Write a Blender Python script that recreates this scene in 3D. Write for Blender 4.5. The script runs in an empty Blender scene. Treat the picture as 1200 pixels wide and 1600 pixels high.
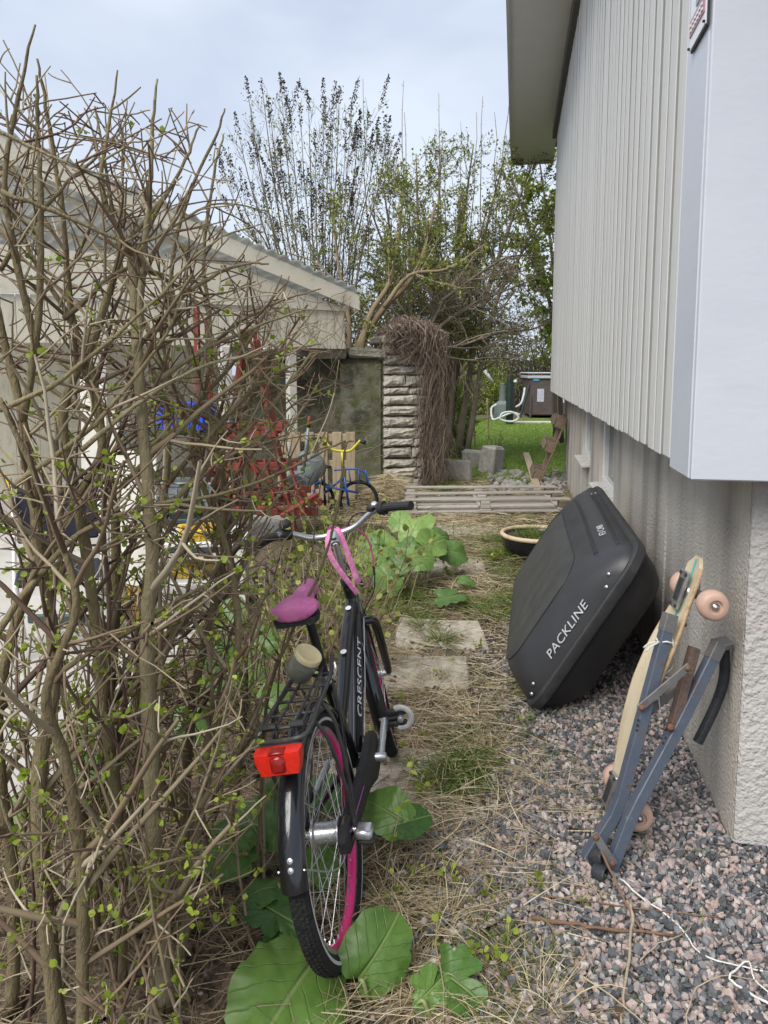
import bpy, math, random
import numpy as np
from mathutils import Vector, Matrix, Euler

random.seed(7)
RNG = np.random.default_rng(7)
SC = bpy.context.scene
COL = SC.collection
R = math.radians

# ------------------------------------------------------------------ camera
CAM_H = 1.5
PITCH, YAW, FPX = R(6.5), R(10.05), 1155.0        # focal length in pixels of a 1200 x 1600 frame
YC = 711.6                                        # row of the optical axis: the frame is shifted down a little
cam_d = bpy.data.cameras.new('camera')
cam = bpy.data.objects.new('camera', cam_d)
COL.objects.link(cam)
cam.location = (0, 0, CAM_H)
cam.rotation_euler = Euler((R(90) - PITCH, 0, YAW), 'XYZ')
cam_d.sensor_fit = 'VERTICAL'
cam_d.sensor_height = 36.0
cam_d.lens = 36.0 * FPX / 1600.0
cam_d.shift_y = -(800 - YC) / 1600.0
cam_d.clip_start = 0.02
cam_d.clip_end = 500
SC.camera = cam

# ------------------------------------------------------------------ sky and sun (bright overcast)
SUN_DIR = Vector((-0.27, -0.55, 0.74)).normalized()
world = bpy.data.worlds.new('World')
SC.world = world
world.use_nodes = True
wn, wl = world.node_tree.nodes, world.node_tree.links
wn.clear()
w_out = wn.new('ShaderNodeOutputWorld')
w_sky = wn.new('ShaderNodeTexSky')
w_sky.sky_type = 'NISHITA'
w_sky.sun_disc = False
w_sky.sun_elevation = math.asin(SUN_DIR.z)
w_sky.sun_rotation = math.atan2(SUN_DIR.x, SUN_DIR.y)
w_b1 = wn.new('ShaderNodeBackground')
w_b1.inputs[1].default_value = 0.05
wl.new(w_sky.outputs[0], w_b1.inputs[0])
w_tc = wn.new('ShaderNodeTexCoord')
w_mp = wn.new('ShaderNodeMapping')
w_mp.inputs['Scale'].default_value = (1.0, 1.0, 2.6)
wl.new(w_tc.outputs['Generated'], w_mp.inputs['Vector'])
w_nz = wn.new('ShaderNodeTexNoise')
w_nz.inputs['Scale'].default_value = 1.7
w_nz.inputs['Detail'].default_value = 5
w_nz.inputs['Roughness'].default_value = 0.5
w_nz.inputs['Distortion'].default_value = 0.3
wl.new(w_mp.outputs[0], w_nz.inputs['Vector'])
w_rp = wn.new('ShaderNodeValToRGB')
w_rp.color_ramp.elements[0].position = 0.36
w_rp.color_ramp.elements[0].color = (0.200, 0.230, 0.300, 1)
w_rp.color_ramp.elements[1].position = 0.66
w_rp.color_ramp.elements[1].color = (0.310, 0.340, 0.380, 1)
wl.new(w_nz.outputs[0], w_rp.inputs[0])
w_b2 = wn.new('ShaderNodeBackground')
w_b2.inputs[1].default_value = 0.95
wl.new(w_rp.outputs[0], w_b2.inputs[0])
w_mx = wn.new('ShaderNodeMixShader')
w_mx.inputs[0].default_value = 0.86
wl.new(w_b1.outputs[0], w_mx.inputs[1])
wl.new(w_b2.outputs[0], w_mx.inputs[2])
wl.new(w_mx.outputs[0], w_out.inputs['Surface'])

sun_d = bpy.data.lights.new('sun', 'SUN')
sun_d.energy = 1.5
sun_d.angle = R(45)
sun_d.color = (1.0, 0.96, 0.90)
sun = bpy.data.objects.new('sun', sun_d)
COL.objects.link(sun)
sun.location = (0, -4, 8)
sun.rotation_euler = (-SUN_DIR).to_track_quat('-Z', 'Y').to_euler()

SC.view_settings.view_transform = 'Standard'
SC.view_settings.look = 'None'
SC.view_settings.gamma = 1.0
SC.view_settings.use_curve_mapping = False
SC.view_settings.exposure = 1.58

# ------------------------------------------------------------------ survey helpers: where a sight line meets a given distance or the ground
_cp, _sp, _cy, _sy = math.cos(PITCH), math.sin(PITCH), math.cos(YAW), math.sin(YAW)
def ray(px, py):
    x, y = (px - 600) / FPX, (YC - py) / FPX
    return x, _cp + y * _sp, -_sp + y * _cp         # right, forward, up
def W(right, fwd, z):
    return Vector((right * _cy - fwd * _sy, fwd * _cy + right * _sy, z))
def P(px, py, d):
    x, f, u = ray(px, py)
    t = d / f
    return W(x * t, d, CAM_H + u * t)
def G(px, py, z=0.0):
    x, f, u = ray(px, py)
    t = (z - CAM_H) / u
    return W(x * t, f * t, z)
def PX(px, py, X):                                  # where it meets the plane x = X
    x, f, u = ray(px, py)
    t = X / (x * _cy - f * _sy)
    return W(x * t, f * t, CAM_H + u * t)

# ------------------------------------------------------------------ materials
MATS = {}
def N(nt, typ, **kw):
    n = nt.nodes.new(typ)
    for k, v in kw.items():
        setattr(n, k, v)
    return n
def c4(c):
    return (c[0], c[1], c[2], 1.0)
def pmat(name, c1, c2=None, scale=6.0, rough=0.6, bump=0.0, bscale=60.0, metal=0.0, ramp=None, objrand=0.0, stretch=None,
         spots=None, spec=0.5, lo=0.35, hi=0.65, coat=0.0, sub=0.0, streak=None, alpha=None, trans=0.0, ior=1.45, bdist=0.01, rvar=0.0):
    m = bpy.data.materials.new(name)
    m.use_nodes = True
    nt = m.node_tree
    L = nt.links
    b = nt.nodes['Principled BSDF']
    b.inputs['Roughness'].default_value = rough
    b.inputs['Metallic'].default_value = metal
    b.inputs['Specular IOR Level'].default_value = spec
    b.inputs['IOR'].default_value = ior
    if coat:
        b.inputs['Coat Weight'].default_value = coat
        b.inputs['Coat Roughness'].default_value = 0.08
    if trans:
        b.inputs['Transmission Weight'].default_value = trans
    tc = N(nt, 'ShaderNodeTexCoord')
    vec = tc.outputs['Object']
    if stretch:
        mp = N(nt, 'ShaderNodeMapping')
        mp.inputs['Scale'].default_value = stretch
        L.new(vec, mp.inputs['Vector'])
        vec = mp.outputs[0]
    c2 = c2 or tuple(x * 0.8 for x in c1)
    nz = N(nt, 'ShaderNodeTexNoise')
    nz.inputs['Scale'].default_value = scale
    nz.inputs['Detail'].default_value = 5
    nz.inputs['Roughness'].default_value = 0.62
    L.new(vec, nz.inputs['Vector'])
    rp = N(nt, 'ShaderNodeValToRGB')
    rp.color_ramp.elements[0].position = lo
    rp.color_ramp.elements[1].position = hi
    rp.color_ramp.elements[0].color = c4(c1)
    rp.color_ramp.elements[1].color = c4(c2)
    L.new(nz.outputs[0], rp.inputs[0])
    col = rp.outputs[0]
    if ramp:                                        # colour per piece from the 'rnd' attribute, the noise then only modulates it
        at = N(nt, 'ShaderNodeAttribute', attribute_name='rnd')
        r2 = N(nt, 'ShaderNodeValToRGB')
        els = r2.color_ramp.elements
        for i, (pos, c) in enumerate(ramp):
            e = els[i] if i < 2 else els.new(pos)
            e.position = pos
            e.color = c4(c)
        L.new(at.outputs['Fac'], r2.inputs[0])
        mx = N(nt, 'ShaderNodeMix', data_type='RGBA', blend_type='MULTIPLY')
        mx.inputs[0].default_value = 1.0
        L.new(r2.outputs[0], mx.inputs[6])
        L.new(col, mx.inputs[7])
        col = mx.outputs[2]
    for (sc_, pos, wid, c, amt) in (spots or []):   # blotches: lichen, rust, stains
        n2 = N(nt, 'ShaderNodeTexNoise')
        n2.inputs['Scale'].default_value = sc_
        n2.inputs['Detail'].default_value = 6
        n2.inputs['Roughness'].default_value = 0.7
        L.new(vec, n2.inputs['Vector'])
        mr = N(nt, 'ShaderNodeMapRange')
        mr.inputs['From Min'].default_value = pos
        mr.inputs['From Max'].default_value = pos + wid
        mr.inputs['To Max'].default_value = amt
        L.new(n2.outputs[0], mr.inputs['Value'])
        mx = N(nt, 'ShaderNodeMix', data_type='RGBA')
        L.new(mr.outputs[0], mx.inputs[0])
        L.new(col, mx.inputs[6])
        mx.inputs[7].default_value = c4(c)
        col = mx.outputs[2]
    if streak:                                      # dirt streaks running down: (scale vec, colour, amount)
        mp = N(nt, 'ShaderNodeMapping')
        mp.inputs['Scale'].default_value = streak[0]
        L.new(tc.outputs['Object'], mp.inputs['Vector'])
        n3 = N(nt, 'ShaderNodeTexNoise')
        n3.inputs['Scale'].default_value = 1.0
        n3.inputs['Detail'].default_value = 4
        L.new(mp.outputs[0], n3.inputs['Vector'])
        mr = N(nt, 'ShaderNodeMapRange')
        mr.inputs['From Min'].default_value = 0.45
        mr.inputs['From Max'].default_value = 0.72
        mr.inputs['To Max'].default_value = streak[2]
        L.new(n3.outputs[0], mr.inputs['Value'])
        mx = N(nt, 'ShaderNodeMix', data_type='RGBA')
        L.new(mr.outputs[0], mx.inputs[0])
        L.new(col, mx.inputs[6])
        mx.inputs[7].default_value = c4(streak[1])
        col = mx.outputs[2]
    if objrand:
        oi = N(nt, 'ShaderNodeObjectInfo')
        mr = N(nt, 'ShaderNodeMapRange')
        mr.inputs['To Min'].default_value = 1 - objrand
        mr.inputs['To Max'].default_value = 1 + objrand
        L.new(oi.outputs['Random'], mr.inputs['Value'])
        hs = N(nt, 'ShaderNodeHueSaturation')
        L.new(mr.outputs[0], hs.inputs['Value'])
        L.new(col, hs.inputs['Color'])
        col = hs.outputs[0]
    L.new(col, b.inputs['Base Color'])
    if rvar:
        mr = N(nt, 'ShaderNodeMapRange')
        mr.inputs['From Min'].default_value = 0.3
        mr.inputs['From Max'].default_value = 0.7
        mr.inputs['To Min'].default_value = max(0.03, rough - rvar)
        mr.inputs['To Max'].default_value = min(1, rough + rvar)
        L.new(nz.outputs[0], mr.inputs['Value'])
        L.new(mr.outputs[0], b.inputs['Roughness'])
    if bump:
        n4 = N(nt, 'ShaderNodeTexNoise')
        n4.inputs['Scale'].default_value = bscale
        n4.inputs['Detail'].default_value = 4
        L.new(vec, n4.inputs['Vector'])
        bp = N(nt, 'ShaderNodeBump')
        bp.inputs['Strength'].default_value = bump
        bp.inputs['Distance'].default_value = bdist
        L.new(n4.outputs[0], bp.inputs['Height'])
        L.new(bp.outputs[0], b.inputs['Normal'])
    if sub:                                         # thin leaves let light through
        tr = N(nt, 'ShaderNodeBsdfTranslucent')
        L.new(col, tr.inputs['Color'])
        ms = N(nt, 'ShaderNodeMixShader')
        ms.inputs[0].default_value = sub
        L.new(b.outputs[0], ms.inputs[1])
        L.new(tr.outputs[0], ms.inputs[2])
        L.new(ms.outputs[0], nt.nodes['Material Output'].inputs['Surface'])
    MATS[name] = m
    return m

# ------------------------------------------------------------------ mesh builder
class MB:
    def __init__(s):
        s.v, s.f4, s.f3, s.fn, s.rnd, s.luv, s.n = [], [], [], [], [], [], 0
    def add(s, v, f4=None, f3=None, fn=None, rnd=None, luv=None):
        v = np.asarray(v, float).reshape(-1, 3)
        o = s.n
        s.v.append(v)
        if f4 is not None and len(f4):
            s.f4.append(np.asarray(f4, np.int64).reshape(-1, 4) + o)
        if f3 is not None and len(f3):
            s.f3.append(np.asarray(f3, np.int64).reshape(-1, 3) + o)
        for f in (fn or []):
            s.fn.append([i + o for i in f])
        r = np.zeros(len(v)) if rnd is None else np.broadcast_to(np.asarray(rnd, float), (len(v),))
        s.rnd.append(r)
        s.luv.append(np.zeros((len(v), 3)) if luv is None else np.asarray(luv, float))
        s.n += len(v)
        return s
    def box(s, c, size, rot=None, b=0.0, taper=None):
        hx, hy, hz = [k / 2 for k in size]
        M3 = np.array(rot.to_matrix() if rot is not None and not isinstance(rot, np.ndarray) else (rot if rot is not None else np.eye(3)))
        if b <= 0:
            v = np.array([(x, y, z) for x in (-hx, hx) for y in (-hy, hy) for z in (-hz, hz)])
            f = [(0, 1, 3, 2), (4, 6, 7, 5), (0, 4, 5, 1), (2, 3, 7, 6), (0, 2, 6, 4), (1, 5, 7, 3)]
            t = []
        else:
            b = min(b, hx * .9, hy * .9, hz * .9)
            v, idx = [], {}
            for sx in (-1, 1):
                for sy in (-1, 1):
                    for sz in (-1, 1):
                        for ax in range(3):
                            q = [sx * (hx - b), sy * (hy - b), sz * (hz - b)]
                            q[ax] = (sx * hx, sy * hy, sz * hz)[ax]
                            idx[(sx, sy, sz, ax)] = len(v)
                            v.append(q)
            f, t = [], []
            I = idx
            def q4(a, b_, c_, d_, nrm):
                pts = [np.array(v[k]) for k in (a, b_, c_, d_)]
                n_ = np.cross(pts[1] - pts[0], pts[2] - pts[0])
                f.append((a, b_, c_, d_) if np.dot(n_, nrm) > 0 else (d_, c_, b_, a))
            for ax in range(3):
                o1, o2 = [k for k in range(3) if k != ax]
                for sg in (-1, 1):
                    def key(a1, a2):
                        q = [0, 0, 0]
                        q[ax], q[o1], q[o2] = sg, a1, a2
                        return I[(q[0], q[1], q[2], ax)]
                    nrm = np.zeros(3); nrm[ax] = sg
                    q4(key(-1, -1), key(1, -1), key(1, 1), key(-1, 1), nrm)
                for s1 in (-1, 1):
                    for s2 in (-1, 1):
                        def k2(sa, axis):
                            q = [0, 0, 0]
                            q[ax], q[o1], q[o2] = sa, s1, s2
                            return I[(q[0], q[1], q[2], axis)]
                        nrm = np.zeros(3); nrm[o1] = s1; nrm[o2] = s2
                        q4(k2(-1, o1), k2(1, o1), k2(1, o2), k2(-1, o2), nrm)
            for sx in (-1, 1):
                for sy in (-1, 1):
                    for sz in (-1, 1):
                        tri = [I[(sx, sy, sz, k)] for k in range(3)]
                        p0, p1, p2 = [np.array(v[k]) for k in tri]
                        if np.dot(np.cross(p1 - p0, p2 - p0), (sx, sy, sz)) < 0:
                            tri = tri[::-1]
                        t.append(tri)
            v = np.array(v)
        if taper is not None:
            k = 1 + (taper - 1) * (v[:, 2:3] + hz) / (2 * hz)
            v = v * np.hstack([k, k, np.ones_like(k)])
        v = v @ M3.T + np.array(c, float)
        return s.add(v, f, t)
    def bar(s, a, b_, w, h, up=(0, 0, 1), bev=0.0):      # rectangular bar from a to b_
        a, b_ = np.array(a, float), np.array(b_, float)
        d = b_ - a
        Ln = np.linalg.norm(d)
        d /= Ln
        u = np.array(up, float)
        sd = np.cross(d, u)
        if np.linalg.norm(sd) < 1e-4:
            sd = np.cross(d, (1, 0, 0))
        sd /= np.linalg.norm(sd)
        u = np.cross(sd, d)
        return s.box((a + b_) / 2, (w, Ln, h), np.column_stack([sd, d, u]), bev)
    def tube(s, pts, r, sides=8, cap=True, rnd=None, closed=False, squash=None):
        p = np.array([tuple(q) for q in pts], float)
        n = len(p)
        rr = np.broadcast_to(np.asarray(r, float), (n,))
        if closed:
            t = np.roll(p, -1, 0) - np.roll(p, 1, 0)
        else:
            t = np.gradient(p, axis=0)
        t /= np.linalg.norm(t, axis=1, keepdims=True) + 1e-12
        u = np.cross(t[0], (0, 0, 1.0))
        if np.linalg.norm(u) < 0.05:
            u = np.cross(t[0], (1.0, 0, 0))
        u /= np.linalg.norm(u)
        us = []
        for i in range(n):
            u = u - t[i] * np.dot(u, t[i])
            u /= np.linalg.norm(u) + 1e-12
            us.append(u)
        us = np.array(us)
        ws = np.cross(t, us)
        a = np.linspace(0, 2 * np.pi, sides, endpoint=False)
        sq = squash or (1, 1)
        v = p[:, None, :] + rr[:, None, None] * (np.cos(a)[None, :, None] * us[:, None, :] * sq[0] + np.sin(a)[None, :, None] * ws[:, None, :] * sq[1])
        i = np.arange(n if closed else n - 1)[:, None]
        j = np.arange(sides)[None, :]
        j2 = (j + 1) % sides
        i2 = (i + 1) % n
        f = np.stack([i * sides + j, i * sides + j2, i2 * sides + j2, i2 * sides + j], -1).reshape(-1, 4)
        fn = None
        if cap and not closed:
            fn = [list(range(sides))[::-1], [(n - 1) * sides + k for k in range(sides)]]
        return s.add(v.reshape(-1, 3), f, None, fn, rnd)
    def tubes(s, paths, radii, sides=4, rnd=None):         # many tubes at once: paths (n,k,3), radii (n,k)
        p = np.asarray(paths, float)
        n, k, _ = p.shape
        rr = np.asarray(radii, float)
        t = np.gradient(p, axis=1)
        t /= np.linalg.norm(t, axis=2, keepdims=True) + 1e-12
        ref = np.where(np.abs(t[:, :1, 2:3]) > 0.85, np.array([1.0, 0, 0]), np.array([0, 0, 1.0]))
        u = np.cross(t, np.broadcast_to(ref, t.shape))
        u /= np.linalg.norm(u, axis=2, keepdims=True) + 1e-9
        w = np.cross(t, u)
        a = np.linspace(0, 2 * np.pi, sides, endpoint=False)
        v = p[:, :, None, :] + rr[:, :, None, None] * (np.cos(a)[None, None, :, None] * u[:, :, None, :] + np.sin(a)[None, None, :, None] * w[:, :, None, :])
        b0 = (np.arange(n) * k * sides)[:, None, None]
        i = np.arange(k - 1)[None, :, None]
        j = np.arange(sides)[None, None, :]
        j2 = (j + 1) % sides
        f = np.stack([b0 + i * sides + j, b0 + i * sides + j2, b0 + (i + 1) * sides + j2, b0 + (i + 1) * sides + j], -1).reshape(-1, 4)
        r_ = None if rnd is None else np.repeat(np.asarray(rnd, float), k * sides)
        return s.add(v.reshape(-1, 3), f, None, None, r_)
    def ribbons(s, paths, widths, rnd=None, side=None):     # flat blades: paths (n,k,3), widths (n,k)
        p = np.asarray(paths, float)
        n, k, _ = p.shape
        t = np.gradient(p, axis=1)
        if side is None:
            side = RNG.normal(size=(n, 1, 3))
        sd = np.cross(t, np.broadcast_to(side, t.shape))
        sd /= np.linalg.norm(sd, axis=2, keepdims=True) + 1e-9
        w = np.asarray(widths, float)[:, :, None] * 0.5
        v = np.stack([p - sd * w, p + sd * w], 2).reshape(-1, 3)
        b0 = (np.arange(n) * k * 2)[:, None]
        i = np.arange(k - 1)[None, :] * 2
        f = np.stack([b0 + i, b0 + i + 1, b0 + i + 3, b0 + i + 2], -1).reshape(-1, 4)
        r_ = None if rnd is None else np.repeat(np.asarray(rnd, float), k * 2)
        return s.add(v, f, None, None, r_)
    def lathe(s, prof, c=(0, 0, 0), segs=24, rot=None, sx=1, sy=1):
        prof = np.array(prof, float)
        a = np.linspace(0, 2 * np.pi, segs, endpoint=False)
        n = len(prof)
        v = np.stack([prof[:, None, 0] * np.cos(a)[None] * sx, prof[:, None, 0] * np.sin(a)[None] * sy, np.broadcast_to(prof[:, None, 1], (n, segs))], -1).reshape(-1, 3)
        if rot is not None:
            v = v @ np.array(rot.to_matrix() if not isinstance(rot, np.ndarray) else rot).T
        v = v + np.array(c, float)
        i = np.arange(n - 1)[:, None]
        j = np.arange(segs)[None]
        j2 = (j + 1) % segs
        f = np.stack([i * segs + j, i * segs + j2, (i + 1) * segs + j2, (i + 1) * segs + j], -1).reshape(-1, 4)
        return s.add(v, f)
    def loft(s, secs, closed=True, caps=True):
        secs = np.asarray(secs, float)
        n, k, _ = secs.shape
        i = np.arange(n - 1)[:, None]
        j = np.arange(k if closed else k - 1)[None]
        j2 = (j + 1) % k
        f = np.stack([i * k + j, i * k + j2, (i + 1) * k + j2, (i + 1) * k + j], -1).reshape(-1, 4)
        fn = [list(range(k))[::-1], [(n - 1) * k + q for q in range(k)]] if caps else None
        return s.add(secs.reshape(-1, 3), f, None, fn)
    def poly(s, pts, th):                                   # flat outline extruded along th
        p = np.array([tuple(q) for q in pts], float)
        n = len(p)
        v = np.vstack([p, p + np.array(th, float)])
        f = [(i, (i + 1) % n, n + (i + 1) % n, n + i) for i in range(n)]
        return s.add(v, f, None, [list(range(n))[::-1], [n + i for i in range(n)]])
    def xform(s, M):
        M = np.array(M)
        s.v = [v @ M[:3, :3].T + M[:3, 3] for v in s.v]
        return s
    def mesh(s, name, smooth=False, off=None, ang=None):
        v = np.vstack(s.v)
        if off is not None:
            v = v - np.array(off, float)
        me = bpy.data.meshes.new(name)
        loops, starts, tot = [], [], 0
        if s.f4:
            f = np.vstack(s.f4)
            loops.append(f.ravel()); starts.append(np.arange(len(f)) * 4 + tot); tot += f.size
        if s.f3:
            f = np.vstack(s.f3)
            loops.append(f.ravel()); starts.append(np.arange(len(f)) * 3 + tot); tot += f.size
        for f in s.fn:
            loops.append(np.array(f)); starts.append(np.array([tot])); tot += len(f)
        loops, starts = np.concatenate(loops).astype(np.int32), np.concatenate(starts).astype(np.int32)
        me.vertices.add(len(v))
        me.vertices.foreach_set('co', v.astype(np.float32).ravel())
        me.loops.add(len(loops))
        me.loops.foreach_set('vertex_index', loops)
        me.polygons.add(len(starts))
        me.polygons.foreach_set('loop_start', starts)
        me.polygons.foreach_set('use_smooth', np.full(len(starts), bool(smooth)))
        rnd = np.concatenate(s.rnd)
        if rnd.any():
            a = me.attributes.new('rnd', 'FLOAT', 'POINT')
            a.data.foreach_set('value', rnd.astype(np.float32))
        luv = np.vstack(s.luv)
        if luv.any():
            a = me.attributes.new('luv', 'FLOAT_VECTOR', 'POINT')
            a.data.foreach_set('vector', luv.astype(np.float32).ravel())
        me.update(calc_edges=True)
        me.validate()
        if ang is not None:
            me.set_sharp_from_angle(angle=R(ang))
        return me
    def build(s, name, mat, parent=None, smooth=False, local=False, ang=None, **props):
        off = None
        if parent is not None and not local:
            off = origin(parent)
        me = s.mesh(name, smooth, off, ang)
        me.materials.append(MATS[mat] if isinstance(mat, str) else mat)
        return link(name, me, parent, **props)

def origin(o):
    v = Vector(o.location)
    while o.parent is not None:
        o = o.parent
        v += o.location
    return v
def link(name, data, parent=None, loc=None, rot=None, **props):
    o = bpy.data.objects.new(name, data)
    COL.objects.link(o)
    o.parent = parent
    if loc is not None:
        o.location = loc
    if rot is not None:
        o.rotation_euler = rot
    for k, v in props.items():
        o[k] = v
    return o
def thing(name, label, category, loc=(0, 0, 0), rot=(0, 0, 0), group=None):
    o = link(name, None, None, loc, rot, label=label, category=category)
    o.empty_display_size = 0.1
    if group:
        o['group'] = group
    return o
def copy_tree(o, parent=None, **props):
    c = o.copy()
    COL.objects.link(c)
    c.parent = parent
    for ch in list(o.children):
        copy_tree(ch, c)
    for k, v in props.items():
        c[k] = v
    return c
def smooth_path(pts, n=4):                                   # Catmull-Rom through the points
    p = np.array([tuple(q) for q in pts], float)
    p = np.vstack([2 * p[0] - p[1], p, 2 * p[-1] - p[-2]])
    out = []
    for i in range(1, len(p) - 2):
        for k in range(n):
            t = k / n
            out.append(0.5 * ((2 * p[i]) + (-p[i - 1] + p[i + 1]) * t + (2 * p[i - 1] - 5 * p[i] + 4 * p[i + 1] - p[i + 2]) * t ** 2
                              + (-p[i - 1] + 3 * p[i] - 3 * p[i + 1] + p[i + 2]) * t ** 3))
    out.append(p[-2])
    return np.array(out)

# ------------------------------------------------------------------ material list
pmat('soil', (0.060, 0.045, 0.034), (0.21, 0.165, 0.12), 55, 0.95, 1.0, 70, spots=[(3.0, 0.55, 0.12, (0.07, 0.085, 0.03), 0.5), (120, 0.6, 0.06, (0.30, 0.25, 0.18), 0.7)], spec=0.2)
pmat('gravel_bed', (0.09, 0.085, 0.085), (0.17, 0.15, 0.145), 60, 0.95, 1.0, 90, spec=0.2)
pmat('pebble', (0.75, 0.75, 0.75), (1.0, 1.0, 1.0), 70, 0.7, 0.3, 150, spec=0.35,
     ramp=[(0.0, (0.075, 0.078, 0.082)), (0.30, (0.12, 0.13, 0.142)), (0.5, (0.26, 0.26, 0.265)), (0.66, (0.37, 0.29, 0.265)), (0.84, (0.44, 0.345, 0.31)), (1.0, (0.54, 0.50, 0.47))])
pmat('straw', (0.8, 0.8, 0.8), (1.0, 1.0, 1.0), 30, 0.8, spec=0.25, sub=0.2,
     ramp=[(0.0, (0.19, 0.135, 0.085)), (0.3, (0.40, 0.31, 0.19)), (0.65, (0.60, 0.50, 0.32)), (1.0, (0.76, 0.68, 0.49))])
pmat('grass', (0.85, 0.85, 0.85), (1.0, 1.0, 1.0), 10, 0.6, spec=0.3, sub=0.35,
     ramp=[(0.0, (0.055, 0.095, 0.022)), (0.5, (0.12, 0.19, 0.035)), (0.85, (0.20, 0.27, 0.06)), (1.0, (0.40, 0.38, 0.16))])
pmat('lawn_blade', (0.85, 0.85, 0.85), (1.0, 1.0, 1.0), 3, 0.6, spec=0.3, sub=0.35,
     ramp=[(0.0, (0.11, 0.19, 0.025)), (0.5, (0.20, 0.32, 0.045)), (1.0, (0.33, 0.43, 0.08))])
pmat('lawn_soil', (0.10, 0.15, 0.035), (0.15, 0.20, 0.05), 7, 0.95, 0.5, 60, spec=0.2)
pmat('siding', (0.625, 0.622, 0.60), (0.585, 0.582, 0.56), 3, 0.55, 0.35, 45, stretch=(1, 8, 0.6), objrand=0.035, streak=((4, 9, 0.8), (0.53, 0.52, 0.48), 0.35), bdist=0.006)
pmat('siding_edge_shade', (0.33, 0.325, 0.30), (0.28, 0.275, 0.255), 3, 0.7, 0.2, 60)  # darkened siding paint, stands in for shade between the boards
pmat('siding_back', (0.40, 0.395, 0.365), (0.36, 0.355, 0.325), 3, 0.6, 0.2, 60, stretch=(1, 6, 0.6))
pmat('white_panel', (0.58, 0.605, 0.66), (0.54, 0.567, 0.622), 2.2, 0.42, 0.14, 22, stretch=(1, 1, 2.2), bdist=0.005, spots=[(5, 0.60, 0.15, (0.52, 0.525, 0.555), 0.5)])
pmat('soffit', (0.70, 0.70, 0.69), (0.66, 0.66, 0.65), 4, 0.6, 0.1, 50)
pmat('soffit_edge', (0.58, 0.57, 0.54), (0.52, 0.51, 0.49), 4, 0.5)
pmat('dark_trim', (0.075, 0.072, 0.068), (0.05, 0.05, 0.048), 6, 0.5)
pmat('plinth', (0.60, 0.56, 0.495), (0.52, 0.485, 0.43), 5, 0.9, 1.0, 75, spec=0.2, bdist=0.012,
     spots=[(1.3, 0.5, 0.2, (0.58, 0.555, 0.52), 0.8), (90, 0.60, 0.1, (0.16, 0.145, 0.13), 0.55)], streak=((1.2, 3.4, 0.33), (0.20, 0.175, 0.15), 0.7))
pmat('plinth_end', (0.52, 0.50, 0.47), (0.45, 0.43, 0.405), 4, 0.9, 1.0, 55, spec=0.2, bdist=0.014,
     spots=[(3, 0.56, 0.06, (0.57, 0.47, 0.41), 0.5)], streak=((3.0, 1.2, 0.4), (0.24, 0.22, 0.20), 0.5))
pmat('tar', (0.012, 0.012, 0.013), (0.03, 0.03, 0.03), 20, 0.7, 0.5, 60)
pmat('window_white', (0.72, 0.72, 0.70), (0.62, 0.62, 0.60), 8, 0.5)
pmat('window_glass', (0.035, 0.045, 0.035), (0.05, 0.06, 0.045), 2, 0.06, spec=0.6)
pmat('sill', (0.55, 0.54, 0.50), (0.42, 0.41, 0.37), 12, 0.8, 0.5, 50)
pmat('slab', (0.47, 0.43, 0.365), (0.34, 0.305, 0.25), 22, 0.92, 0.6, 60, spec=0.2, spots=[(5, 0.52, 0.1, (0.18, 0.15, 0.11), 0.6), (40, 0.62, 0.1, (0.42, 0.38, 0.32), 0.6)], objrand=0.12)
pmat('paving', (0.50, 0.48, 0.44), (0.40, 0.385, 0.35), 3, 0.9, 0.4, 50, spec=0.2, spots=[(12, 0.6, 0.1, (0.28, 0.26, 0.22), 0.5)])
pmat('roofing', (0.10, 0.10, 0.10), (0.07, 0.07, 0.07), 10, 0.9)

# ------------------------------------------------------------------ the ground
mb = MB()
xs = np.concatenate([[-160, -60, -25, -12], np.linspace(-7, 3, 81), [8, 20, 60, 160]])
ys = np.concatenate([[-60, -10, -2], np.linspace(0.4, 16, 105), [20, 30, 60, 120, 260]])
gx, gy = np.meshgrid(xs, ys)
def bump2(x, y, sc, seed):
    r = np.random.default_rng(seed)
    z = 0
    for k in range(7):
        a, ph = r.uniform(0, 6.28), r.uniform(0, 6.28)
        z = z + np.sin((x * np.cos(a) + y * np.sin(a)) * sc * r.uniform(0.6, 2.2) + ph)
    return z / 7
near = np.exp(-np.maximum(0, np.hypot(gx + 1, gy - 5) - 6) / 3)
gz = -0.035 + 0.028 * bump2(gx, gy, 2.6, 3) * near
gz = np.where(near < 0.1, -0.03, gz)
nx, ny = len(xs), len(ys)
i, j = np.meshgrid(np.arange(nx - 1), np.arange(ny - 1))
mb.add(np.stack([gx, gy, gz], -1).reshape(-1, 3), np.stack([j * nx + i, j * nx + i + 1, (j + 1) * nx + i + 1, (j + 1) * nx + i], -1).reshape(-1, 4))
mb.build('ground', 'soil', smooth=True, kind='structure')

def sheet(name, pts, z, mat, step=0.0):
    m = MB()
    p = [(a[0], a[1], z) for a in pts]
    m.poly([(q[0], q[1], q[2] - 0.06) for q in p], (0, 0, 0.06))
    return m.build(name, mat, kind='structure')

# gravel bed along the house
GRAVEL = [(-0.12, 0.6), (1.9, 0.6), (1.9, 2.38), (0.73, 2.38), (0.73, 5.2), (0.35, 5.3), (0.10, 4.2), (0.02, 3.1), (-0.06, 2.3), (-0.16, 1.7)]
sheet('gravel_bed', GRAVEL, 0.0, 'gravel_bed')
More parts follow.
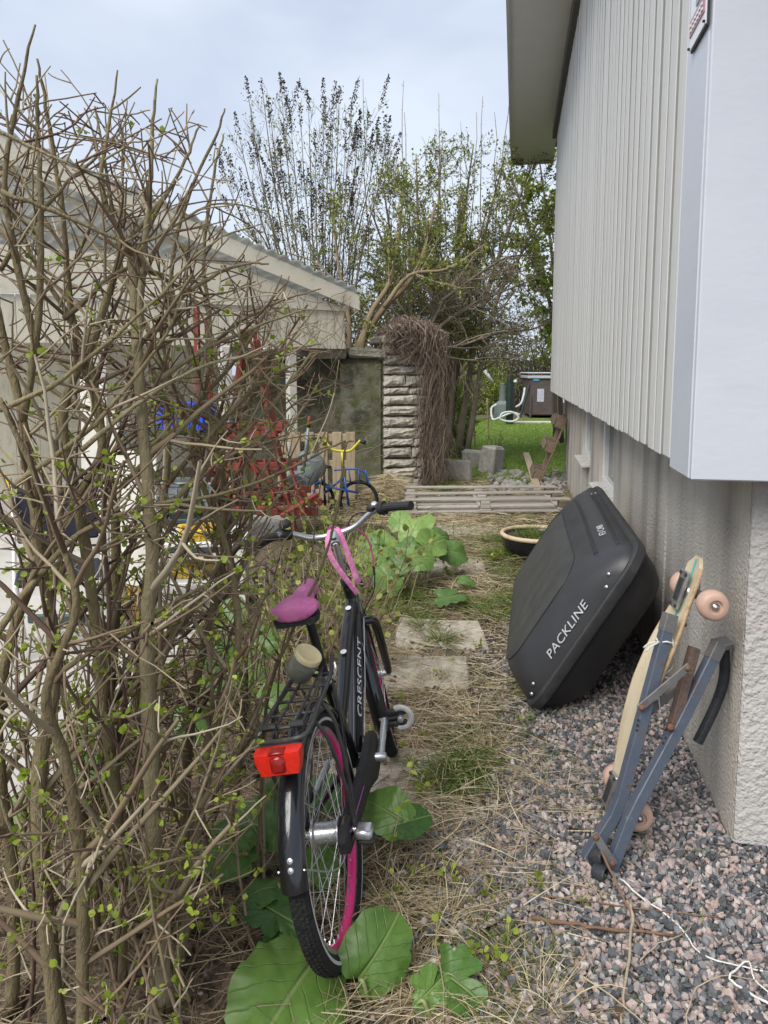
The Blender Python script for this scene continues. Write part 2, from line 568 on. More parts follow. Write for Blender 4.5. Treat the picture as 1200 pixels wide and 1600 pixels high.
# pale concrete yard of the neighbouring carport, seen between the shrub's stems
CARPORT_YARD = [(-9.5, 1.0), (-1.75, 1.0), (-1.65, 2.6), (-1.75, 3.6), (-2.2, 6.2), (-2.3, 9.4), (-9.5, 9.4)]
sheet('concrete_yard', CARPORT_YARD, 0.004, 'paving')
LAWN = [(-1.4, 10.35), (0.2, 10.1), (0.74, 10.5), (3.0, 10.9), (6.0, 11.5), (6.0, 24.0), (-2.5, 24.0), (-2.0, 14)]
sheet('lawn', LAWN, 0.02, 'lawn_soil')

def inside(poly, x, y):
    c = np.zeros(np.shape(x), bool)
    n = len(poly)
    for i in range(n):
        x0, y0 = poly[i]; x1, y1 = poly[(i + 1) % n]
        k = ((y0 > y) != (y1 > y)) & (x < (x1 - x0) * (y - y0) / (y1 - y0 + 1e-12) + x0)
        c ^= k
    return c

# stone slabs of the old garden path, half grown over
path = link('garden_path', None, kind='structure')
SLABS = []
for (px, py, wx, wy, rz, dz) in ((690, 992, 0.50, 0.44, 8, -0.014), (655, 1050, 0.50, 0.40, 3, -0.018), (600, 1205, 0.46, 0.42, -4, -0.032), (705, 880, 0.5, 0.5, 6, -0.03), (730, 825, 0.55, 0.6, 10, -0.03)):
    q = G(px, py)
    m = MB()
    k = 9
    outl = []
    for (a, b_) in [(-1, -1), (1, -1), (1, 1), (-1, 1)]:
        pass
    base = [(-1, -1), (0, -1.02), (1, -0.96), (1.03, 0), (0.97, 1), (0, 0.98), (-0.97, 1.02), (-1.02, 0.1)]
    base = [(a * wx / 2 + random.uniform(-.012, .012), b_ * wy / 2 + random.uniform(-.012, .012)) for a, b_ in base]
    low = [(a * 1.0, b_ * 1.0, -0.06) for a, b_ in base]
    mid = [(a, b_, 0.008) for a, b_ in base]
    top = [(a * 0.965, b_ * 0.965, 0.018) for a, b_ in base]
    m.loft([low, mid, top])
    o = m.build('slab', 'slab', path, local=True)
    o.location = (q.x, q.y, dz + .014)
    SLABS.append((q.x, q.y, max(wx, wy) / 2))
    o.rotation_euler = (R(random.uniform(-1.5, 1.5)), R(random.uniform(-1.5, 1.5)), R(rz))

# ------------------------------------------------------------------ the house on the right
HX, HY0, HY1 = 0.50, 2.22, 11.0          # siding face, near and far end
PXW, PY0, PY1 = 0.71, 2.36, 10.45        # plinth face
SZ0, SZ1 = 1.215, 4.86
house = thing('house', 'pale grey board-clad house on a rough concrete plinth', 'house', (PXW, PY0, 0))
m = MB().box((2.25 + HX + 0.017, (HY0 + HY1) / 2 + 0.02, (SZ0 + SZ1) / 2 + 0.006), (4.5, HY1 - HY0 - 0.05, SZ1 - SZ0 - 0.012))
m.build('siding_wall', 'siding_back', house)
bw, pitch = 0.108, 0.158
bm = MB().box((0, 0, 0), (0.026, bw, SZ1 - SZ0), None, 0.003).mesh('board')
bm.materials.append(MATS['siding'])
bm.materials.append(MATS['siding_edge_shade'])
for pl_ in bm.polygons:                               # groove shade painted onto the board sides and ends
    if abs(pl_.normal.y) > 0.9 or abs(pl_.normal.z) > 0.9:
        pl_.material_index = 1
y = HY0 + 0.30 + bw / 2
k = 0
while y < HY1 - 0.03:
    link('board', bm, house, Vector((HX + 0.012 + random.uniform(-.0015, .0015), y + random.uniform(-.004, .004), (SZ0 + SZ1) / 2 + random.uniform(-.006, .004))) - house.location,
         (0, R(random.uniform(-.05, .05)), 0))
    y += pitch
MB().box((HX + 0.012, HY0 + 0.13, (SZ0 + SZ1) / 2 - 0.012), (0.040, 0.262, SZ1 - SZ0 + 0.02), None, 0.004).build('corner_board', 'white_panel', house)
MB().box((HX + 2.2, HY0 - 0.012, (SZ0 + SZ1) / 2 - 0.012), (4.41, 0.030, SZ1 - SZ0 + 0.02), None, 0.004).build('front_panel', 'white_panel', house)
# plinth with two cellar windows
wins = [(5.47, 6.43, 0.55, 1.26), (7.19, 8.05, 0.60, 1.26)]
m = MB()
yy = PY0 + 0.012
T = 0.30
PT = 1.30
for (a, b_, z0, z1) in wins:
    m.box((PXW + T / 2, (yy + a) / 2, PT / 2 - 0.15), (T, a - yy, PT + 0.3))
    m.box((PXW + T / 2, (a + b_) / 2, z0 / 2 - 0.15), (T, b_ - a, z0 + 0.3))
    yy = b_
m.box((PXW + T / 2, (yy + PY1) / 2, PT / 2 - 0.15), (T, PY1 - yy, PT + 0.3))
m.build('plinth', 'plinth', house)
MB().box((PXW + 2.1, PY0, 0.62 + 0.02), (4.2, 0.024, 1.26), None, 0.006).build('plinth_end', 'plinth_end', house)
MB().box((PXW + 2.1, PY0 - 0.004, -0.06), (4.21, 0.03, 0.135)).build('tar_edge', 'tar', house)
for (a, b_, z0, z1) in wins:
    w = MB().box((PXW + 0.075, (a + b_) / 2, (z0 + z1) / 2), (0.012, b_ - a - 0.02, z1 - z0)).build('window', 'window_glass', house)
    f = MB()
    for (ya, yb, za, zb) in ((a, a + .07, z0, z1), (b_ - .07, b_, z0, z1), (a + .07, b_ - .07, z0, z0 + .075)):
        f.box((PXW + 0.052, (ya + yb) / 2, (za + zb) / 2), (0.05, yb - ya, zb - za), None, 0.006)
    f.build('frame', 'window_white', w)
    MB().box((PXW - 0.02, (a + b_) / 2, z0 + 0.005), (0.12, b_ - a - .004, 0.03), Euler((0, R(-7), 0)), 0.005).build('sill', 'sill', w)
# a rough pilaster strip on the plinth and the eaves above
MB().box((PXW + 0.05, 3.82, 0.60), (0.115, 0.50, 1.28), None, 0.006).build('plinth_pilaster', 'plinth', house)
EZ = 4.95
MB().box((0.20, 6.4, EZ + 0.03), (0.66, 13.2, 0.05)).build('soffit', 'soffit', house)
MB().box((-0.14, 6.4, EZ + 0.10), (0.025, 13.26, 0.26), None, 0.004).build('fascia', 'soffit_edge', house)
MB().box((0.20, 13.01, EZ + 0.10), (0.70, 0.02, 0.26), None, 0.004).build('verge_board', 'soffit_edge', house)
MB().box((HX + 0.06, (HY0 + HY1) / 2 + .04, 4.90), (0.06, HY1 - HY0 + .08, 0.10)).build('frieze', 'siding', house)
MB().box((HX - 0.008, (HY0 + HY1) / 2 + 0.05, 4.82), (0.10, HY1 - HY0 + 0.16, 0.12), None, 0.006).build('drip_trim', 'dark_trim', house)
m = MB()
m.poly([(-0.17, -0.3, EZ + 0.235), (3.0, -0.3, EZ + 2.0), (6.2, -0.3, EZ + 0.235)], (0, 13.35, 0))
m.build('roof', 'roofing', house)
MB().box((2.9, 6.6, EZ - 0.06), (4.6, 8.7, 0.08)).build('wall_plate', 'siding_back', house)

# the sign screwed to the corner board
pmat('sign_white', (0.80, 0.81, 0.82), (0.76, 0.77, 0.79), 5, 0.35)
pmat('sign_rose', (0.38, 0.19, 0.22), (0.44, 0.25, 0.28), 12, 0.4)
pmat('sign_grey', (0.30, 0.35, 0.40), (0.36, 0.40, 0.45), 12, 0.4)
pmat('black_edge', (0.02, 0.02, 0.025), (0.03, 0.03, 0.03), 12, 0.5)
sx = HX - 0.013
sign = thing('wall_sign', 'white and rose notice sign screwed to the white corner board', 'sign', (sx, 2.45, 2.42))
SW, SH = 0.19, 0.28
MB().box((sx, 2.45, 2.42 + SH / 2), (0.006, SW, SH), None, 0.001).build('back_plate', 'black_edge', sign)
MB().box((sx - 0.0045, 2.452, 2.423 + SH / 2), (0.005, SW - 0.006, SH - 0.006)).build('face', 'sign_white', sign)
for (z, h) in ((0.062, 0.045), (0.245, 0.06)):
    MB().box((sx - 0.0085, 2.452, 2.42 + z), (0.003, SW - 0.02, h)).build('colour_band', 'sign_rose', sign)
for k, z in enumerate((0.052, 0.068)):
    for q in range(6):
        MB().box((sx - 0.0112, 2.386 + q * 0.026 + (k % 2) * .006, 2.42 + z), (0.0025, 0.016, 0.007)).build('lettering', 'sign_white', sign)
MB().lathe([(0.0, -0.002), (0.022, -0.002), (0.022, 0.001), (0, 0.001)], (sx - 0.0095, 2.44, 2.42 + 0.165), 16, Euler((0, R(90), 0))).build('pictogram_head', 'sign_grey', sign)
MB().box((sx - 0.0090, 2.44, 2.42 + 0.118), (0.003, 0.055, 0.045), None, 0.001).build('pictogram_body', 'sign_grey', sign)
for (yy, zz) in ((2.362, 0.012), (2.54, 0.012), (2.362, 0.268), (2.54, 0.268)):
    MB().lathe([(0, -.004), (.004, -.004), (.004, .002), (0, .002)], (sx - 0.009, yy, 2.42 + zz), 8, Euler((0, R(90), 0))).build('screw', 'black_edge', sign)
sign.location.y -= 0.145

# ------------------------------------------------------------------ things along the house wall
pmat('box_black', (0.030, 0.031, 0.033), (0.040, 0.041, 0.043), 3, 0.40, 0.25, 260, spots=[(7, 0.55, 0.2, (0.06, 0.058, 0.055), 0.45)], rvar=0.06, bdist=0.002)
pmat('box_grain', (0.040, 0.041, 0.041), (0.058, 0.058, 0.056), 9, 0.55, 0.55, 330, spots=[(14, 0.55, 0.15, (0.095, 0.092, 0.085), 0.5)], bdist=0.002)
pmat('box_base', (0.013, 0.0135, 0.015), (0.02, 0.02, 0.022), 5, 0.5, 0.2, 120, spots=[(5, 0.56, 0.15, (0.05, 0.046, 0.04), 0.4)])
pmat('rim_black', (0.028, 0.029, 0.031), (0.045, 0.045, 0.046), 18, 0.5, 0.2, 160)
pmat('silver_print', (0.60, 0.61, 0.62), (0.42, 0.43, 0.44), 60, 0.4)
pmat('steel', (0.55, 0.55, 0.55), (0.38, 0.38, 0.38), 30, 0.32, metal=0.9)
pmat('deck_wood', (0.60, 0.52, 0.37), (0.52, 0.43, 0.28), 5, 0.5, 0.2, 70, stretch=(3, 3, 0.6), spots=[(7, 0.52, 0.15, (0.62, 0.58, 0.49), 0.7), (25, 0.62, 0.1, (0.3, 0.25, 0.17), 0.4)])
pmat('deck_edge', (0.50, 0.36, 0.22), (0.36, 0.25, 0.15), 12, 0.7, 0.3, 70, stretch=(1, 1, 3))
pmat('teal', (0.06, 0.38, 0.36), (0.10, 0.42, 0.40), 20, 0.5)
pmat('urethane', (0.55, 0.37, 0.29), (0.46, 0.30, 0.23), 14, 0.45, spots=[(20, 0.56, 0.12, (0.33, 0.24, 0.19), 0.5)])
pmat('blue_steel', (0.070, 0.085, 0.115), (0.085, 0.102, 0.135), 8, 0.45, 0.15, 90, spots=[(16, 0.60, 0.06, (0.12, 0.065, 0.04), 0.8), (38, 0.64, 0.05, (0.2, 0.2, 0.2), 0.5)])
pmat('rusty_steel', (0.115, 0.075, 0.06), (0.075, 0.055, 0.05), 22, 0.75, 0.5, 90, spots=[(12, 0.55, 0.1, (0.19, 0.10, 0.06), 0.6)])
pmat('grey_steel', (0.10, 0.10, 0.10), (0.14, 0.135, 0.13), 16, 0.5, 0.2, 60, spots=[(14, 0.57, 0.08, (0.13, 0.075, 0.05), 0.7)])
pmat('dark_tube', (0.022, 0.025, 0.03), (0.035, 0.037, 0.042), 18, 0.5, 0.3, 80)
pmat('rust_bolt', (0.22, 0.10, 0.055), (0.14, 0.07, 0.045), 60, 0.8, 0.4, 120)
pmat('white_string', (0.72, 0.71, 0.66), (0.60, 0.59, 0.54), 40, 0.8, 0.5, 200)
pmat('glaze_black', (0.012, 0.012, 0.014), (0.02, 0.02, 0.022), 8, 0.18, spec=0.6)
pmat('pot_rim', (0.58, 0.47, 0.32), (0.48, 0.37, 0.24), 9, 0.6, 0.3, 60)
pmat('potting_soil', (0.03, 0.022, 0.017), (0.06, 0.045, 0.033), 40, 0.95, 1.0, 70)
pmat('grey_wood', (0.46, 0.425, 0.375), (0.32, 0.29, 0.25), 4, 0.85, 0.6, 50, stretch=(1.2, 14, 14), objrand=0.16, spots=[(3, 0.56, 0.15, (0.2, 0.19, 0.15), 0.5)])
pmat('brown_wood', (0.21, 0.155, 0.11), (0.13, 0.095, 0.066), 5, 0.85, 0.6, 50, stretch=(2, 9, 9), objrand=0.2, spots=[(3, 0.56, 0.15, (0.22, 0.19, 0.15), 0.6)])
pmat('pale_wood', (0.42, 0.335, 0.22), (0.30, 0.235, 0.15), 4, 0.8, 0.4, 60, stretch=(9, 9, 1), objrand=0.12)
pmat('granite', (0.34, 0.325, 0.295), (0.22, 0.21, 0.19), 14, 0.9, 0.9, 35, spots=[(50, 0.58, 0.08, (0.34, 0.32, 0.29), 0.6), (4, 0.56, 0.12, (0.16, 0.16, 0.09), 0.4)], objrand=0.15)

def rrect(w, l, r, n=6, cu=0.0, cv=0.0, nose=0.0):
    """rounded rectangle of corner radius r centred on (cu, cv), as (u, v) pairs; the far end narrowed by nose"""
    out = []
    for (sx_, sy_, a0) in ((1, 1, 0), (-1, 1, 90), (-1, -1, 180), (1, -1, 270)):
        for k in range(n + 1):
            a = R(a0 + 90 * k / n)
            u = sx_ * (w / 2 - r) + r * math.cos(a)
            v = sy_ * (l / 2 - r) + r * math.sin(a)
            if nose:
                u *= 1 - nose * max(0, v / (l / 2)) ** 2
            out.append((u + cu, v + cv))
    # subdivide long edges a little so that the nose bends
    res = []
    for i in range(len(out)):
        a, b_ = out[i], out[(i + 1) % len(out)]
        res.append(a)
        if i % (n + 1) == n:
            for q in range(1, 5):
                res.append((a[0] + (b_[0] - a[0]) * q / 5, a[1] + (b_[1] - a[1]) * q / 5))
    return res

# --- the rooftop cargo box, leaning with its floor against the plinth
B0, B1, B2 = Vector((0.108, 3.09, 0.035)), Vector((0.53, 3.07, 0.753)), Vector((0.535, 4.86, 0.74))
BU = (B1 - B0).normalized()
BV = (B2 - B1); BV = (BV - BU * BV.dot(BU)).normalized()
BN = BV.cross(BU).normalized()
if BN.x > 0:
    BN = -BN
BW, BL = (B1 - B0).length + 0.03, (B2 - B1).length + 0.06
BC = B0 + BU * BW / 2 + BV * BL / 2 - BU * 0.015
def bx(u, v, n):
    return BC + BU * u + BV * v + BN * n
def ring(inset_u0, inset_u1, inset_v0, inset_v1, rad, n, nose=0.13):
    w = BW - inset_u0 - inset_u1
    l = BL - inset_v0 - inset_v1
    return [bx(u, v, n) for u, v in rrect(w, l, rad, 6, (inset_u0 - inset_u1) / 2, (inset_v0 - inset_v1) / 2, nose)]
cargo = thing('roof_cargo_box', 'black plastic rooftop cargo box leaning on its side against the plinth', 'cargo box', B0)
MB().loft([ring(.15, .13, .16, .2, .10, -0.172), ring(.11, .10, .12, .16, .12, -0.165), ring(.05, .05, .055, .08, .13, -0.10), ring(.012, .012, .012, .012, .12, -0.012), ring(.012, .012, .012, .012, .12, 0.0)]).build('base_shell', 'box_base', cargo, True, ang=40)
MB().loft([ring(0, 0, 0, 0, .125, -0.014), ring(-.004, -.004, -.004, -.004, .127, -0.008), ring(-.004, -.004, -.004, -.004, .127, 0.026), ring(.004, .004, .004, .004, .122, 0.034), ring(.02, .02, .02, .02, .12, 0.036)]).build('rim', 'rim_black', cargo, True, ang=35)
lid = MB()
lid.loft([ring(.014, .014, .014, .014, .12, 0.03), ring(.022, .026, .022, .022, .12, 0.06), ring(.036, .10, .060, .11, .14, 0.115), ring(.052, .18, .110, .26, .15, 0.160),
          ring(.066, .225, .145, .36, .15, 0.178)], caps=False)
lid_o = lid.build('lid', 'box_black', cargo, True, ang=60)
top = MB()
top.loft([ring(.066, .225, .145, .36, .15, 0.178), ring(.086, .245, .170, .42, .15, 0.186), ring(.17, .31, .28, .62, .14, 0.197), ring(.31, .40, .6, .9, .06, 0.202)])
top.build('lid_top', 'box_grain', lid_o, True, ang=60)
for (ins, n_, r_) in (((.065, .224, .144, .358, .15), 0.179, 0.0032),):
    MB().tube(ring(*ins, n_), r_, 5, closed=True).build('moulded_ridge', 'box_black', lid_o, True)
def lid_n(d0, tbl=((.014, .03), (.026, .06), (.10, .115), (.18, .160), (.225, .178), (.245, .186), (.31, .197))):
    for (a, h0), (b_, h1) in zip(tbl, tbl[1:]):
        if d0 <= b_:
            return h0 + (h1 - h0) * (d0 - a) / (b_ - a)
    return 0.25
for (i0, v0, v1) in ((.045, .05, .10), (.13, .06, .16)):     # the double grooves along the upper side of the lid
    pts = []
    for t in np.linspace(0, 1, 14):
        v = -BL / 2 + 0.16 + t * (BL - 0.55)
        iu = i0
        nose = 1 - 0.13 * max(0, v / (BL / 2)) ** 2
        pts.append(bx((BW / 2) * nose - iu, v, lid_n(iu) + 0.004))
    for dd in (0, 0.010):
        MB().tube([p - BU * dd + BN * (0.6 * dd) for p in pts], 0.0026, 5).build('moulded_ridge', 'rim_black', lid_o, True)
def bolt(u, v, n, r=0.009, nm='rivet', mt='steel', par=cargo, axis=None):
    ax = axis or (BN * 0.5 - BV * 0.85)
    M3 = np.array(ax.normalized().to_track_quat('Z', 'Y').to_matrix())
    MB().lathe([(0, -.004), (r, -.004), (r, .001), (r * .6, .004), (0, .0045)], bx(u, v, n), 12, M3).build(nm, mt, par, True)
for (u, n_, d0) in ((BW / 2 - .16, .072, .028), (BW / 2 - .21, .052, .020), (-BW / 2 + .12, .072, .028), (-BW / 2 + .08, .055, .021)):
    bolt(u, -BL / 2 + d0, n_)
for (v, n_) in ((0.62, .1), (0.30, .1), (0.45, .06)):
    bolt(BW / 2 - .045, v, n_ + .012, 0.006, axis=BU)

def font_mesh(txt, size, depth=0.002, shear=0.0, spacing=1.0):
    cu = bpy.data.curves.new('lettering', 'FONT')
    cu.body = txt
    cu.size = size
    cu.extrude = depth
    cu.shear = shear
    cu.space_character = spacing
    cu.align_x = 'CENTER'
    cu.align_y = 'CENTER'
    cu.resolution_u = 3
    ob = bpy.data.objects.new('tmp_font', cu)
    COL.objects.link(ob)
    dg = bpy.context.evaluated_depsgraph_get()
    me = bpy.data.meshes.new_from_object(ob.evaluated_get(dg))
    bpy.data.objects.remove(ob)
    bpy.data.curves.remove(cu)
    return me
def put_text(txt, size, c, xd, yd, mat, parent, name='lettering', shear=0.0, spacing=1.0, sx=1.0, depth=0.0015):
    me = font_mesh(txt, size, depth, shear, spacing)
    me.materials.append(MATS[mat])
    xd = Vector(xd).normalized()
    yd = Vector(yd); yd = (yd - xd * yd.dot(xd)).normalized()
    zd = xd.cross(yd)
    o = link(name, me, parent)
    M = Matrix.Identity(4)
    for r_ in range(3):
        M[r_][0], M[r_][1], M[r_][2], M[r_][3] = xd[r_] * sx, yd[r_], zd[r_], (Vector(c) - origin(parent))[r_]
    o.matrix_local = M
    return o
end_up = (bx(0, -BL / 2 + .05, .14) - bx(0, -BL / 2 + .022, .06))
put_text('PACKLINE', 0.047, bx(-0.03, -BL / 2 + .030, .083) - BV * 0.004, BU, end_up, 'silver_print', cargo, shear=0.25, sx=1.30, depth=0.0012, spacing=1.05)
side_up = (bx(BW / 2 - .10, 0, .115) - bx(BW / 2 - .026, 0, .06))
put_text('F3 CAB', 0.046, bx(BW / 2 - .085, -BL / 2 + .46, .106) + BU * 0.004 + BN * .004, BV, side_up, 'silver_print', cargo, sx=1.3, depth=0.001)

# --- the longboard standing behind the steel legs
D0, D1 = G(940, 1283, 0.02) + Vector((0.0, 0.0, 0)), PX(1086, 868, 0.57)
dl = (D1 - D0)
dz = dl.normalized()
dn = Vector((-0.985, -0.17, 0.0))                  # the side one stands on
dn = (dn - dz * dn.dot(dz)).normalized()
dw = dz.cross(dn)
LB = dl.length
board = thing('longboard', 'worn wooden longboard with peach wheels stood on end behind blue steel legs', 'longboard', D0)
ts = np.linspace(0, 1, 33)
def half_w(t):
    e = min(t, 1 - t)
    base = np.interp(e, [0, .015, .04, .10, .17, .24, .33, .5], [.012, .036, .046, .050, .048, .066, .080, .086])
    return float(base)
secs = []
for t in ts:
    c = D0 + dl * t + dn * (0.012 * math.cos((t - .5) * 6.28 * 1.2) - 0.006)
    w = half_w(t)
    secs.append([c + dw * (w * a) + dn * (b_ * 0.0065 + 0.010 * abs(a) ** 2 * min(1, w / .1)) for a, b_ in ((-1, -.5), (-.97, 1), (-.5, 1), (0, 1), (.5, 1), (.97, 1), (1, -.5), (.97, -1), (.5, -1), (0, -1), (-.5, -1), (-.97, -1))])
MB().loft(secs).build('deck', 'deck_wood', board, True, ang=45)
for sgn in (-1, 1):
    edge = [D0 + dl * t + dn * (0.012 * math.cos((t - .5) * 6.28 * 1.2) - 0.006 + 0.010 * min(1, half_w(t) / .1)) + dw * (sgn * (half_w(t) + .0005)) for t in ts[1:-1]]
    MB().tube(edge, 0.0072, 6).build('ply_edge', 'deck_edge', board, True)
for (ta, tb, off) in ((0.02, 0.27, .012), (0.78, 0.99, .0)):
    pts = [D0 + dl * t + dn * (0.012 * math.cos((t - .5) * 6.28 * 1.2) - 0.006 + 0.009) + dw * off for t in np.linspace(ta, tb, 8)]
    MB().tube(pts, 0.0032, 5).build('painted_stripe', 'teal', board)
for t in (0.115, 0.875):
    c = D0 + dl * t - dn * 0.006
    up = dn
    rot = np.column_stack([np.array(dw), np.array(dz), np.array(dn)])
    tr = MB().box(c + dn * 0.016, (0.055, 0.125, 0.010), rot, 0.003).build('truck', 'steel', board)
    MB().box(c + dn * 0.0225, (0.026, 0.075, 0.005), rot, 0.002).build('slot_plate', 'dark_tube', tr)
    for (a, b_) in ((-.02, -.052), (.02, -.052), (-.02, .052), (.02, .052)):
        MB().lathe([(0, 0), (.006, 0), (.006, .004), (0, .005)], c + dn * .021 + dw * a + dz * b_, 8, np.array(dn.to_track_quat('Z', 'Y').to_matrix())).build('bolt', 'dark_tube', tr)
    MB().tube([c, c - dn * 0.045], [0.022, 0.015], 10).build('truck_base', 'steel', tr, True)
    hang = c - dn * 0.045
    MB().tube([hang - dw * .085, hang - dw * .03, hang + dw * .03, hang + dw * .085], [.010, .016, .016, .010], 8).build('axle', 'steel', tr, True)
    for sgn in (-1, 1):
        wc = hang + dw * (sgn * 0.105)
        M3 = np.array((dw * sgn).to_track_quat('Z', 'Y').to_matrix())
        wo = MB().lathe([(.012, -.026), (.034, -.027), (.044, -.02), (.047, -.006), (.047, .006), (.044, .02), (.036, .027), (.022, .026), (.020, .018), (.012, .018)], wc, 24, M3).build('wheel', 'urethane', board, True, ang=50)
        MB().lathe([(0, .030), (.006, .030), (.008, .024), (.0125, .022), (.0125, .010), (0, .010)], wc, 14, M3).build('bearing', 'steel', wo, True)

# --- the folded blue steel leg frame
def PL(px, py, d):
    return P(px, py, d * (0.975 + 0.055 * min(1, max(0, (py - 960) / 400))))
F0 = G(955, 1372, 0.0)
legs = thing('folding_leg_frame', 'folded blue-grey steel leg frame with rusty links leaning on the plinth corner', 'leg frame', F0)
def off(p, v):
    return p + Vector(v)
LA = [G(918, 1345, 0.02), None, PX(1045, 962, 0.545)]
LA[1] = PL(962, 1262, 2.10)
La = [PL(917, 1340, 2.04), PL(966, 1262, 2.09), PL(1047, 962, 2.29)]
Lb = [PL(948, 1372, 1.995), PL(988, 1268, 2.06), PL(1062, 1130, 2.20), PL(1122, 1008, 2.31)]
wt, dt_ = 0.034, 0.034
def legtube(path, name, mat, w=0.034, parent=legs):
    m = MB()
    p = [np.array(tuple(q)) for q in path]
    p = np.array(p)
    t = np.gradient(p, axis=0)
    t /= np.linalg.norm(t, axis=1, keepdims=True)
    vd = np.array((0.25, -1.0, 0.05)); vd /= np.linalg.norm(vd)
    secs = []
    for k in range(len(p)):
        sd = np.cross(t[k], vd); sd /= np.linalg.norm(sd)
        up = np.cross(sd, t[k])
        h, c = w / 2, w * 0.43
        secs.append([p[k] + sd * a + up * b_ for a, b_ in ((-h, -c), (-c, -h), (c, -h), (h, -c), (h, c), (c, h), (-c, h), (-h, c))])
    m.loft(secs)
    return m.build(name, mat, parent)
def dens(path, r=0.12):                             # keep bends tight: add points just before and after each bend
    p = [Vector(q) for q in path]
    out = [p[0]]
    for a, b_, c in zip(p, p[1:], p[2:]):
        out += [b_ + (a - b_).normalized() * 0.03, b_ + (c - b_).normalized() * 0.03]
    return out + [p[-1]]
la = legtube(dens(La), 'leg', 'blue_steel')
lb = legtube(dens(Lb[:2] + Lb[2:]), 'leg', 'blue_steel')
legtube([La[2] - (La[2] - La[1]).normalized() * 0.05, La[2] + (La[2] - La[1]).normalized() * 0.006], 'end_sleeve', 'grey_steel', 0.038)
legtube([Lb[3] - (Lb[3] - Lb[2]).normalized() * 0.05, Lb[3] + (Lb[3] - Lb[2]).normalized() * 0.006], 'end_sleeve', 'grey_steel', 0.038)
fr = Vector((0.0, -0.024, 0.0))
def strip(a, b_, name='link_bar', mat='grey_steel', w=0.024, th=0.006):
    MB().bar(a, b_, w, th, up=(0.2, -1, 0.1), bev=0.002).build(name, mat, legs)
    for q in (a, b_):
        d = (b_ - a).normalized()
        MB().lathe([(0, -.004), (.0085, -.004), (.0085, .004), (.004, .007), (0, .007)], Vector(q) + d * (0.010 if q is a else -0.010) + Vector((0, -.004, 0)), 10, np.array(Vector((.2, -1, .1)).to_track_quat('Z', 'Y').to_matrix())).build('bolt', 'rust_bolt', legs, True)
strip(PL(998, 1108, 2.16), PL(1078, 1040, 2.20))
strip(PL(1012, 1115, 2.24), PL(1082, 1056, 2.27))
strip(PL(928, 1302, 2.00), PL(960, 1352, 1.965))
legtube([PL(1050, 1142, 2.19), PL(1066, 1080, 2.24), PL(1085, 1012, 2.28)], 'rusty_arm', 'rusty_steel', 0.030)
MB().lathe([(0, -.004), (.011, -.004), (.011, .004), (.005, .008), (0, .008)], PL(1048, 1136, 2.165), 10, np.array(Vector((.2, -1, .1)).to_track_quat('Z', 'Y').to_matrix())).build('bolt', 'rust_bolt', legs, True)
MB().tube(smooth_path([PL(1132, 1012, 2.36), PL(1131, 1060, 2.36), PL(1118, 1102, 2.35), PL(1090, 1160, 2.32)], 4), 0.0165, 8).build('bent_tube', 'dark_tube', legs, True, ang=50)
MB().box(PL(1128, 1006, 2.34), (0.055, 0.05, 0.022), Euler((.2, -.2, .2)), .003).build('bracket', 'grey_steel', legs)
MB().box(PL(1062, 972, 2.36), (0.034, 0.03, 0.03), Euler((.1, -.3, .2)), .003).build('bracket', 'rusty_steel', legs)
for (px, py, d, r_) in ((938, 1338, 2.03, .034), (940, 1366, 1.97, .026)):
    c = PL(px, py, d)
    M3 = np.array(Vector((0.75, -0.62, 0.25)).to_track_quat('Z', 'Y').to_matrix())
    MB().lathe([(r_ * .8, -.02), (r_, -.02), (r_, .018), (r_ * .94, .022), (r_ * .8, .022), (r_ * .8, -.02)], c, 20, M3).build('foot_cap', 'dark_tube', legs, True, ang=40)
for (px, py, d) in ((997, 1125, 2.155), (996, 1133, 2.155), (995, 1141, 2.153), (1040, 1153, 2.135), (1036, 1161, 2.13)):
    MB().lathe([(0, 0), (.0042, 0), (.0042, .003), (0, .003)], PL(px, py, d), 8, np.array(Vector((.2, -1, .1)).to_track_quat('Z', 'Y').to_matrix())).build('adjusting_hole', 'dark_tube', legs)
# string that ties the frame to the board
tie = MB()
cA = PL(1039, 1000, 2.265)
pts = []
for k in range(18):
    a = k / 17 * 2 * math.pi * 1.6
    pts.append(cA + Vector((0.024 * math.cos(a), 0.024 * math.sin(a), 0.004 * math.sin(a * 3))))
tie.tube(pts, 0.0028, 5)
tie.tube(smooth_path([cA + Vector((-.02, -.02, 0)), cA + Vector((-.045, -.03, -.012)), cA + Vector((-.062, -.03, -.03))], 3), 0.0024, 5)
tie.tube(smooth_path([cA + Vector((-.02, -.02, 0)), cA + Vector((-.05, -.03, -.002)), cA + Vector((-.068, -.03, -.018))], 3), 0.0024, 5)
tie.tube(smooth_path([cA + Vector((.02, -.02, 0)), PL(1052, 1040, 2.3), PL(1036, 1056, 2.27), PL(1046, 1062, 2.27), PL(1030, 1085, 2.25), PL(1033, 1120, 2.23)], 4), 0.0022, 5)
tie.build('tie_string', 'white_string', smooth=True, label='white string knotted round the blue leg at the longboard', category='string')

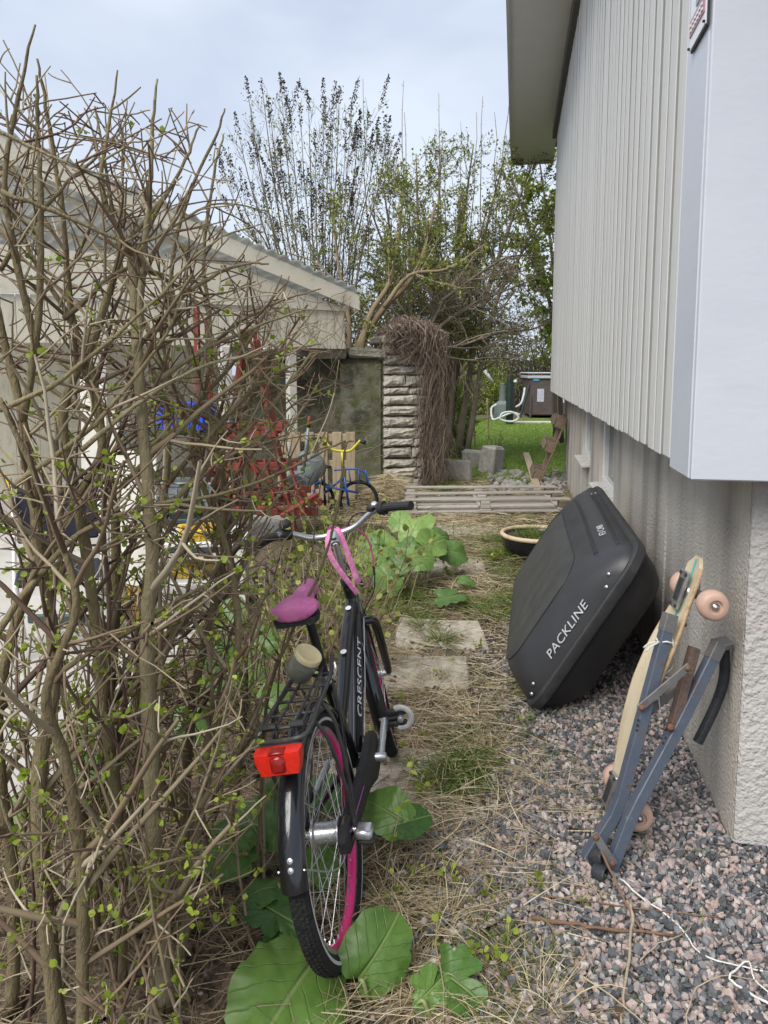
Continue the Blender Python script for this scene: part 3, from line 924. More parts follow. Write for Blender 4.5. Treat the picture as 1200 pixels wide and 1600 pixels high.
# --- the shallow planter
c = G(838, 868)
pot = thing('bowl_planter', 'shallow black glazed planter with cream rim beside the cargo box', 'planter', c)
MB().lathe([(0, 0), (.19, 0), (.235, .02), (.275, .09), (.29, .16), (.296, .175), (.28, .18), (.262, .165), (.255, .13), (0, .13)], c, 40).build('bowl', 'glaze_black', pot, True, ang=50)
MB().tube([(c.x + .280 * math.cos(a), c.y + .280 * math.sin(a), c.z + .180) for a in np.linspace(0, 6.2832, 40, endpoint=False)], 0.019, 8, closed=True).build('rim', 'pot_rim', pot, True)
m = MB()
sp = [(0, .155)] + [(r_, .15 + .012 * math.sin(r_ * 60)) for r_ in (.05, .10, .15, .20, .245)]
m.lathe(sp[1:], c, 24)
m.add([(c.x, c.y, c.z + .158)] + [(c.x + .05 * math.cos(a), c.y + .05 * math.sin(a), c.z + .15 + .012 * math.sin(3)) for a in np.linspace(0, 6.2832, 12, endpoint=False)], None, [(0, k + 1, (k + 1) % 12 + 1) for k in range(12)])
m.build('potting_soil', 'potting_soil', pot, True)

# --- the long pallet lying upside down, its runners on top
g = G(762, 804)
pal = thing('long_pallet', 'weathered long pallet lying upside down across the path', 'pallet', (g.x, g.y, 0.015), (R(1.2), R(-0.8), YAW + R(-1.5)))
L_ = 1.74
def wood(name, c, size, mat, par, rot=None, b=.004):
    o = MB().box((0, 0, 0), size, None, b).build(name, mat, par, local=True)
    o.location = c
    o.rotation_euler = rot or (R(random.uniform(-.5, .5)), R(random.uniform(-.5, .5)), R(random.uniform(-.6, .6)))
    return o
for k, yy in enumerate((0.05, 0.165, 0.29, 0.42, 0.55, 0.69, 0.82)):
    wood('deck_board', (random.uniform(-.02, .02), yy, 0.012 + .001 * (k % 2)), (L_ + random.uniform(-.02, .02), (0.095, .085, .10, .085, .10, .09, .095)[k], 0.022), 'grey_wood', pal)
for xx in (-.80, -0.02, .80):
    wood('cross_board', (xx, 0.435, 0.0355), (0.115, 0.86, 0.021), 'grey_wood', pal)
    for yy in (0.06, 0.43, 0.80):
        wood('block', (xx, yy, 0.085), (0.10, 0.11, 0.076), 'brown_wood' if xx > .5 else 'grey_wood', pal, b=.006)
for yy in (0.06, 0.43, 0.80):
    wood('runner', (0, yy, 0.136), (L_, 0.085, 0.022), 'grey_wood', pal)

# --- the brown pallet propped on end against the wall
a0, a1 = PX(838, 768, 0.30), PX(884, 652, 0.66)
a0.z = 0.03
prop = thing('propped_pallet', 'dark brown pallet end propped steeply against the plinth', 'pallet', a0)
dv = (Vector((0.63, a0.y + .02, 0.90)) - a0)
dl_ = dv.length
dv.normalize()
dvn = Vector((-dv.z, 0, dv.x))
yv = Vector((0, 1, 0))
def pbar(name, t0, t1, n0, n1, y0, y1, mat):
    c_ = a0 + dv * ((t0 + t1) / 2) + dvn * ((n0 + n1) / 2) + yv * ((y0 + y1) / 2)
    rot = np.column_stack([np.array(dvn), np.array(yv), np.array(dv)])
    MB().box(c_, (abs(n1 - n0), abs(y1 - y0), abs(t1 - t0)), rot, .005).build(name, mat, prop)
for y0 in (0.0, 0.36, 0.70):
    pbar('side_board', 0, dl_, -0.06, -0.035, y0, y0 + .10, 'brown_wood')
for t in (0.02, dl_ * .46, dl_ - .16):
    for y0 in (0.003, 0.363, 0.703):
        pbar('block', t, t + .145, -0.035, 0.075, y0, y0 + .095, 'brown_wood')
    pbar('cross_board', t + .02, t + .12, 0.075, 0.098, -0.005, 0.81, 'brown_wood')
pl = thing('loose_plank', 'pale mossy plank lying on the ground behind the pallets', 'plank', G(845, 762))
MB().bar(G(840, 765, .05), G(822, 708, .12), 0.10, 0.028, bev=.004).build('plank', 'pale_wood', pl)

# --- granite blocks by the lawn
for i, (px, py, sz, rz, lab) in enumerate(((713, 752, (.40, .38, .30), 8, 'dark squared granite block nearest the long pallet'), (740, 733, (.36, .34, .30), 4, 'grey granite block behind the nearest block'),
                                  (766, 742, (.24, .40, .42), -22, 'tilted tall granite block beside the bare sapling'))):
    q = G(px, py)
    m = MB().box((0, 0, sz[2] / 2 - 0.02), sz, None, 0.035)
    v = m.v[0]
    m.v[0] = v + RNG.normal(0, 0.012, v.shape)
    o = m.build('granite_block', 'granite', label=lab, category='stone', group='granite blocks at the edge of the lawn')
    o.location = (q.x, q.y + sz[1] / 2, 0)
    o.rotation_euler = (R(-3), R(6 if i == 2 else 1), R(rz))

# ------------------------------------------------------------------ the bicycle
pmat('bike_black', (0.010, 0.0105, 0.012), (0.014, 0.0145, 0.017), 6, 0.16, spec=0.6, coat=0.5, rvar=0.05, spots=[(30, 0.66, 0.08, (0.06, 0.055, 0.05), 0.5)])
pmat('tyre', (0.016, 0.016, 0.017), (0.028, 0.027, 0.026), 25, 0.75, 0.9, 120, spec=0.3)
pmat('rubber', (0.017, 0.017, 0.018), (0.026, 0.026, 0.027), 30, 0.65, 0.3, 150)
pmat('reflect_line', (0.55, 0.56, 0.57), (0.48, 0.48, 0.5), 20, 0.4)
pmat('pink_rim', (0.80, 0.035, 0.24), (0.72, 0.03, 0.20), 8, 0.30, coat=0.3)
pmat('alloy', (0.66, 0.67, 0.68), (0.52, 0.53, 0.54), 25, 0.30, metal=0.85, rvar=0.1)
pmat('spoke', (0.62, 0.62, 0.62), (0.45, 0.45, 0.45), 40, 0.35, metal=0.7)
pmat('pink_fabric', (0.62, 0.19, 0.40), (0.48, 0.12, 0.29), 16, 0.7, 0.7, 40, spots=[(22, 0.55, 0.12, (0.66, 0.33, 0.47), 0.6)], bdist=0.006)
pmat('pink_strap', (0.70, 0.27, 0.47), (0.55, 0.16, 0.34), 22, 0.8, 0.6, 60, spots=[(40, 0.6, 0.08, (0.35, 0.12, 0.22), 0.5)])
pmat('pink_cable', (0.52, 0.06, 0.22), (0.45, 0.05, 0.2), 10, 0.4)
pmat('red_lens', (0.75, 0.03, 0.015), (0.62, 0.02, 0.01), 90, 0.14, 0.5, 320, spec=0.6, bdist=0.002)
pmat('red_dark', (0.22, 0.008, 0.006), (0.30, 0.012, 0.01), 50, 0.12, spec=0.6)
pmat('rack_steel', (0.035, 0.034, 0.036), (0.06, 0.058, 0.06), 20, 0.42, spots=[(30, 0.6, 0.1, (0.13, 0.10, 0.08), 0.5)])
pmat('white_decal', (0.75, 0.75, 0.76), (0.65, 0.65, 0.66), 20, 0.35)
pmat('purple_decal', (0.25, 0.05, 0.30), (0.3, 0.08, 0.35), 20, 0.35)
pmat('reflector_grey', (0.45, 0.44, 0.42), (0.36, 0.35, 0.33), 60, 0.4, 0.4, 200)
pmat('jar_glass', (0.80, 0.83, 0.78), (0.70, 0.74, 0.66), 6, 0.07, trans=0.88, ior=1.45)
pmat('jar_content', (0.46, 0.42, 0.32), (0.34, 0.31, 0.23), 20, 0.8, 0.4, 50)
pmat('jar_lid', (0.66, 0.57, 0.34), (0.55, 0.46, 0.26), 14, 0.45, spots=[(20, 0.6, 0.1, (0.3, 0.22, 0.12), 0.4)])

bike = thing('bicycle', 'black bicycle with pink saddle and pink rims leaning into the bare shrub', 'bicycle', (-0.406, 1.771, -0.014), (0, R(-10.9), R(3.25)))
bike.scale = (0.985, 0.985, 0.985)
def bp(m, name, mat, par=bike, smooth=True, ang=45, **k):
    return m.build(name, mat, par, smooth, True, ang, **k)
WR = 0.315
def circ(c, r, n=64, x=0.0):
    return [(c[0] + x, c[1] + r * math.cos(a), c[2] + r * math.sin(a)) for a in np.linspace(0, 2 * math.pi, n, endpoint=False)]
RX = Euler((0, R(90), 0))
def wheel(c, par, Mx=None, hub_w=0.11, big_hub=True):
    def fin(m):
        return m.xform(Mx) if Mx is not None else m
    prof = [(WR - .046, -.013), (WR - .038, -.021), (WR - .022, -.0245), (WR - .010, -.022), (WR - .003, -.014), (WR, 0), (WR - .003, .014), (WR - .010, .022), (WR - .022, .0245), (WR - .038, .021), (WR - .046, .013)]
    ty = bp(fin(MB().lathe(prof, c, 72, RX)), 'wheel', 'tyre', par)
    kn = MB()                                       # tread blocks
    for k in range(110):
        a = 2 * math.pi * k / 110
        for (x, dr, da) in ((-.014, -.004, 0.0), (-.005, -.0005, .03), (.005, -.0005, 0.0), (.014, -.004, .03)):
            r_ = WR + dr
            aa = a + da
            p = np.array((c[0] + x, c[1] + r_ * math.cos(aa), c[2] + r_ * math.sin(aa)))
            u, v = np.array((0, -math.sin(aa), math.cos(aa))), np.array((0, math.cos(aa), math.sin(aa)))
            w = np.array((1, 0, 0))
            kn.box(p, (.0075, .0095, .004), np.column_stack([w, u, v]))
    bp(fin(kn), 'tread_blocks', 'tyre', ty, False, kind='stuff')
    for sgn in (-1, 1):
        bp(fin(MB().lathe([(WR - .030, sgn * .0245), (WR - .0275, sgn * .0252), (WR - .0245, sgn * .0252), (WR - .022, sgn * .0247)], c, 72, RX)), 'reflective_line', 'reflect_line', ty)
    rp = [(WR - .042, -.0135), (WR - .055, -.0135), (WR - .062, -.009), (WR - .066, 0), (WR - .062, .009), (WR - .055, .0135), (WR - .042, .0135)]
    bp(fin(MB().lathe(rp, c, 72, RX)), 'rim', 'pink_rim', ty)
    for sgn in (-1, 1):
        bp(fin(MB().lathe([(WR - .0535, sgn * .0140), (WR - .044, sgn * .0143), (WR - .041, sgn * .0135)], c, 72, RX)), 'brake_track', 'alloy', ty)
    hr = 0.034 if big_hub else 0.020
    hw = 0.032
    hp = [(.006, -.062), (.010, -.060), (.012, -hw - .008), (hr + .006, -hw - .006), (hr + .006, -hw), (hr * .9, -hw + .004), (hr * .85, 0), (hr * .9, hw - .004), (hr + .006, hw), (hr + .006, hw + .006), (.012, hw + .008), (.010, .060), (.006, .062)]
    bp(fin(MB().lathe(hp, c, 24, RX)), 'hub', 'alloy', ty)
    sp = MB()
    ps, rs = [], []
    for k in range(36):
        a = 2 * math.pi * k / 36
        sgn = 1 if k % 2 else -1
        tw = (0.55 if (k // 2) % 2 else -0.55)
        p0 = (c[0] + sgn * (hw + .003), c[1] + (hr + .002) * math.cos(a + tw), c[2] + (hr + .002) * math.sin(a + tw))
        p1 = (c[0], c[1] + (WR - .062) * math.cos(a), c[2] + (WR - .062) * math.sin(a))
        ps.append([p0, p1]); rs.append([.0011, .0011])
    sp.tubes(np.array(ps), np.array(rs), 5)
    bp(fin(sp), 'spokes', 'spoke', ty, kind='stuff')
    nb = MB()
    for k in range(36):
        a = 2 * math.pi * k / 36
        nb.box((c[0], c[1] + (WR - .069) * math.cos(a), c[2] + (WR - .069) * math.sin(a)), (.004, .010, .004), Euler((a, 0, 0)))
    bp(fin(nb), 'spoke_nipples', 'spoke', ty, False, kind='stuff')
    return ty
def fender(c, a0, a1, r, wid, name, par, Mx=None, lip=0.012):
    secs = []
    for a in np.linspace(R(a0), R(a1), 34):
        s = []
        for th in np.linspace(-1.25, 1.25, 11):
            rr = r - (1 - math.cos(th)) * wid * 0.62
            s.append((c[0] + wid / 2 * math.sin(th) / math.sin(1.25), c[1] + rr * math.cos(a), c[2] + rr * math.sin(a)))
        for th in np.linspace(1.25, -1.25, 11):
            rr = r - .003 - (1 - math.cos(th)) * wid * 0.62
            s.append((c[0] + (wid / 2 - .002) * math.sin(th) / math.sin(1.25), c[1] + rr * math.cos(a), c[2] + rr * math.sin(a)))
        secs.append(s)
    m = MB().loft(secs)
    if Mx is not None:
        m.xform(Mx)
    return bp(m, name, 'bike_black', par)
RH, FH = (0, 0, WR), (0, 1.045, WR)
rw = wheel(RH, bike)
fnd = fender(RH, 40, 168, WR + .027, .066, 'rear_mudguard', bike)
for dz_ in (0, .022):
    a = R(156) + dz_ * 2.6
    M3 = np.array(Vector((0, math.cos(a), math.sin(a))).to_track_quat('Z', 'Y').to_matrix())
    bp(MB().lathe([(0, 0), (.0075, 0), (.0065, .003), (0, .0045)], (.004, (WR + .027) * math.cos(a), WR + (WR + .027) * math.sin(a)), 12, M3), 'bolt', 'alloy', fnd)
for sgn in (-1, 1):
    a = R(160)
    bp(MB().tube(smooth_path([(sgn * .066, 0, WR), (sgn * .050, -.12, WR - .02), (sgn * .030, (WR + .012) * math.cos(a), WR + (WR + .012) * math.sin(a))], 4), .0022, 6), 'stay', 'spoke', fnd)
# frame
BB = (0, .435, .285)
SEAT_T, HEAD_B, HEAD_T = (0, .285, .625), (0, .865, .625), (0, .820, .765)
fr_ = bp(MB().tube([(0, .43, .27), (0, .425, .30), (0, .285, .625), (0, .282, .632)], [.017, .017, .0165, .018], 14), 'frame', 'bike_black')
bp(MB().tube([(0, .845, .70), (0, .60, .595), (0, .45, .50), (0, .352, .452)], [.021, .024, .022, .017], 14, squash=(1, 1)), 'top_tube', 'bike_black', fr_)
bp(MB().tube([(0, .868, .635), (0, .66, .455), (0, .45, .29)], [.024, .027, .024], 16), 'down_tube', 'bike_black', fr_)
bp(MB().tube([(0, .868, .615), (0, .818, .775)], [.020, .020], 14), 'head_tube', 'bike_black', fr_)
bp(MB().tube([(-.045, .435, .285), (.045, .435, .285)], .022, 14), 'bottom_bracket', 'bike_black', fr_)
for sgn in (-1, 1):
    bp(MB().tube(smooth_path([(sgn * .012, .425, .285), (sgn * .040, .28, .295), (sgn * .064, .04, .313), (sgn * .065, -.01, .315)], 4), .010, 8), 'chain_stay', 'bike_black', fr_)
    bp(MB().tube(smooth_path([(sgn * .012, .296, .60), (sgn * .042, .20, .51), (sgn * .064, .01, .325)], 4), .0085, 8), 'seat_stay', 'bike_black', fr_)
    bp(MB().box((sgn * .068, 0, WR), (.008, .05, .04), None, .003), 'dropout', 'bike_black', fr_, False)
# lettering on the right of the down tube, badges on top
put = put_text
dtd = (Vector((0, .868, .635)) - Vector((0, .45, .29))).normalized()
def local_text(txt, size, c, xd, yd, mat, par, sx=1.0, shear=0.0, spacing=1.0):
    me = font_mesh(txt, size, 0.0008, shear, spacing)
    me.materials.append(MATS[mat])
    xd = Vector(xd).normalized(); yd = Vector(yd); yd = (yd - xd * yd.dot(xd)).normalized(); zd = xd.cross(yd)
    o = link('lettering', me, par)
    M = Matrix.Identity(4)
    for r_ in range(3):
        M[r_][0], M[r_][1], M[r_][2], M[r_][3] = xd[r_] * sx, yd[r_], zd[r_], c[r_]
    o.matrix_local = M
    return o
dn_ = Vector((0, -dtd.z, dtd.y))                    # up and back from the down tube
nrm = (Vector((1, 0, 0)) * 0.75 + dn_ * 0.66).normalized()
local_text('CRESCENT', 0.027, Vector((0, .66, .46)) + nrm * 0.0275, dtd, dtd.cross(nrm) * -1, 'white_decal', fr_, 2.3, 0.15)
bp(MB().tube([Vector((0, .85, .62)) + nrm * .0235 + dtd.cross(nrm) * .022, Vector((0, .66, .456)) + nrm * .0225 + dtd.cross(nrm) * .024, Vector((0, .50, .33)) + nrm * .0225 + dtd.cross(nrm) * .020], .0016, 4), 'pinstripe', 'white_decal', fr_)
for (y_, z_) in ((.76, .6925), (.56, .604)):
    bp(MB().lathe([(0, 0), (.011, 0), (.011, .0008), (0, .0008)], (0.002, y_, z_), 14, Euler((R(23), 0, 0))), 'badge', 'white_decal', fr_)
# chain guard, chainring, crank, pedal
secs = []
for (y_, zc, h, w) in ((-.075, .315, .030, .010), (-.05, .315, .062, .014), (.05, .312, .070, .015), (.30, .300, .085, .013), (.42, .290, .140, .013), (.50, .285, .12, .012), (.535, .285, .06, .009)):
    secs.append([(.056 + w * a, y_, zc + h / 2 * b_) for a, b_ in ((-1, -.85), (-.8, -1), (.8, -1), (1, -.85), (1, .85), (.8, 1), (-.8, 1), (-1, .85))])
bp(MB().loft(secs), 'chain_guard', 'rubber', bike, False)
bp(MB().tube([(.0715, -.03, .330), (.0715, .20, .322)], .002, 4), 'purple_stripe', 'purple_decal', bike)
cr = bp(MB().tube(smooth_path([(.084, .435, .285), (.086, .50, .305), (.090, .590, .335)], 3), [.015, .0135, .013, .0125, .012, .012, .0135], 10, squash=(1, .75)), 'crank', 'alloy')
bp(MB().lathe([(0, -.03), (.014, -.03), (.014, .008), (.010, .012), (0, .012)], (.092, .435, .285), 14, RX), 'crank_bolt', 'alloy', cr)
pd = bp(MB().box((.134, .590, .357), (.070, .020, .026), Euler((R(20), 0, 0)), .006), 'pedal', 'rubber', bike, False)
bp(MB().tube([(.094, .590, .336), (.15, .590, .338)], .009, 10), 'pedal_axle', 'rubber', pd)
bp(MB().box((.134, .588, .317), (.070, .020, .022), Euler((R(20), 0, 0)), .006), 'pedal_cage', 'rubber', pd, False)
arc = []
for a in np.linspace(-R(115), R(115), 22):
    arc.append((.148 + .036 * math.cos(a), .582, .338 + .036 * math.sin(a)))
bp(MB().tube(arc, .0095, 8, squash=(.8, 1.1)), 'pedal_ring', 'reflector_grey', pd)
bp(MB().lathe([(0, -.006), (.011, -.006), (.011, .012), (.008, .016), (0, .017)], (.148, .578, .338), 14, Euler((R(90), 0, 0))), 'pedal_cap', 'alloy', pd)
cl_ = bp(MB().tube([(-.090, .435, .285), (-.100, .27, .276)], .012, 8), 'crank', 'alloy')
bp(MB().box((-.145, .27, .276), (.082, .07, .024), None, .006), 'pedal', 'rubber', bike, False)
# gear box on the right of the rear hub
sh = bp(MB().box((.104, -.012, .318), (.046, .050, .026), Euler((0, R(8), 0)), .006), 'shift_box', 'alloy', bike, False)
bp(MB().box((.106, -.012, .298), (.046, .044, .016), Euler((0, R(8), 0)), .006), 'shift_box_base', 'rubber', sh, False)
bp(MB().lathe([(0, -.01), (.010, -.01), (.010, .012), (.007, .018), (0, .018)], (.080, .0, WR + .004), 12, RX), 'axle_nut', 'alloy', sh)
bp(MB().lathe([(.020, 0), (.036, 0), (.038, .003), (.036, .006), (.020, .006)], (.048, 0, WR), 20, RX), 'sprocket', 'rusty_steel', rw)
# seat post and saddle
bp(MB().tube([(0, .290, .615), (0, .228, .875)], .0135, 12), 'seat_post', 'rubber')
cb = bp(MB().lathe([(.016, -.014), (.0215, -.014), (.0215, .014), (.016, .014)], (0, .284, .632), 16, Euler((R(14), 0, 0))), 'seat_clamp', 'alloy')
bp(MB().tube(smooth_path([(.006, .262, .634), (.03, .262, .638), (.038, .28, .655), (.036, .29, .672)], 4), .004, 6), 'quick_release', 'alloy', cb)
sad = []
SY, SZ_ = .205, .895
for (t, hw_, ht, dz_) in ((-.118, .020, .014, .000), (-.115, .055, .018, .002), (-.105, .066, .020, .004), (-.075, .070, .024, .005), (-.040, .054, .026, .004), (0, .034, .026, .004), (.04, .030, .028, .006), (.08, .027, .027, .008), (.120, .025, .026, .008), (.142, .019, .021, .004), (.150, .007, .010, .0)):
    s = []
    for a in np.linspace(0, 2 * math.pi, 18, endpoint=False):
        ca, sa = math.cos(a), math.sin(a)
        s.append((hw_ * math.copysign(abs(ca) ** .75, ca), SY + t, SZ_ + dz_ + (ht * sa if sa > 0 else .032 * sa * min(1, hw_ / .03) * .75) + .0012 * math.sin(a * 5 + t * 90) * (sa > -.2)))
    sad.append(s)
sd_o = bp(MB().loft(sad), 'saddle', 'pink_fabric', bike, True, 80)
low = []
for (t, hw_) in ((-.110, .060), (-.08, .068), (-.04, .056), (.02, .030), (.10, .018), (.13, .012)):
    low.append([(hw_ * a, SY + t, SZ_ - .026 + b_) for a, b_ in ((-1, .008), (-.9, -.010), (.9, -.010), (1, .008))])
bp(MB().loft(low), 'saddle_base', 'rubber', sd_o, False)
for sgn in (-1, 1):
    bp(MB().tube(smooth_path([(sgn * .04, SY - .11, SZ_ - .035), (sgn * .022, SY - .03, SZ_ - .052), (sgn * .012, SY + .10, SZ_ - .035)], 4), .0035, 6), 'saddle_rail', 'rack_steel', sd_o)
bp(MB().box((0, .230, .852), (.05, .045, .030), None, .006), 'saddle_clamp', 'rubber', sd_o, False)
# fork, front wheel and bars turn together about the steering axis
ST = Matrix.Translation(Vector((0, .843, .695))) @ Matrix.Rotation(R(11), 4, Vector((0, -.30, .955))) @ Matrix.Translation(Vector((0, -.843, -.695)))
fork = bp(MB().tube([(0, .868, .612), (0, .876, .590)], [.026, .030], 14).xform(ST), 'fork', 'bike_black')
for sgn in (-1, 1):
    bp(MB().tube(smooth_path([(sgn * .020, .878, .596), (sgn * .058, .890, .585), (sgn * .066, .915, .53), (sgn * .066, .985, .41), (sgn * .064, 1.045, .315)], 4), [.018] * 8 + [.017] * 4 + [.0165] * 4 + [.013], 10).xform(ST), 'fork_leg', 'bike_black', fork)
fw = wheel(FH, bike, ST, big_hub=False)
fender(FH, 62, 196, WR + .026, .062, 'front_mudguard', bike, ST)
bp(MB().lathe([(0, 0), (.006, 0), (.005, .003), (0, .004)], (0.0, FH[1] + (WR + .028) * math.cos(R(186)), WR + (WR + .028) * math.sin(R(186))), 10, Euler((R(90), 0, 0))).xform(ST), 'bolt', 'alloy', bike)
stem = bp(MB().tube([(0, .822, .765), (0, .768, .935)], .0125, 14).xform(ST), 'stem', 'alloy')
bp(MB().lathe([(.013, 0), (.021, .001), (.021, .018), (.016, .026), (.013, .027)], (0, .820, .768), 16, Euler((R(17), 0, 0))).xform(ST), 'headset', 'rubber', stem)
bp(MB().tube([(0, .762, .930), (0, .790, .948), (0, .828, .955)], [.018, .019, .021], 14).xform(ST), 'stem_head', 'alloy', stem)
bp(MB().lathe([(0, 0), (.009, 0), (.009, .007), (.005, .0075), (.005, .004), (0, .004)], (0, .764, .948), 12).xform(ST), 'stem_bolt', 'dark_tube', stem)
half = [(0, .826, .957), (.05, .828, .958), (.095, .822, .970), (.145, .805, 1.000), (.185, .785, 1.012), (.225, .750, 1.016), (.290, .690, 1.012)]
barp = [(-a, b_, c_) for a, b_, c_ in half[::-1]] + half[1:]
bars = bp(MB().tube(smooth_path(barp, 4), .0115, 12).xform(ST), 'handlebar', 'alloy')
for sgn in (-1, 1):
    gp = [(sgn * a, b_, c_) for a, b_, c_ in ((.200, .770, 1.014), (.225, .750, 1.016), (.255, .722, 1.015), (.296, .684, 1.012))]
    g_ = MB()
    pth = smooth_path(gp, 6)
    rr = [.0155 + .0012 * (k % 2) for k in range(len(pth))]
    rr[0] = .018; rr[-1] = .017
    bp(g_.tube(pth, rr, 14).xform(ST), 'grip', 'rubber', bars, True, 20)
bp(MB().tube([(.186, .786, 1.013), (.207, .772, 1.015)], [.024, .026], 16).xform(ST), 'gear_shifter', 'rubber', bars)
bp(MB().lathe([(0, 0), (.013, 0), (.013, .006), (.009, .012), (0, .013)], (.172, .780, 1.032), 14, Euler((R(40), 0, 0))).xform(ST), 'shifter_cap', 'alloy', bars)
bp(MB().box((.155, .79, 1.022), (.030, .026, .022), Euler((0, R(10), R(-30))), .006).xform(ST), 'shifter_housing', 'rubber', bars, False)
bp(MB().tube([(-.150, .803, 1.0), (-.185, .785, 1.012)], [.019, .021], 14).xform(ST), 'bell_clamp', 'rubber', bars)
bell = bp(MB().lathe([(.022, -.004), (.024, 0), (.023, .010), (.015, .019), (.006, .022), (0, .022)], (-.160, .790, 1.040), 20, Euler((R(12), 0, 0))).xform(ST), 'bell', 'rubber', bars)
bp(MB().tube(smooth_path([(-.19, .80, 1.005), (-.22, .815, .995), (-.28, .775, .985), (-.31, .745, .985)], 4), [.006] * 12 + [.004], 8, squash=(1, .7)).xform(ST), 'brake_lever', 'rubber', bars)
bp(MB().tube(smooth_path([(.165, .80, 1.006), (.10, .86, 1.005), (.06, .90, .97), (.03, .905, .90)], 4), .0028, 6).xform(ST), 'cable', 'rubber', bars)
bp(MB().tube(smooth_path([(.02, .855, .965), (.075, .88, .955), (.115, .885, .90), (.118, .875, .83), (.112, .87, .79)], 6), .0032, 6).xform(ST), 'cable', 'pink_cable', bars)
bp(MB().tube([(.112, .87, .795), (.108, .868, .76)], .0042, 6).xform(ST), 'cable_ferrule', 'rubber', bars)
bp(MB().tube(smooth_path([(.108, .868, .76), (.09, .872, .70), (.04, .875, .64), (.01, .87, .60)], 4), .0026, 6).xform(ST), 'cable', 'rubber', bars)
bp(MB().tube(smooth_path([(-.17, .80, 1.0), (-.09, .86, .95), (-.02, .88, .86), (.03, .84, .76), (.034, .70, .56), (.03, .47, .34)], 5), .0026, 6), 'cable', 'rubber', bars)
# pink strap looped over the bars
def strap(pts, w, name='strap'):
    p = smooth_path(pts, 6)
    m = MB().tube(p, w, 8, squash=(1.0, .22))
    return bp(m.xform(ST), name, 'pink_strap', bars)
strap([(.012, .835, .978), (.024, .805, .955), (.032, .785, .90), (.038, .775, .84), (.042, .770, .79), (.046, .775, .770)], .011)
strap([(-.008, .835, .978), (-.026, .795, .945), (-.028, .775, .89), (-.006, .765, .825), (.020, .762, .765), (.032, .765, .735)], .011)
strap([(-.010, .842, .975), (.0, .832, .990), (.012, .842, .976)], .012)
# the rear carrier
RZ = .690
car = bp(MB().tube(smooth_path([(.052, .215, RZ + .03), (.056, .14, RZ + .002), (.062, -.05, RZ), (.066, -.15, RZ), (.058, -.192, RZ - .004), (.030, -.205, RZ - .006), (-.030, -.205, RZ - .006), (-.058, -.192, RZ - .004), (-.066, -.15, RZ), (-.062, -.05, RZ), (-.056, .14, RZ + .002), (-.052, .215, RZ + .03)], 4), .0062, 8), 'carrier', 'rack_steel')
for y_ in (.16, .08, .0, -.08, -.15):
    bp(MB().tube([(-.060, y_, RZ), (.060, y_, RZ)], .0042, 6), 'cross_rod', 'rack_steel', car)
for x_ in (-.022, .022):
    bp(MB().tube([(x_, .20, RZ + .006), (x_, -.20, RZ + .004)], .0038, 6), 'long_rod', 'rack_steel', car)
for sgn in (-1, 1):
    bp(MB().tube(smooth_path([(sgn * .062, -.02, RZ - .004), (sgn * .085, -.01, .62), (sgn * .088, 0, .45), (sgn * .078, .004, WR + .01)], 4), .0052, 8), 'strut', 'rack_steel', car)
    bp(MB().tube(smooth_path([(sgn * .064, -.12, RZ - .004), (sgn * .085, -.10, .62), (sgn * .088, -.04, .45), (sgn * .078, -.002, WR + .01)], 4), .0048, 8), 'strut', 'rack_steel', car)
    bp(MB().tube(smooth_path([(sgn * .05, .20, RZ + .02), (sgn * .03, .26, RZ - .03), (sgn * .016, .288, .61)], 4), .0045, 6), 'bracket', 'rack_steel', car)
bp(MB().tube(smooth_path([(-.048, -.15, RZ + .012), (-.045, .05, RZ + .022), (-.03, .14, RZ + .02), (.03, .14, RZ + .02), (.045, .05, RZ + .022), (.048, -.15, RZ + .012)], 4), .0035, 6), 'spring_clip', 'rack_steel', car)
for sgn in (-1, 1):
    hel = [(sgn * (.018 + .036 * k / 60), -.165 + .0075 * math.cos(k * 1.05), RZ + .012 + .0075 * math.sin(k * 1.05)) for k in range(61)]
    bp(MB().tube(hel, .0018, 5), 'spring', 'rack_steel', car)
# tail light
lt = MB()
sec = []
for (y_, k) in ((-.252, .90), (-.250, .96), (-.236, 1.0), (-.214, .98)):
    out = [(-.056, .026), (.056, .026), (.056, .004), (.046, -.030), (-.046, -.030), (-.056, .004)]
    sec.append([(a * k, y_, .652 + b_ * k) for a, b_ in out])
lt.loft(sec)
lamp = bp(lt, 'tail_light', 'red_lens', bike, False)
bp(MB().box((0, -.252, .650), (.036, .014, .040), None, .006), 'lamp_window', 'red_dark', lamp, False)
bp(MB().box((0, -.240, .676), (.040, .030, .008), None, .003), 'lamp_hood', 'red_dark', lamp, False)
bp(MB().box((0, -.205, .662), (.10, .022, .036), None, .006), 'lamp_housing', 'rubber', lamp, False)

# the preserving jar left on the carrier
BM = Matrix.LocRotScale(bike.location, bike.rotation_euler, bike.scale)
jp = BM @ Vector((-.008, .115, RZ + .052))
jar = thing('glass_jar', 'small glass jar with cream lid lying on the carrier behind the saddle', 'jar', jp, (R(8), R(30), 0))
jar.scale = (1.08, 1.08, 1.08)
MB().lathe([(0, -.038), (.030, -.038), (.035, -.032), (.036, .018), (.033, .026), (.0325, .034), (.030, .034), (.0305, .026), (.033, .016), (.032, -.030), (.027, -.035), (0, -.035)], (0, 0, 0), 28).build('glass', 'jar_glass', jar, True, True, 50)
MB().lathe([(0, -.033), (.026, -.033), (.0305, -.028), (.031, .004), (0, .006)], (0, 0, 0), 24).build('contents', 'jar_content', jar, True, True, 50)
MB().lathe([(.0345, .024), (.036, .025), (.036, .037), (.034, .040), (.029, .0395), (.027, .038), (0, .0385)], (0, 0, 0), 32).build('lid', 'jar_lid', jar, True, True, 50)

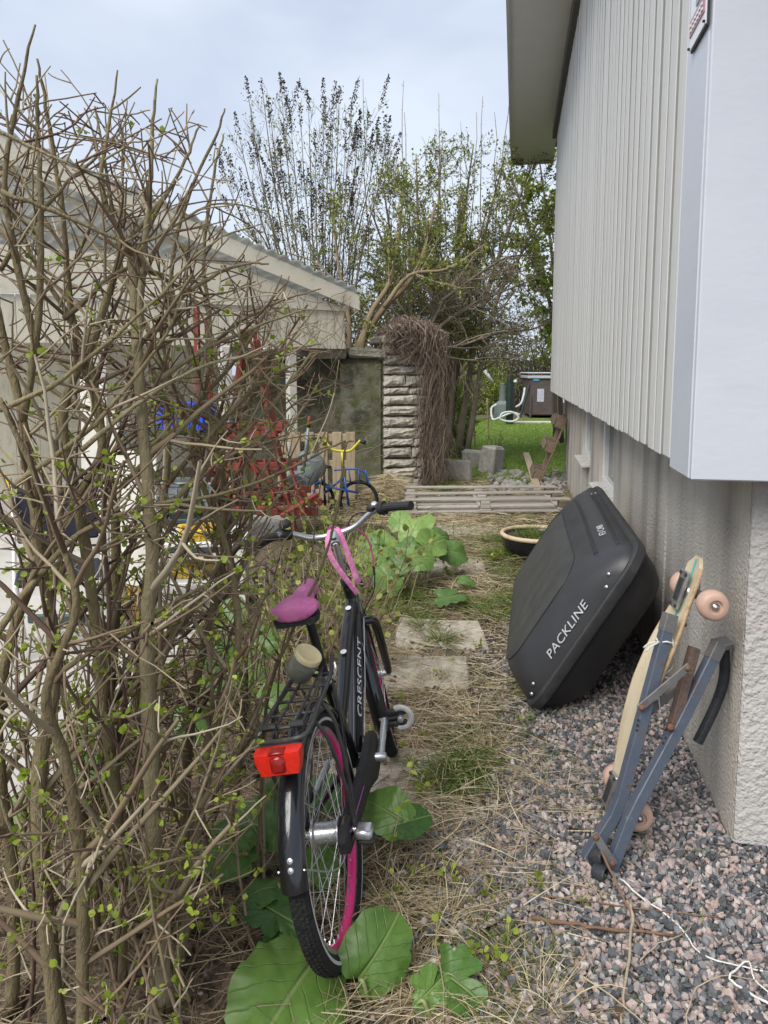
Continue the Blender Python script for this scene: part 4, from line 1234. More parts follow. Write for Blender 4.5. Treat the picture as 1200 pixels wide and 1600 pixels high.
# ------------------------------------------------------------------ neighbouring carport and the yard behind the shrub
pmat('cream_board', (0.74, 0.70, 0.57), (0.66, 0.62, 0.50), 4, 0.75, 0.3, 60, stretch=(6, 6, 0.8), objrand=0.07, spots=[(6, 0.56, 0.12, (0.30, 0.28, 0.21), 0.6)])
pmat('cream_beam', (0.72, 0.68, 0.56), (0.64, 0.60, 0.49), 3, 0.75, 0.3, 60, spots=[(5, 0.55, 0.14, (0.27, 0.26, 0.20), 0.6)])
pmat('roof_sheet', (0.66, 0.67, 0.65), (0.54, 0.55, 0.52), 3, 0.5, spots=[(8, 0.55, 0.15, (0.34, 0.35, 0.28), 0.5)], sub=0.6)
pmat('white_post', (0.70, 0.68, 0.61), (0.60, 0.58, 0.51), 5, 0.7, 0.2, 60, spots=[(8, 0.58, 0.1, (0.36, 0.34, 0.27), 0.5)])
pmat('old_concrete', (0.19, 0.185, 0.13), (0.085, 0.09, 0.05), 3.5, 0.95, 0.8, 30, spec=0.2, spots=[(3, 0.52, 0.12, (0.24, 0.23, 0.19), 0.8), (5, 0.53, 0.1, (0.10, 0.125, 0.035), 0.8), (2.1, 0.53, 0.08, (0.045, 0.045, 0.032), 0.8)])
pmat('cap_stone', (0.30, 0.285, 0.23), (0.18, 0.17, 0.13), 9, 0.95, 1.0, 24, spec=0.2, objrand=0.12, bdist=0.03)
pmat('split_stone', (0.52, 0.49, 0.42), (0.36, 0.34, 0.28), 9, 0.95, 1.0, 26, spec=0.2, objrand=0.16, bdist=0.03, spots=[(11, 0.56, 0.12, (0.15, 0.14, 0.11), 0.7), (6, 0.60, 0.1, (0.50, 0.48, 0.42), 0.6)])
pmat('mortar', (0.075, 0.068, 0.055), (0.11, 0.10, 0.08), 14, 0.95, 0.6, 40)
pmat('red_wood', (0.215, 0.042, 0.026), (0.155, 0.030, 0.020), 7, 0.6, 0.3, 60, stretch=(4, 4, 1.2), objrand=0.12, spots=[(12, 0.60, 0.1, (0.27, 0.12, 0.085), 0.5)])
pmat('blue_plastic', (0.015, 0.065, 0.52), (0.02, 0.08, 0.60), 6, 0.4)
pmat('dark_crate', (0.035, 0.055, 0.055), (0.05, 0.075, 0.075), 6, 0.5)
pmat('yellow_plastic', (0.62, 0.42, 0.05), (0.52, 0.35, 0.045), 6, 0.45)
pmat('white_plastic', (0.70, 0.70, 0.67), (0.58, 0.58, 0.55), 6, 0.5, spots=[(7, 0.58, 0.1, (0.42, 0.41, 0.36), 0.5)])
pmat('zinc', (0.25, 0.30, 0.31), (0.20, 0.24, 0.25), 9, 0.45, metal=0.3)
pmat('yellow_paint', (0.62, 0.55, 0.03), (0.52, 0.45, 0.03), 12, 0.4, spots=[(30, 0.6, 0.08, (0.2, 0.15, 0.05), 0.6)])
pmat('blue_paint', (0.02, 0.07, 0.27), (0.025, 0.09, 0.33), 12, 0.4)
pmat('red_plastic', (0.60, 0.03, 0.02), (0.5, 0.025, 0.02), 12, 0.35)
pmat('vine_stem', (0.8, 0.8, 0.8), (1, 1, 1), 20, 0.9, spec=0.2, ramp=[(0.0, (0.12, 0.085, 0.066)), (0.5, (0.24, 0.18, 0.14)), (0.85, (0.35, 0.28, 0.22)), (1.0, (0.52, 0.45, 0.37))])
pmat('navy_fabric', (0.012, 0.013, 0.028), (0.02, 0.021, 0.04), 10, 0.7)

CA, CB = P(0, 400, 7.0), P(540, 520, 9.2)
CA.z = CB.z = 0
CD = (CB - CA).normalized()
CN = Vector((CD.y, -CD.x, 0))                        # towards the viewer
CI = -CN
CLEN = (CB - CA).length
def cp(s, n, z):                                     # s metres left of the eave corner along the gable, n metres out from it
    return CB - CD * s + CN * n + Vector((0, 0, z))
ZE = P(540, 457, 9.2).z - .20
SLOPE = (P(0, 215, 7.0).z - .20 - ZE) / CLEN
ZB1, ZB0 = P(533, 487, 9.2).z, P(533, 545, 9.2).z
def zr(s):
    return ZE + SLOPE * s
S1 = 6.2
def s_of(px):                                        # where a sight line crosses the gable
    x, f_, u_ = ray(px, 600)
    r0, f0 = CB.x * _cy + CB.y * _sy, CB.y * _cy - CB.x * _sy
    rd, fd = CD.x * _cy + CD.y * _sy, CD.y * _cy - CD.x * _sy
    k_ = x / f_
    return (r0 - k_ * f0) / (rd - k_ * fd)
carport = thing('carport', 'cream boarded carport with a pale corrugated roof behind the shrub', 'carport', CB)
# corrugated roof: waves run away from the gable
prof = []
nn = int((S1 + .25) / 0.076 * 6)
for k in range(nn + 1):
    s = -0.16 + (S1 + .25) * k / nn
    prof.append((s, 0.020 * math.cos(2 * math.pi * (s + .16) / 0.152)))
m = MB()
v = []
for n_ in (0.16, -1.8, -3.6, -5.4):
    for s, w in prof:
        v.append(cp(s, n_, zr(s) + 0.245 + w))
kk = len(prof)
f = [(a * kk + b_, a * kk + b_ + 1, (a + 1) * kk + b_ + 1, (a + 1) * kk + b_) for a in range(3) for b_ in range(kk - 1)]
nv = len(v)
v += [q + Vector((0, 0, 0.012)) for q in v]
f2 = [tuple(nv + q for q in reversed(ff)) for ff in f]
edge = [(b_, nv + b_, nv + b_ + 1, b_ + 1) for b_ in range(kk - 1)]
m.add(np.array([tuple(q) for q in v]), f + f2 + edge)
m.build('roof_sheet', 'roof_sheet', carport, True, ang=60)
# barge board, purlin ends, tie beam
m = MB()
m.poly([cp(-.12, .10, zr(-.12) + .20), cp(S1, .10, zr(S1) + .20), cp(S1, .10, zr(S1) - .02), cp(-.12, .10, zr(-.12) + .02)], CN * 0.03)
m.build('barge_board', 'cream_beam', carport)
m = MB()
sm = (ZB1 + .41 - ZE) / SLOPE + .3
m.poly([cp(0.0, .02, ZB1), cp(0.0, .02, zr(0) - .01), cp(sm, .02, ZB1 + .43), cp(S1, .02, ZB1 + .43), cp(S1, .02, ZB1)], CN * 0.045)
m.build('tie_beam', 'cream_beam', carport)
# vertical boards below the beam
s = 0.03
bme = MB().box((0, 0, 0), (0.118, 0.02, ZB1 - ZB0), None, .003).mesh('wall_board')
bme.materials.append(MATS['cream_board'])
rz = math.atan2(CD.y, CD.x)
while s < 5.2:
    o = link('wall_board', bme, carport, cp(s + .06, .02 + random.uniform(-.002, .002), (ZB0 + ZB1) / 2 - .004 + random.uniform(-.006, .002)) - CB, (0, 0, rz))
    s += 0.126
MB().box(cp(2.6, -.025, ZB0 + .03), (5.2, .06, .05), Euler((0, 0, rz))).build('bottom_rail', 'cream_beam', carport)
# posts
for i_, (s_, n_, w) in enumerate(((s_of(457), -.03, .10), (s_of(352), .0, .12), (s_of(150), .05, .15))):
    MB().box(cp(s_, n_, ZB0 / 2), (w, w, ZB0), Euler((0, 0, rz)), .006).build('post', 'white_post', carport)
# rear wall of the carport, pale boards
rb = MB().box((0, 0, 0), (0.30, 0.02, 2.5), None, .004).mesh('rear_board')
rb.materials.append(MATS['cream_board'])
for k in range(20):
    link('rear_board', rb, carport, cp(0.3 + k * .305, -3.4, 1.25) - CB, (0, 0, rz))
for k in range(3):
    MB().tube([cp(-.1, -0.9 - k * 1.6, zr(-.1) + .19), cp(S1, -0.9 - k * 1.6, zr(S1) + .19)], .035, 4).build('rafter', 'cream_beam', carport)

# the mossy concrete wall with cap stones
w0, w1 = P(604, 700, 9.42), P(372, 700, 9.05)
w0.z = w1.z = 0
wd = (w1 - w0).normalized()
wn_ = Vector((-wd.y, wd.x, 0))
if wn_.y > 0:
    wn_ = -wn_
wrz = math.atan2(wd.y, wd.x)
wall = thing('concrete_wall', 'mossy dark concrete wall with rough cap stones left of the stone pillar', 'wall', w0)
LWc = (w1 - w0).length
MB().box(w0 + wd * (LWc / 2) - wn_ * .1 + Vector((0, 0, .83)), (LWc, .2, 1.66), Euler((0, 0, wrz)), .01).build('concrete_panel', 'old_concrete', wall)
MB().box(w0 + wd * 0.34 + wn_ * .02 + Vector((0, 0, .80)), (.52, .05, 1.58), Euler((0, 0, wrz)), .006).build('concrete_leaf', 'old_concrete', wall)
for k in range(4):
    mm = MB().box((0, 0, 0), (.50, .34, .12), None, .03)
    mm.v[0] = mm.v[0] + RNG.normal(0, .012, mm.v[0].shape)
    o = mm.build('cap_stone', 'cap_stone', wall, local=True)
    o.location = w0 + wd * (.25 + .515 * k) - wn_ * .08 + Vector((0, 0, 1.72)) - wall.location
    o.rotation_euler = (0, R(random.uniform(-1.5, 1.5)), wrz + R(random.uniform(-2, 2)))

# the split-stone pillar
q0 = P(600, 765, 9.35); q0.z = 0
q1 = P(690, 765, 9.55); q1.z = 0
pillar = thing('stone_pillar', 'square pillar of pale split stones overgrown by dry vines', 'pillar', q0)
pdv = (q1 - q0); PWD = pdv.length; pdv.normalize()
pin = Vector((-pdv.y, pdv.x, 0))
prz = math.atan2(pdv.y, pdv.x)
MB().box(q0 + pdv * (PWD / 2) + pin * .32 + Vector((0, 0, .94)), (PWD - .05, .56, 1.88), Euler((0, 0, prz))).build('core', 'mortar', pillar)
z = 0.0
row = 0
while z < 1.82:
    h = random.uniform(.095, .160)
    cuts = [0.0, 0.38 + random.uniform(-.09, .09), PWD]
    for a, b_ in zip(cuts, cuts[1:]):
        nx_, nz_ = 7, 5
        L0, H0 = (b_ - a) - .012, h - .024
        vs, fs = [], []
        for iz in range(nz_):
            for ix in range(nx_):
                u, v_ = ix / (nx_ - 1), iz / (nz_ - 1)
                e = min(u, 1 - u, .25) / .25 * min(v_, 1 - v_, .3) / .3
                y_ = -.018 * min(1, e * 2.6) - random.uniform(0, .030) * e - 0.014
                vs.append((u * L0 + random.uniform(-.007, .007), y_, v_ * H0 + random.uniform(-.006, .006)))
        for iz in range(nz_ - 1):
            for ix in range(nx_ - 1):
                fs.append((iz * nx_ + ix, iz * nx_ + ix + 1, (iz + 1) * nx_ + ix + 1, (iz + 1) * nx_ + ix))
        n0 = len(vs)
        border = [ix for ix in range(nx_)] + [iz * nx_ + nx_ - 1 for iz in range(1, nz_)] + [(nz_ - 1) * nx_ + ix for ix in range(nx_ - 2, -1, -1)] + [iz * nx_ for iz in range(nz_ - 2, 0, -1)]
        vs += [(vs[i][0], .10, vs[i][2]) for i in border]
        for i in range(len(border)):
            j = (i + 1) % len(border)
            fs.append((border[j], border[i], n0 + i, n0 + j))
        o = MB().add(vs, fs).build('stone', 'split_stone', pillar, local=True)
        o.location = q0 + pdv * (a + .006) + Vector((0, 0, z + .012)) - pillar.location + pin * .035
        o.rotation_euler = (R(random.uniform(-3, 3)), R(random.uniform(-1.6, 1.6)), prz + R(random.uniform(-2.5, 2.5)))
    z += h
    row += 1
m = MB().box(q0 + pdv * (PWD / 2) + pin * .30 + Vector((0, 0, z + .05)), (PWD + .06, .66, .10), Euler((0, 0, prz)), .02)
m.build('cap_stone', 'cap_stone', pillar)
PTOP = z + .10

# dry vines draped over the pillar
vine = thing('dry_vine', 'tangle of leafless brown vines hanging over the stone pillar', 'vine', q0)
n = 520
t0 = RNG.uniform(0.0, 1.0, n) ** .75
dep = RNG.uniform(-.06, .5, n)
K = 9
paths = np.zeros((n, K, 3))
for i in range(n):
    a = t0[i]
    Lh = RNG.uniform(.2, .75) + (a > .5) * RNG.uniform(0.0, 1.0) ** 1.5
    zt = PTOP + RNG.uniform(.0, .17) * math.sin(min(1, max(0, a)) * math.pi) + .02
    front = -RNG.uniform(.03, .16)
    lat = RNG.normal(0, .11)
    if a < .62:
        Lh = min(Lh, RNG.uniform(.15, .35 + .5 * a))
    for k in range(K):
        u = k / (K - 1)
        drop = max(0, u - .18) / .82
        pos = q0 + pdv * (PWD * a + lat * u + .05 * math.sin(u * 9 + i) + RNG.normal(0, .026)) + pin * (dep[i] * (1 - min(1, u / .22)) + front * min(1, u / .22) + .02 * math.sin(u * 7 + i * 2))
        paths[i, k] = (pos.x, pos.y, max(0.03, zt + .06 * math.sin(u * 3) * (u < .3) - drop * Lh))
rad = np.outer(RNG.uniform(.0018, .0042, n), np.linspace(1.1, .6, K))
MB().tubes(paths, rad, 3, RNG.uniform(0.02, 1, n) ** 1.3).build('hanging_stems', 'vine_stem', vine, True, kind='stuff')
n = 300                                              # the mound on top
c0 = q0 + pdv * (PWD * .5) + pin * .25
paths = np.zeros((n, 6, 3))
for i in range(n):
    a, e = RNG.uniform(0, 6.28), RNG.uniform(.1, 1.5)
    rr = RNG.uniform(.7, 1.0)
    b0 = np.array((math.cos(a) * math.cos(e) * .40 * rr, math.sin(a) * math.cos(e) * .34 * rr, math.sin(e) * .27 * rr))
    d = RNG.normal(0, 1, 3); d /= np.linalg.norm(d)
    for k in range(6):
        u = k / 5 - .5
        paths[i, k] = np.array(tuple(c0)) + b0 + d * u * .34 + np.array((0, 0, PTOP - .02 - .35 * u * u)) + RNG.normal(0, .010, 3)
MB().tubes(paths, np.outer(RNG.uniform(.002, .0045, n), np.ones(6)), 3, RNG.uniform(0.02, .9, n)).build('mound_stems', 'vine_stem', vine, True, kind='stuff')
for i in range(5):                                   # thick old stems
    a = (.66, .74, .84, .70, .92)[i]
    pts = [q0 + pdv * (PWD * a + .06 * math.sin(k * 1.3 + i)) - pin * (.05 + .02 * (k % 2)) + Vector((0, 0, .02 + k * .28)) for k in range(7)]
    MB().tube(smooth_path(pts, 4), np.linspace(.012, .006, 25), 7, rnd=.45).build('old_stem', 'vine_stem', vine, True)
n = 420                                              # short strands clinging lower down
paths = np.zeros((n, 7, 3))
for i in range(n):
    a, z0_, L0 = RNG.uniform(.58, 1.02), RNG.uniform(.15, 1.3), RNG.uniform(.2, .6)
    fx = -RNG.uniform(.02, .09)
    dx = RNG.normal(0, .12)
    for k in range(7):
        u = k / 6
        pos = q0 + pdv * (PWD * a + dx * u + RNG.normal(0, .022)) + pin * (fx + RNG.normal(0, .012))
        paths[i, k] = (pos.x, pos.y, max(.01, z0_ - L0 * u))
MB().tubes(paths, np.outer(RNG.uniform(.0018, .0042, n), np.linspace(1, .6, 7)), 3, RNG.uniform(.05, 1, n)).build('clinging_stems', 'vine_stem', vine, True, kind='stuff')

# ------------------------------------------------------------------ things kept under the carport roof
def bars_thing(name, label, cat, loc, bars, mat, rotz=0.0):
    t = thing(name, label, cat, loc, (0, 0, rotz))
    for nm, a, b_, w, h in bars:
        MB().bar(a, b_, w, h, bev=.004).build(nm, mat, t, local=True)
    return t
# red wooden A-shaped stack of slatted garden furniture
rloc = P(392, 790, 6.6); rloc.z = 0
H = P(383, 515, 6.6).z
B_ = []
for x0, x1, y_ in ((-.26, -.035, -.10), (.42, .035, -.10), (-.22, -.045, .25), (.36, .05, .25)):
    B_.append(('upright', (x0, y_, .02), (x1, y_ * .5, H), .075, .035))
for z_, xa, xb in ((.28, -.42, .62), (.40, -.34, .52), (.66, -.30, .44), (.96, -.20, .26), (1.02, -.22, .32)):
    B_.append(('cross_rail', (xa, -.135, z_), (xb, -.135, z_ + random.uniform(-.02, .02)), .03, .075))
    B_.append(('cross_rail', (xa, .27, z_ - .03), (xb, .27, z_), .03, .07))
for k in range(5):
    B_.append(('slat', (-.36 + k * .06, -.16, .30 + .02 * k), (-.30 + k * .11, -.12, .98), .055, .02))
for k in range(4):
    B_.append(('slat', (.16 + k * .12, -.20, .26), (.06 + k * .10, -.17, .74), .05, .02))
B_.append(('brace', (-.20, -.17, .98), (.30, -.17, .40), .05, .03))
B_.append(('arm_rest', (-.46, -.30, .31), (.46, -.30, .33), .05, .035))
B_.append(('arm_rest', (.34, -.44, .28), (.62, -.16, .42), .05, .035))
bars_thing('red_wooden_furniture', 'tall A-shaped stack of dark red slatted wooden garden furniture by the posts', 'furniture', rloc, B_, 'red_wood', YAW)
rl2 = P(324, 800, 6.9); rl2.z = 0
bars_thing('red_folded_frame', 'narrow dark red wooden frame standing upright left of the red stack', 'frame', rl2,
           [('upright', (-.06, 0, 0), (-.05, 0, P(324, 480, 6.9).z), .075, .045), ('upright', (.07, .08, 0), (.03, .06, P(324, 500, 6.9).z), .06, .04)] +
           [('slat', (-.10, -.03, z_), (.20, -.03, z_), .02, .07) for z_ in (.18, .34, .50, .66, .82)] , 'red_wood', YAW)

def crate(name, label, loc, size, mat, rotz=0.0, tilt=0.0, ribs=5, cat='crate'):
    t = thing(name, label, cat, loc, (R(tilt), 0, rotz))
    sx_, sy_, sz_ = size
    th = .012
    MB().box((0, 0, th / 2), (sx_, sy_, th)).build('bottom', mat, t, local=True)
    for (c, s_) in (((0, -sy_ / 2, sz_ / 2 + .0005), (sx_, th, sz_)), ((0, sy_ / 2, sz_ / 2 + .0005), (sx_, th, sz_)), ((-sx_ / 2, 0, sz_ / 2), (th, sy_ - th, sz_ - .002)), ((sx_ / 2, 0, sz_ / 2), (th, sy_ - th, sz_ - .002))):
        MB().box(c, s_, None, .003).build('side', mat, t, local=True)
    for s_ in (-1, 1):
        MB().box((0, s_ * (sy_ / 2 + .006), sz_ - .018), (sx_ + .03, .028, .034), None, .005).build('rim', mat, t, local=True)
        MB().box((s_ * (sx_ / 2 + .006), 0, sz_ - .018), (.028, sy_ + .03, .032), None, .005).build('rim', mat, t, local=True)
    for k in range(ribs):
        x_ = -sx_ / 2 + sx_ * (k + .5) / ribs
        MB().box((x_, -sy_ / 2 - .010, sz_ * .42), (.014, .012, sz_ * .7), None, .003).build('rib', mat, t, local=True)
    return t
def at0(px, py, d, z=None):
    v_ = P(px, py, d)
    if z is not None:
        v_.z = z
    return v_
shelf = thing('storage_shelf', 'dark metal storage shelf behind the shrub carrying plastic crates', 'shelf', at0(285, 800, 6.6, 0), (0, 0, YAW))
for z_ in (.30, .96):
    MB().box((0, .1, z_), (1.0, .5, .03), None, .003).build('shelf_board', 'dark_crate', shelf, local=True)
for sx_ in (-.49, .49):
    for sy_ in (-.13, .33):
        MB().box((sx_, sy_, .56), (.035, .035, 1.12), None, .003).build('upright', 'dark_crate', shelf, local=True)
crate('blue_crate', 'bright blue plastic crate on top of the dark shelf', at0(293, 700, 6.5, .98), (.40, .32, .24), 'blue_plastic', YAW - .1, -6)
crate('green_crate', 'dark green plastic crate on the ground below the shelf', at0(296, 800, 6.15, .012), (.46, .34, .28), 'dark_crate', YAW + .05)
crate('grey_crate', 'grey-green crate on the lower shelf board', at0(300, 760, 6.5, .32), (.44, .32, .22), 'zinc', YAW)
# white table with yellow trays in front of it
tb = thing('white_table', 'low white plastic table behind the shrub holding yellow trays', 'table', at0(315, 860, 4.6, 0), (0, 0, YAW + .1))
MB().box((0, 0, .46), (.62, .50, .03), None, .006).build('table_top', 'white_plastic', tb, local=True)
for sx_ in (-.27, .27):
    for sy_ in (-.21, .21):
        MB().box((sx_, sy_, .223), (.045, .045, .446), None, .005).build('leg', 'white_plastic', tb, local=True)
MB().box((0, .02, .20), (.54, .40, .02), None, .004).build('lower_shelf', 'white_plastic', tb, local=True)
crate('yellow_tray', 'yellow plastic tray on top of the white table', at0(318, 838, 4.5, .476), (.26, .2, .07), 'yellow_plastic', YAW + .3, 0, 4, 'tray')
crate('yellow_tray', 'yellow plastic tray on the lower shelf of the white table', at0(300, 920, 4.6, .212), (.22, .18, .07), 'yellow_plastic', YAW - .1, 0, 4, 'tray')
crate('yellow_tray', 'small yellow tray on the concrete left of the white table', at0(195, 855, 4.4, .012), (.20, .16, .16), 'yellow_plastic', YAW, 0, 3, 'tray')
# white boards standing on the yard
for i_, (px, d, w_, h_, tilt, lab) in enumerate(((150, 4.4, .16, 1.45, 4, 'tall white board standing behind the thickest shrub stems'), (205, 5.0, .34, .95, 8, 'broad white board leaning behind the shrub'), (182, 5.6, .10, 1.2, 3, 'narrow white board standing between the two white boards'))):
    t = thing('white_board', lab, 'board', at0(px, 900, d, 0.006), (R(-tilt), 0, YAW))
    MB().box((0, 0, h_ / 2), (w_, .03, h_), None, .005).build('panel', 'white_post', t, local=True)
    MB().box((0, .028, h_ * .6), (w_ - .02, .025, .07), None, .004).build('batten', 'white_post', t, local=True)
# navy chair seat and yellow handled tool glimpsed at far left
ch = thing('folding_chair', 'navy fabric folding chair standing far left behind the shrub', 'chair', at0(95, 930, 3.9, 0), (0, 0, YAW + .4))
MB().box((0, 0, .42), (.42, .40, .03), None, .01).build('seat', 'navy_fabric', ch, local=True)
MB().box((0, .22, .70), (.42, .03, .30), Euler((R(-8), 0, 0)), .01).build('backrest', 'navy_fabric', ch, local=True)
for sx_ in (-1, 1):
    MB().tube([(sx_ * .22, .24, .88), (sx_ * .22, -.18, 0)], .011, 8).build('leg', 'white_plastic', ch, True, True)
    MB().tube([(sx_ * .20, -.20, .42), (sx_ * .20, .22, 0)], .011, 8).build('leg', 'white_plastic', ch, True, True)
rk = thing('yellow_rake', 'yellow handled rake propped far left behind the shrub', 'rake', at0(40, 900, 4.3, 0))
MB().tube([at0(85, 900, 4.3, .0), at0(5, 740, 4.5)], .014, 8).build('handle', 'yellow_plastic', rk, True)
MB().box(at0(85, 900, 4.28, .03), (.34, .03, .05), Euler((0, 0, YAW)), .006).build('rake_head', 'dark_crate', rk)

# light pallet on edge in front of the concrete wall
lp = thing('upright_pallet', 'light brown pallet standing on edge before the mossy wall', 'pallet', at0(495, 770, 8.55, 0), (0, 0, YAW))
pw = P(550, 700, 8.55).x - P(440, 700, 8.55).x
for k in range(6):
    MB().box((-.40 + k * .16, 0, .40), (.105, .022, .80), None, .004).build('board', 'pale_wood', lp, local=True)
for z_ in (.08, .42, .73):
    MB().box((0, .034, z_), (.92, .045, .09), None, .004).build('batten', 'pale_wood', lp, local=True)
bk = thing('zinc_bucket', 'grey zinc bucket lying on its side beside the red furniture', 'bucket', at0(474, 742, 7.5), (R(-62), R(35), YAW))
MB().lathe([(0, -.20), (.12, -.20), (.165, .20), (.175, .205), (.175, .215), (.160, .21), (.115, -.19), (0, -.19)], (0, 0, 0), 26).build('body', 'zinc', bk, True, True, 50)
MB().tube([(.17 * math.cos(a), .0 + .02, .20 + .17 * math.sin(a)) for a in np.linspace(0, math.pi, 14)], .004, 6).build('bail', 'spoke', bk, True, True)
sp_ = thing('shovel_shaft', 'grey metal tool shaft with a red end leaning by the bucket', 'tool', at0(478, 735, 7.4))
MB().tube([P(474, 738, 7.4), P(482, 666, 7.4)], .016, 8).build('shaft', 'zinc', sp_, True)
MB().tube([P(482, 668, 7.4), P(483.5, 650, 7.4)], .0185, 8).build('red_end', 'red_wood', sp_, True)

# the old blue and yellow child's bike by the wall
KL = at0(528, 800, 7.9, 0)
kb = thing('small_blue_bike', 'small blue bicycle with yellow handlebar parked before the mossy wall', 'bicycle', KL, (0, 0, YAW))
def kl(px, py, dd=0.0):
    v_ = P(px, py, 7.9 + dd)
    return Matrix.Rotation(-YAW, 3, 'Z') @ (v_ - KL)
MB().tube(smooth_path([kl(503, 684), kl(514, 697), kl(521, 703), kl(534, 705), kl(547, 704), kl(556, 696), kl(563, 688)], 4), .014, 8).build('handlebar', 'yellow_paint', kb, True, True)
MB().tube([kl(534, 705), kl(536, 722), kl(538, 745)], .013, 8).build('stem', 'yellow_paint', kb, True, True)
MB().tube([kl(481, 686), kl(502, 684)], .016, 8).build('grip', 'rubber', kb, True, True)
MB().tube([kl(563, 689), kl(572, 692)], .022, 8).build('grip', 'rubber', kb, True, True)
MB().tube(smooth_path([kl(484, 731), kl(500, 728), kl(518, 730)], 3), [.02, .03, .03, .035, .04, .035, .025], 8, squash=(1, .55)).build('saddle', 'rubber', kb, True, True)
MB().tube([kl(506, 732), kl(508, 790)], .013, 8).build('seat_tube', 'dark_tube', kb, True, True)
for a_, b_ in (((492, 757), (505, 750)), ((538, 745), (508, 770)), ((508, 760), (560, 770)), ((490, 765), (492, 800)), ((538, 745), (545, 790))):
    MB().tube([kl(*a_), kl(*b_)], .013, 8).build('frame_tube', 'blue_paint', kb, True, True)
MB().tube(smooth_path([kl(522, 735), kl(545, 733), kl(565, 735), kl(573, 745), kl(577, 758)], 4), .010, 8).build('carrier_rail', 'blue_paint', kb, True, True)
for px in (545, 560, 571):
    MB().tube([kl(px, 734), kl(px + 3, 754)], .008, 6).build('carrier_rod', 'blue_paint', kb, True, True)
MB().tube([kl(530, 750), kl(578, 756)], .006, 6).build('carrier_rod', 'dark_tube', kb, True, True)
for px in (492, 560):
    cc = kl(px, 782)
    MB().tube([(cc[0] + .20 * math.cos(a), cc[1] + .03, cc[2] + .20 * math.sin(a)) for a in np.linspace(0, 6.2832, 32, endpoint=False)], .020, 8, closed=True).build('wheel', 'tyre', kb, True, True)
MB().box(kl(478, 755, -.15), (.11, .05, .08), None, .01).build('reflector', 'red_plastic', kb, local=True)

# ------------------------------------------------------------------ the far end of the garden
pmat('pole_green', (0.006, 0.017, 0.014), (0.010, 0.022, 0.018), 6, 0.5)
pmat('rattan', (0.060, 0.047, 0.042), (0.095, 0.075, 0.068), 3, 0.7, 0.5, 14, stretch=(1, 1, 6))
pmat('pool_grey', (0.45, 0.46, 0.48), (0.36, 0.37, 0.39), 6, 0.5)
pmat('pool_blue', (0.06, 0.32, 0.62), (0.08, 0.38, 0.68), 6, 0.4)
pmat('hose_white', (0.52, 0.54, 0.52), (0.42, 0.45, 0.43), 8, 0.5)
pmat('pump_green', (0.19, 0.215, 0.205), (0.15, 0.175, 0.165), 8, 0.5)
pmat('label_print', (0.52, 0.54, 0.58), (0.28, 0.30, 0.36), 9, 0.5, stretch=(1, 1, 8))
pmat('far_fence', (0.11, 0.09, 0.075), (0.075, 0.062, 0.052), 6, 0.9, 0.4, 40, stretch=(6, 6, 1), objrand=0.2)
pmat('bamboo', (0.36, 0.27, 0.15), (0.27, 0.20, 0.11), 12, 0.7, stretch=(2, 2, 8))
pmat('path_stone', (0.52, 0.50, 0.45), (0.44, 0.42, 0.38), 5, 0.9)

pb = G(796, 664)
po = thing('garden_pole', 'thick dark green pole standing at the edge of the lawn', 'pole', pb)
MB().lathe([(0, 0), (.105, 0), (.105, 1.36), (.098, 1.40), (0, 1.41)], pb, 20).build('shaft', 'pole_green', po, True, ang=40)
MB().lathe([(0, 0), (.05, .0), (.06, .04), (.03, .08), (0, .085)], pb + Vector((.14, -.05, 1.18)), 12).build('tap', 'hose_white', po, True)
k0 = G(800, 662); k1 = G(905, 662)
MB().bar((k0.x, k0.y, .04), (k1.x + .6, k1.y, .04), .32, .06, bev=.01).build('edging_stone', 'path_stone', kind='structure')
pc = G(838, 652)
pool = thing('garden_pool', 'dark rattan-sided above-ground pool partly hidden by the house corner', 'pool', (pc.x, pc.y, 0), (0, 0, YAW * .5))
PWid = 2.9
m = MB().box((PWid / 2 - .25, 1.2, .66), (PWid, 2.4, 1.20), None, .03)
m.build('side_wall', 'rattan', pool, local=True)
MB().box((PWid / 2 - .25, 1.2, 1.31), (PWid + .12, 2.52, .10), None, .02).build('top_rail', 'pool_grey', pool, local=True)
MB().box((PWid / 2 - .25, 1.2, 1.44), (PWid + .16, 2.56, .05), None, .02).build('top_rail', 'pool_grey', pool, local=True)
for x_, w_ in ((-.03, .20), (.55, .24), (.95, .30)):
    MB().box((x_, -.01, 1.225), (w_, .03, .08), None, .01).build('blue_clip', 'pool_blue', pool, local=True)
MB().box((1.15, -.012, .78), (.80, .012, .62)).build('printed_panel', 'label_print', pool, local=True)
MB().box((.12, -.012, .72), (.22, .012, .42)).build('printed_label', 'label_print', pool, local=True)
MB().tube([(.55, -.03, 1.2), (.50, -.03, .42)], .012, 6).build('cord', 'hose_white', pool, True, True)
for x_ in (-.2, 1.0, 2.2):
    MB().box((x_, -.03, .35), (.07, .05, .70), None, .01).build('post', 'rattan', pool, local=True)
MB().bar((-.55, -.3, 0), (-.2, .05, 1.22), .05, .05).build('ladder_leg', 'dark_tube', pool, local=True)
pp = G(784, 655)
pu = thing('pool_pump', 'pale green pool pump on the lawn beside the dark pole', 'pump', (pp.x, pp.y, 0))
MB().lathe([(0, 0), (.24, 0), (.26, .1), (.24, .48), (.10, .58), (.08, 1.1), (.09, 1.12), (0, 1.14)], pp, 18).build('body', 'pump_green', pu, True, ang=40)
MB().lathe([(0, 0), (.05, 0), (.05, .45), (0, .46)], pp + Vector((-.30, 0, 1.15)), 8, Euler((0, R(-35), 0))).build('handle', 'hose_white', pu, True)
def hose(pts, label):
    MB().tube(smooth_path(pts, 8), .030, 8).build('pool_hose', 'hose_white', smooth=True, label=label, category='hose', group='white pool hoses')
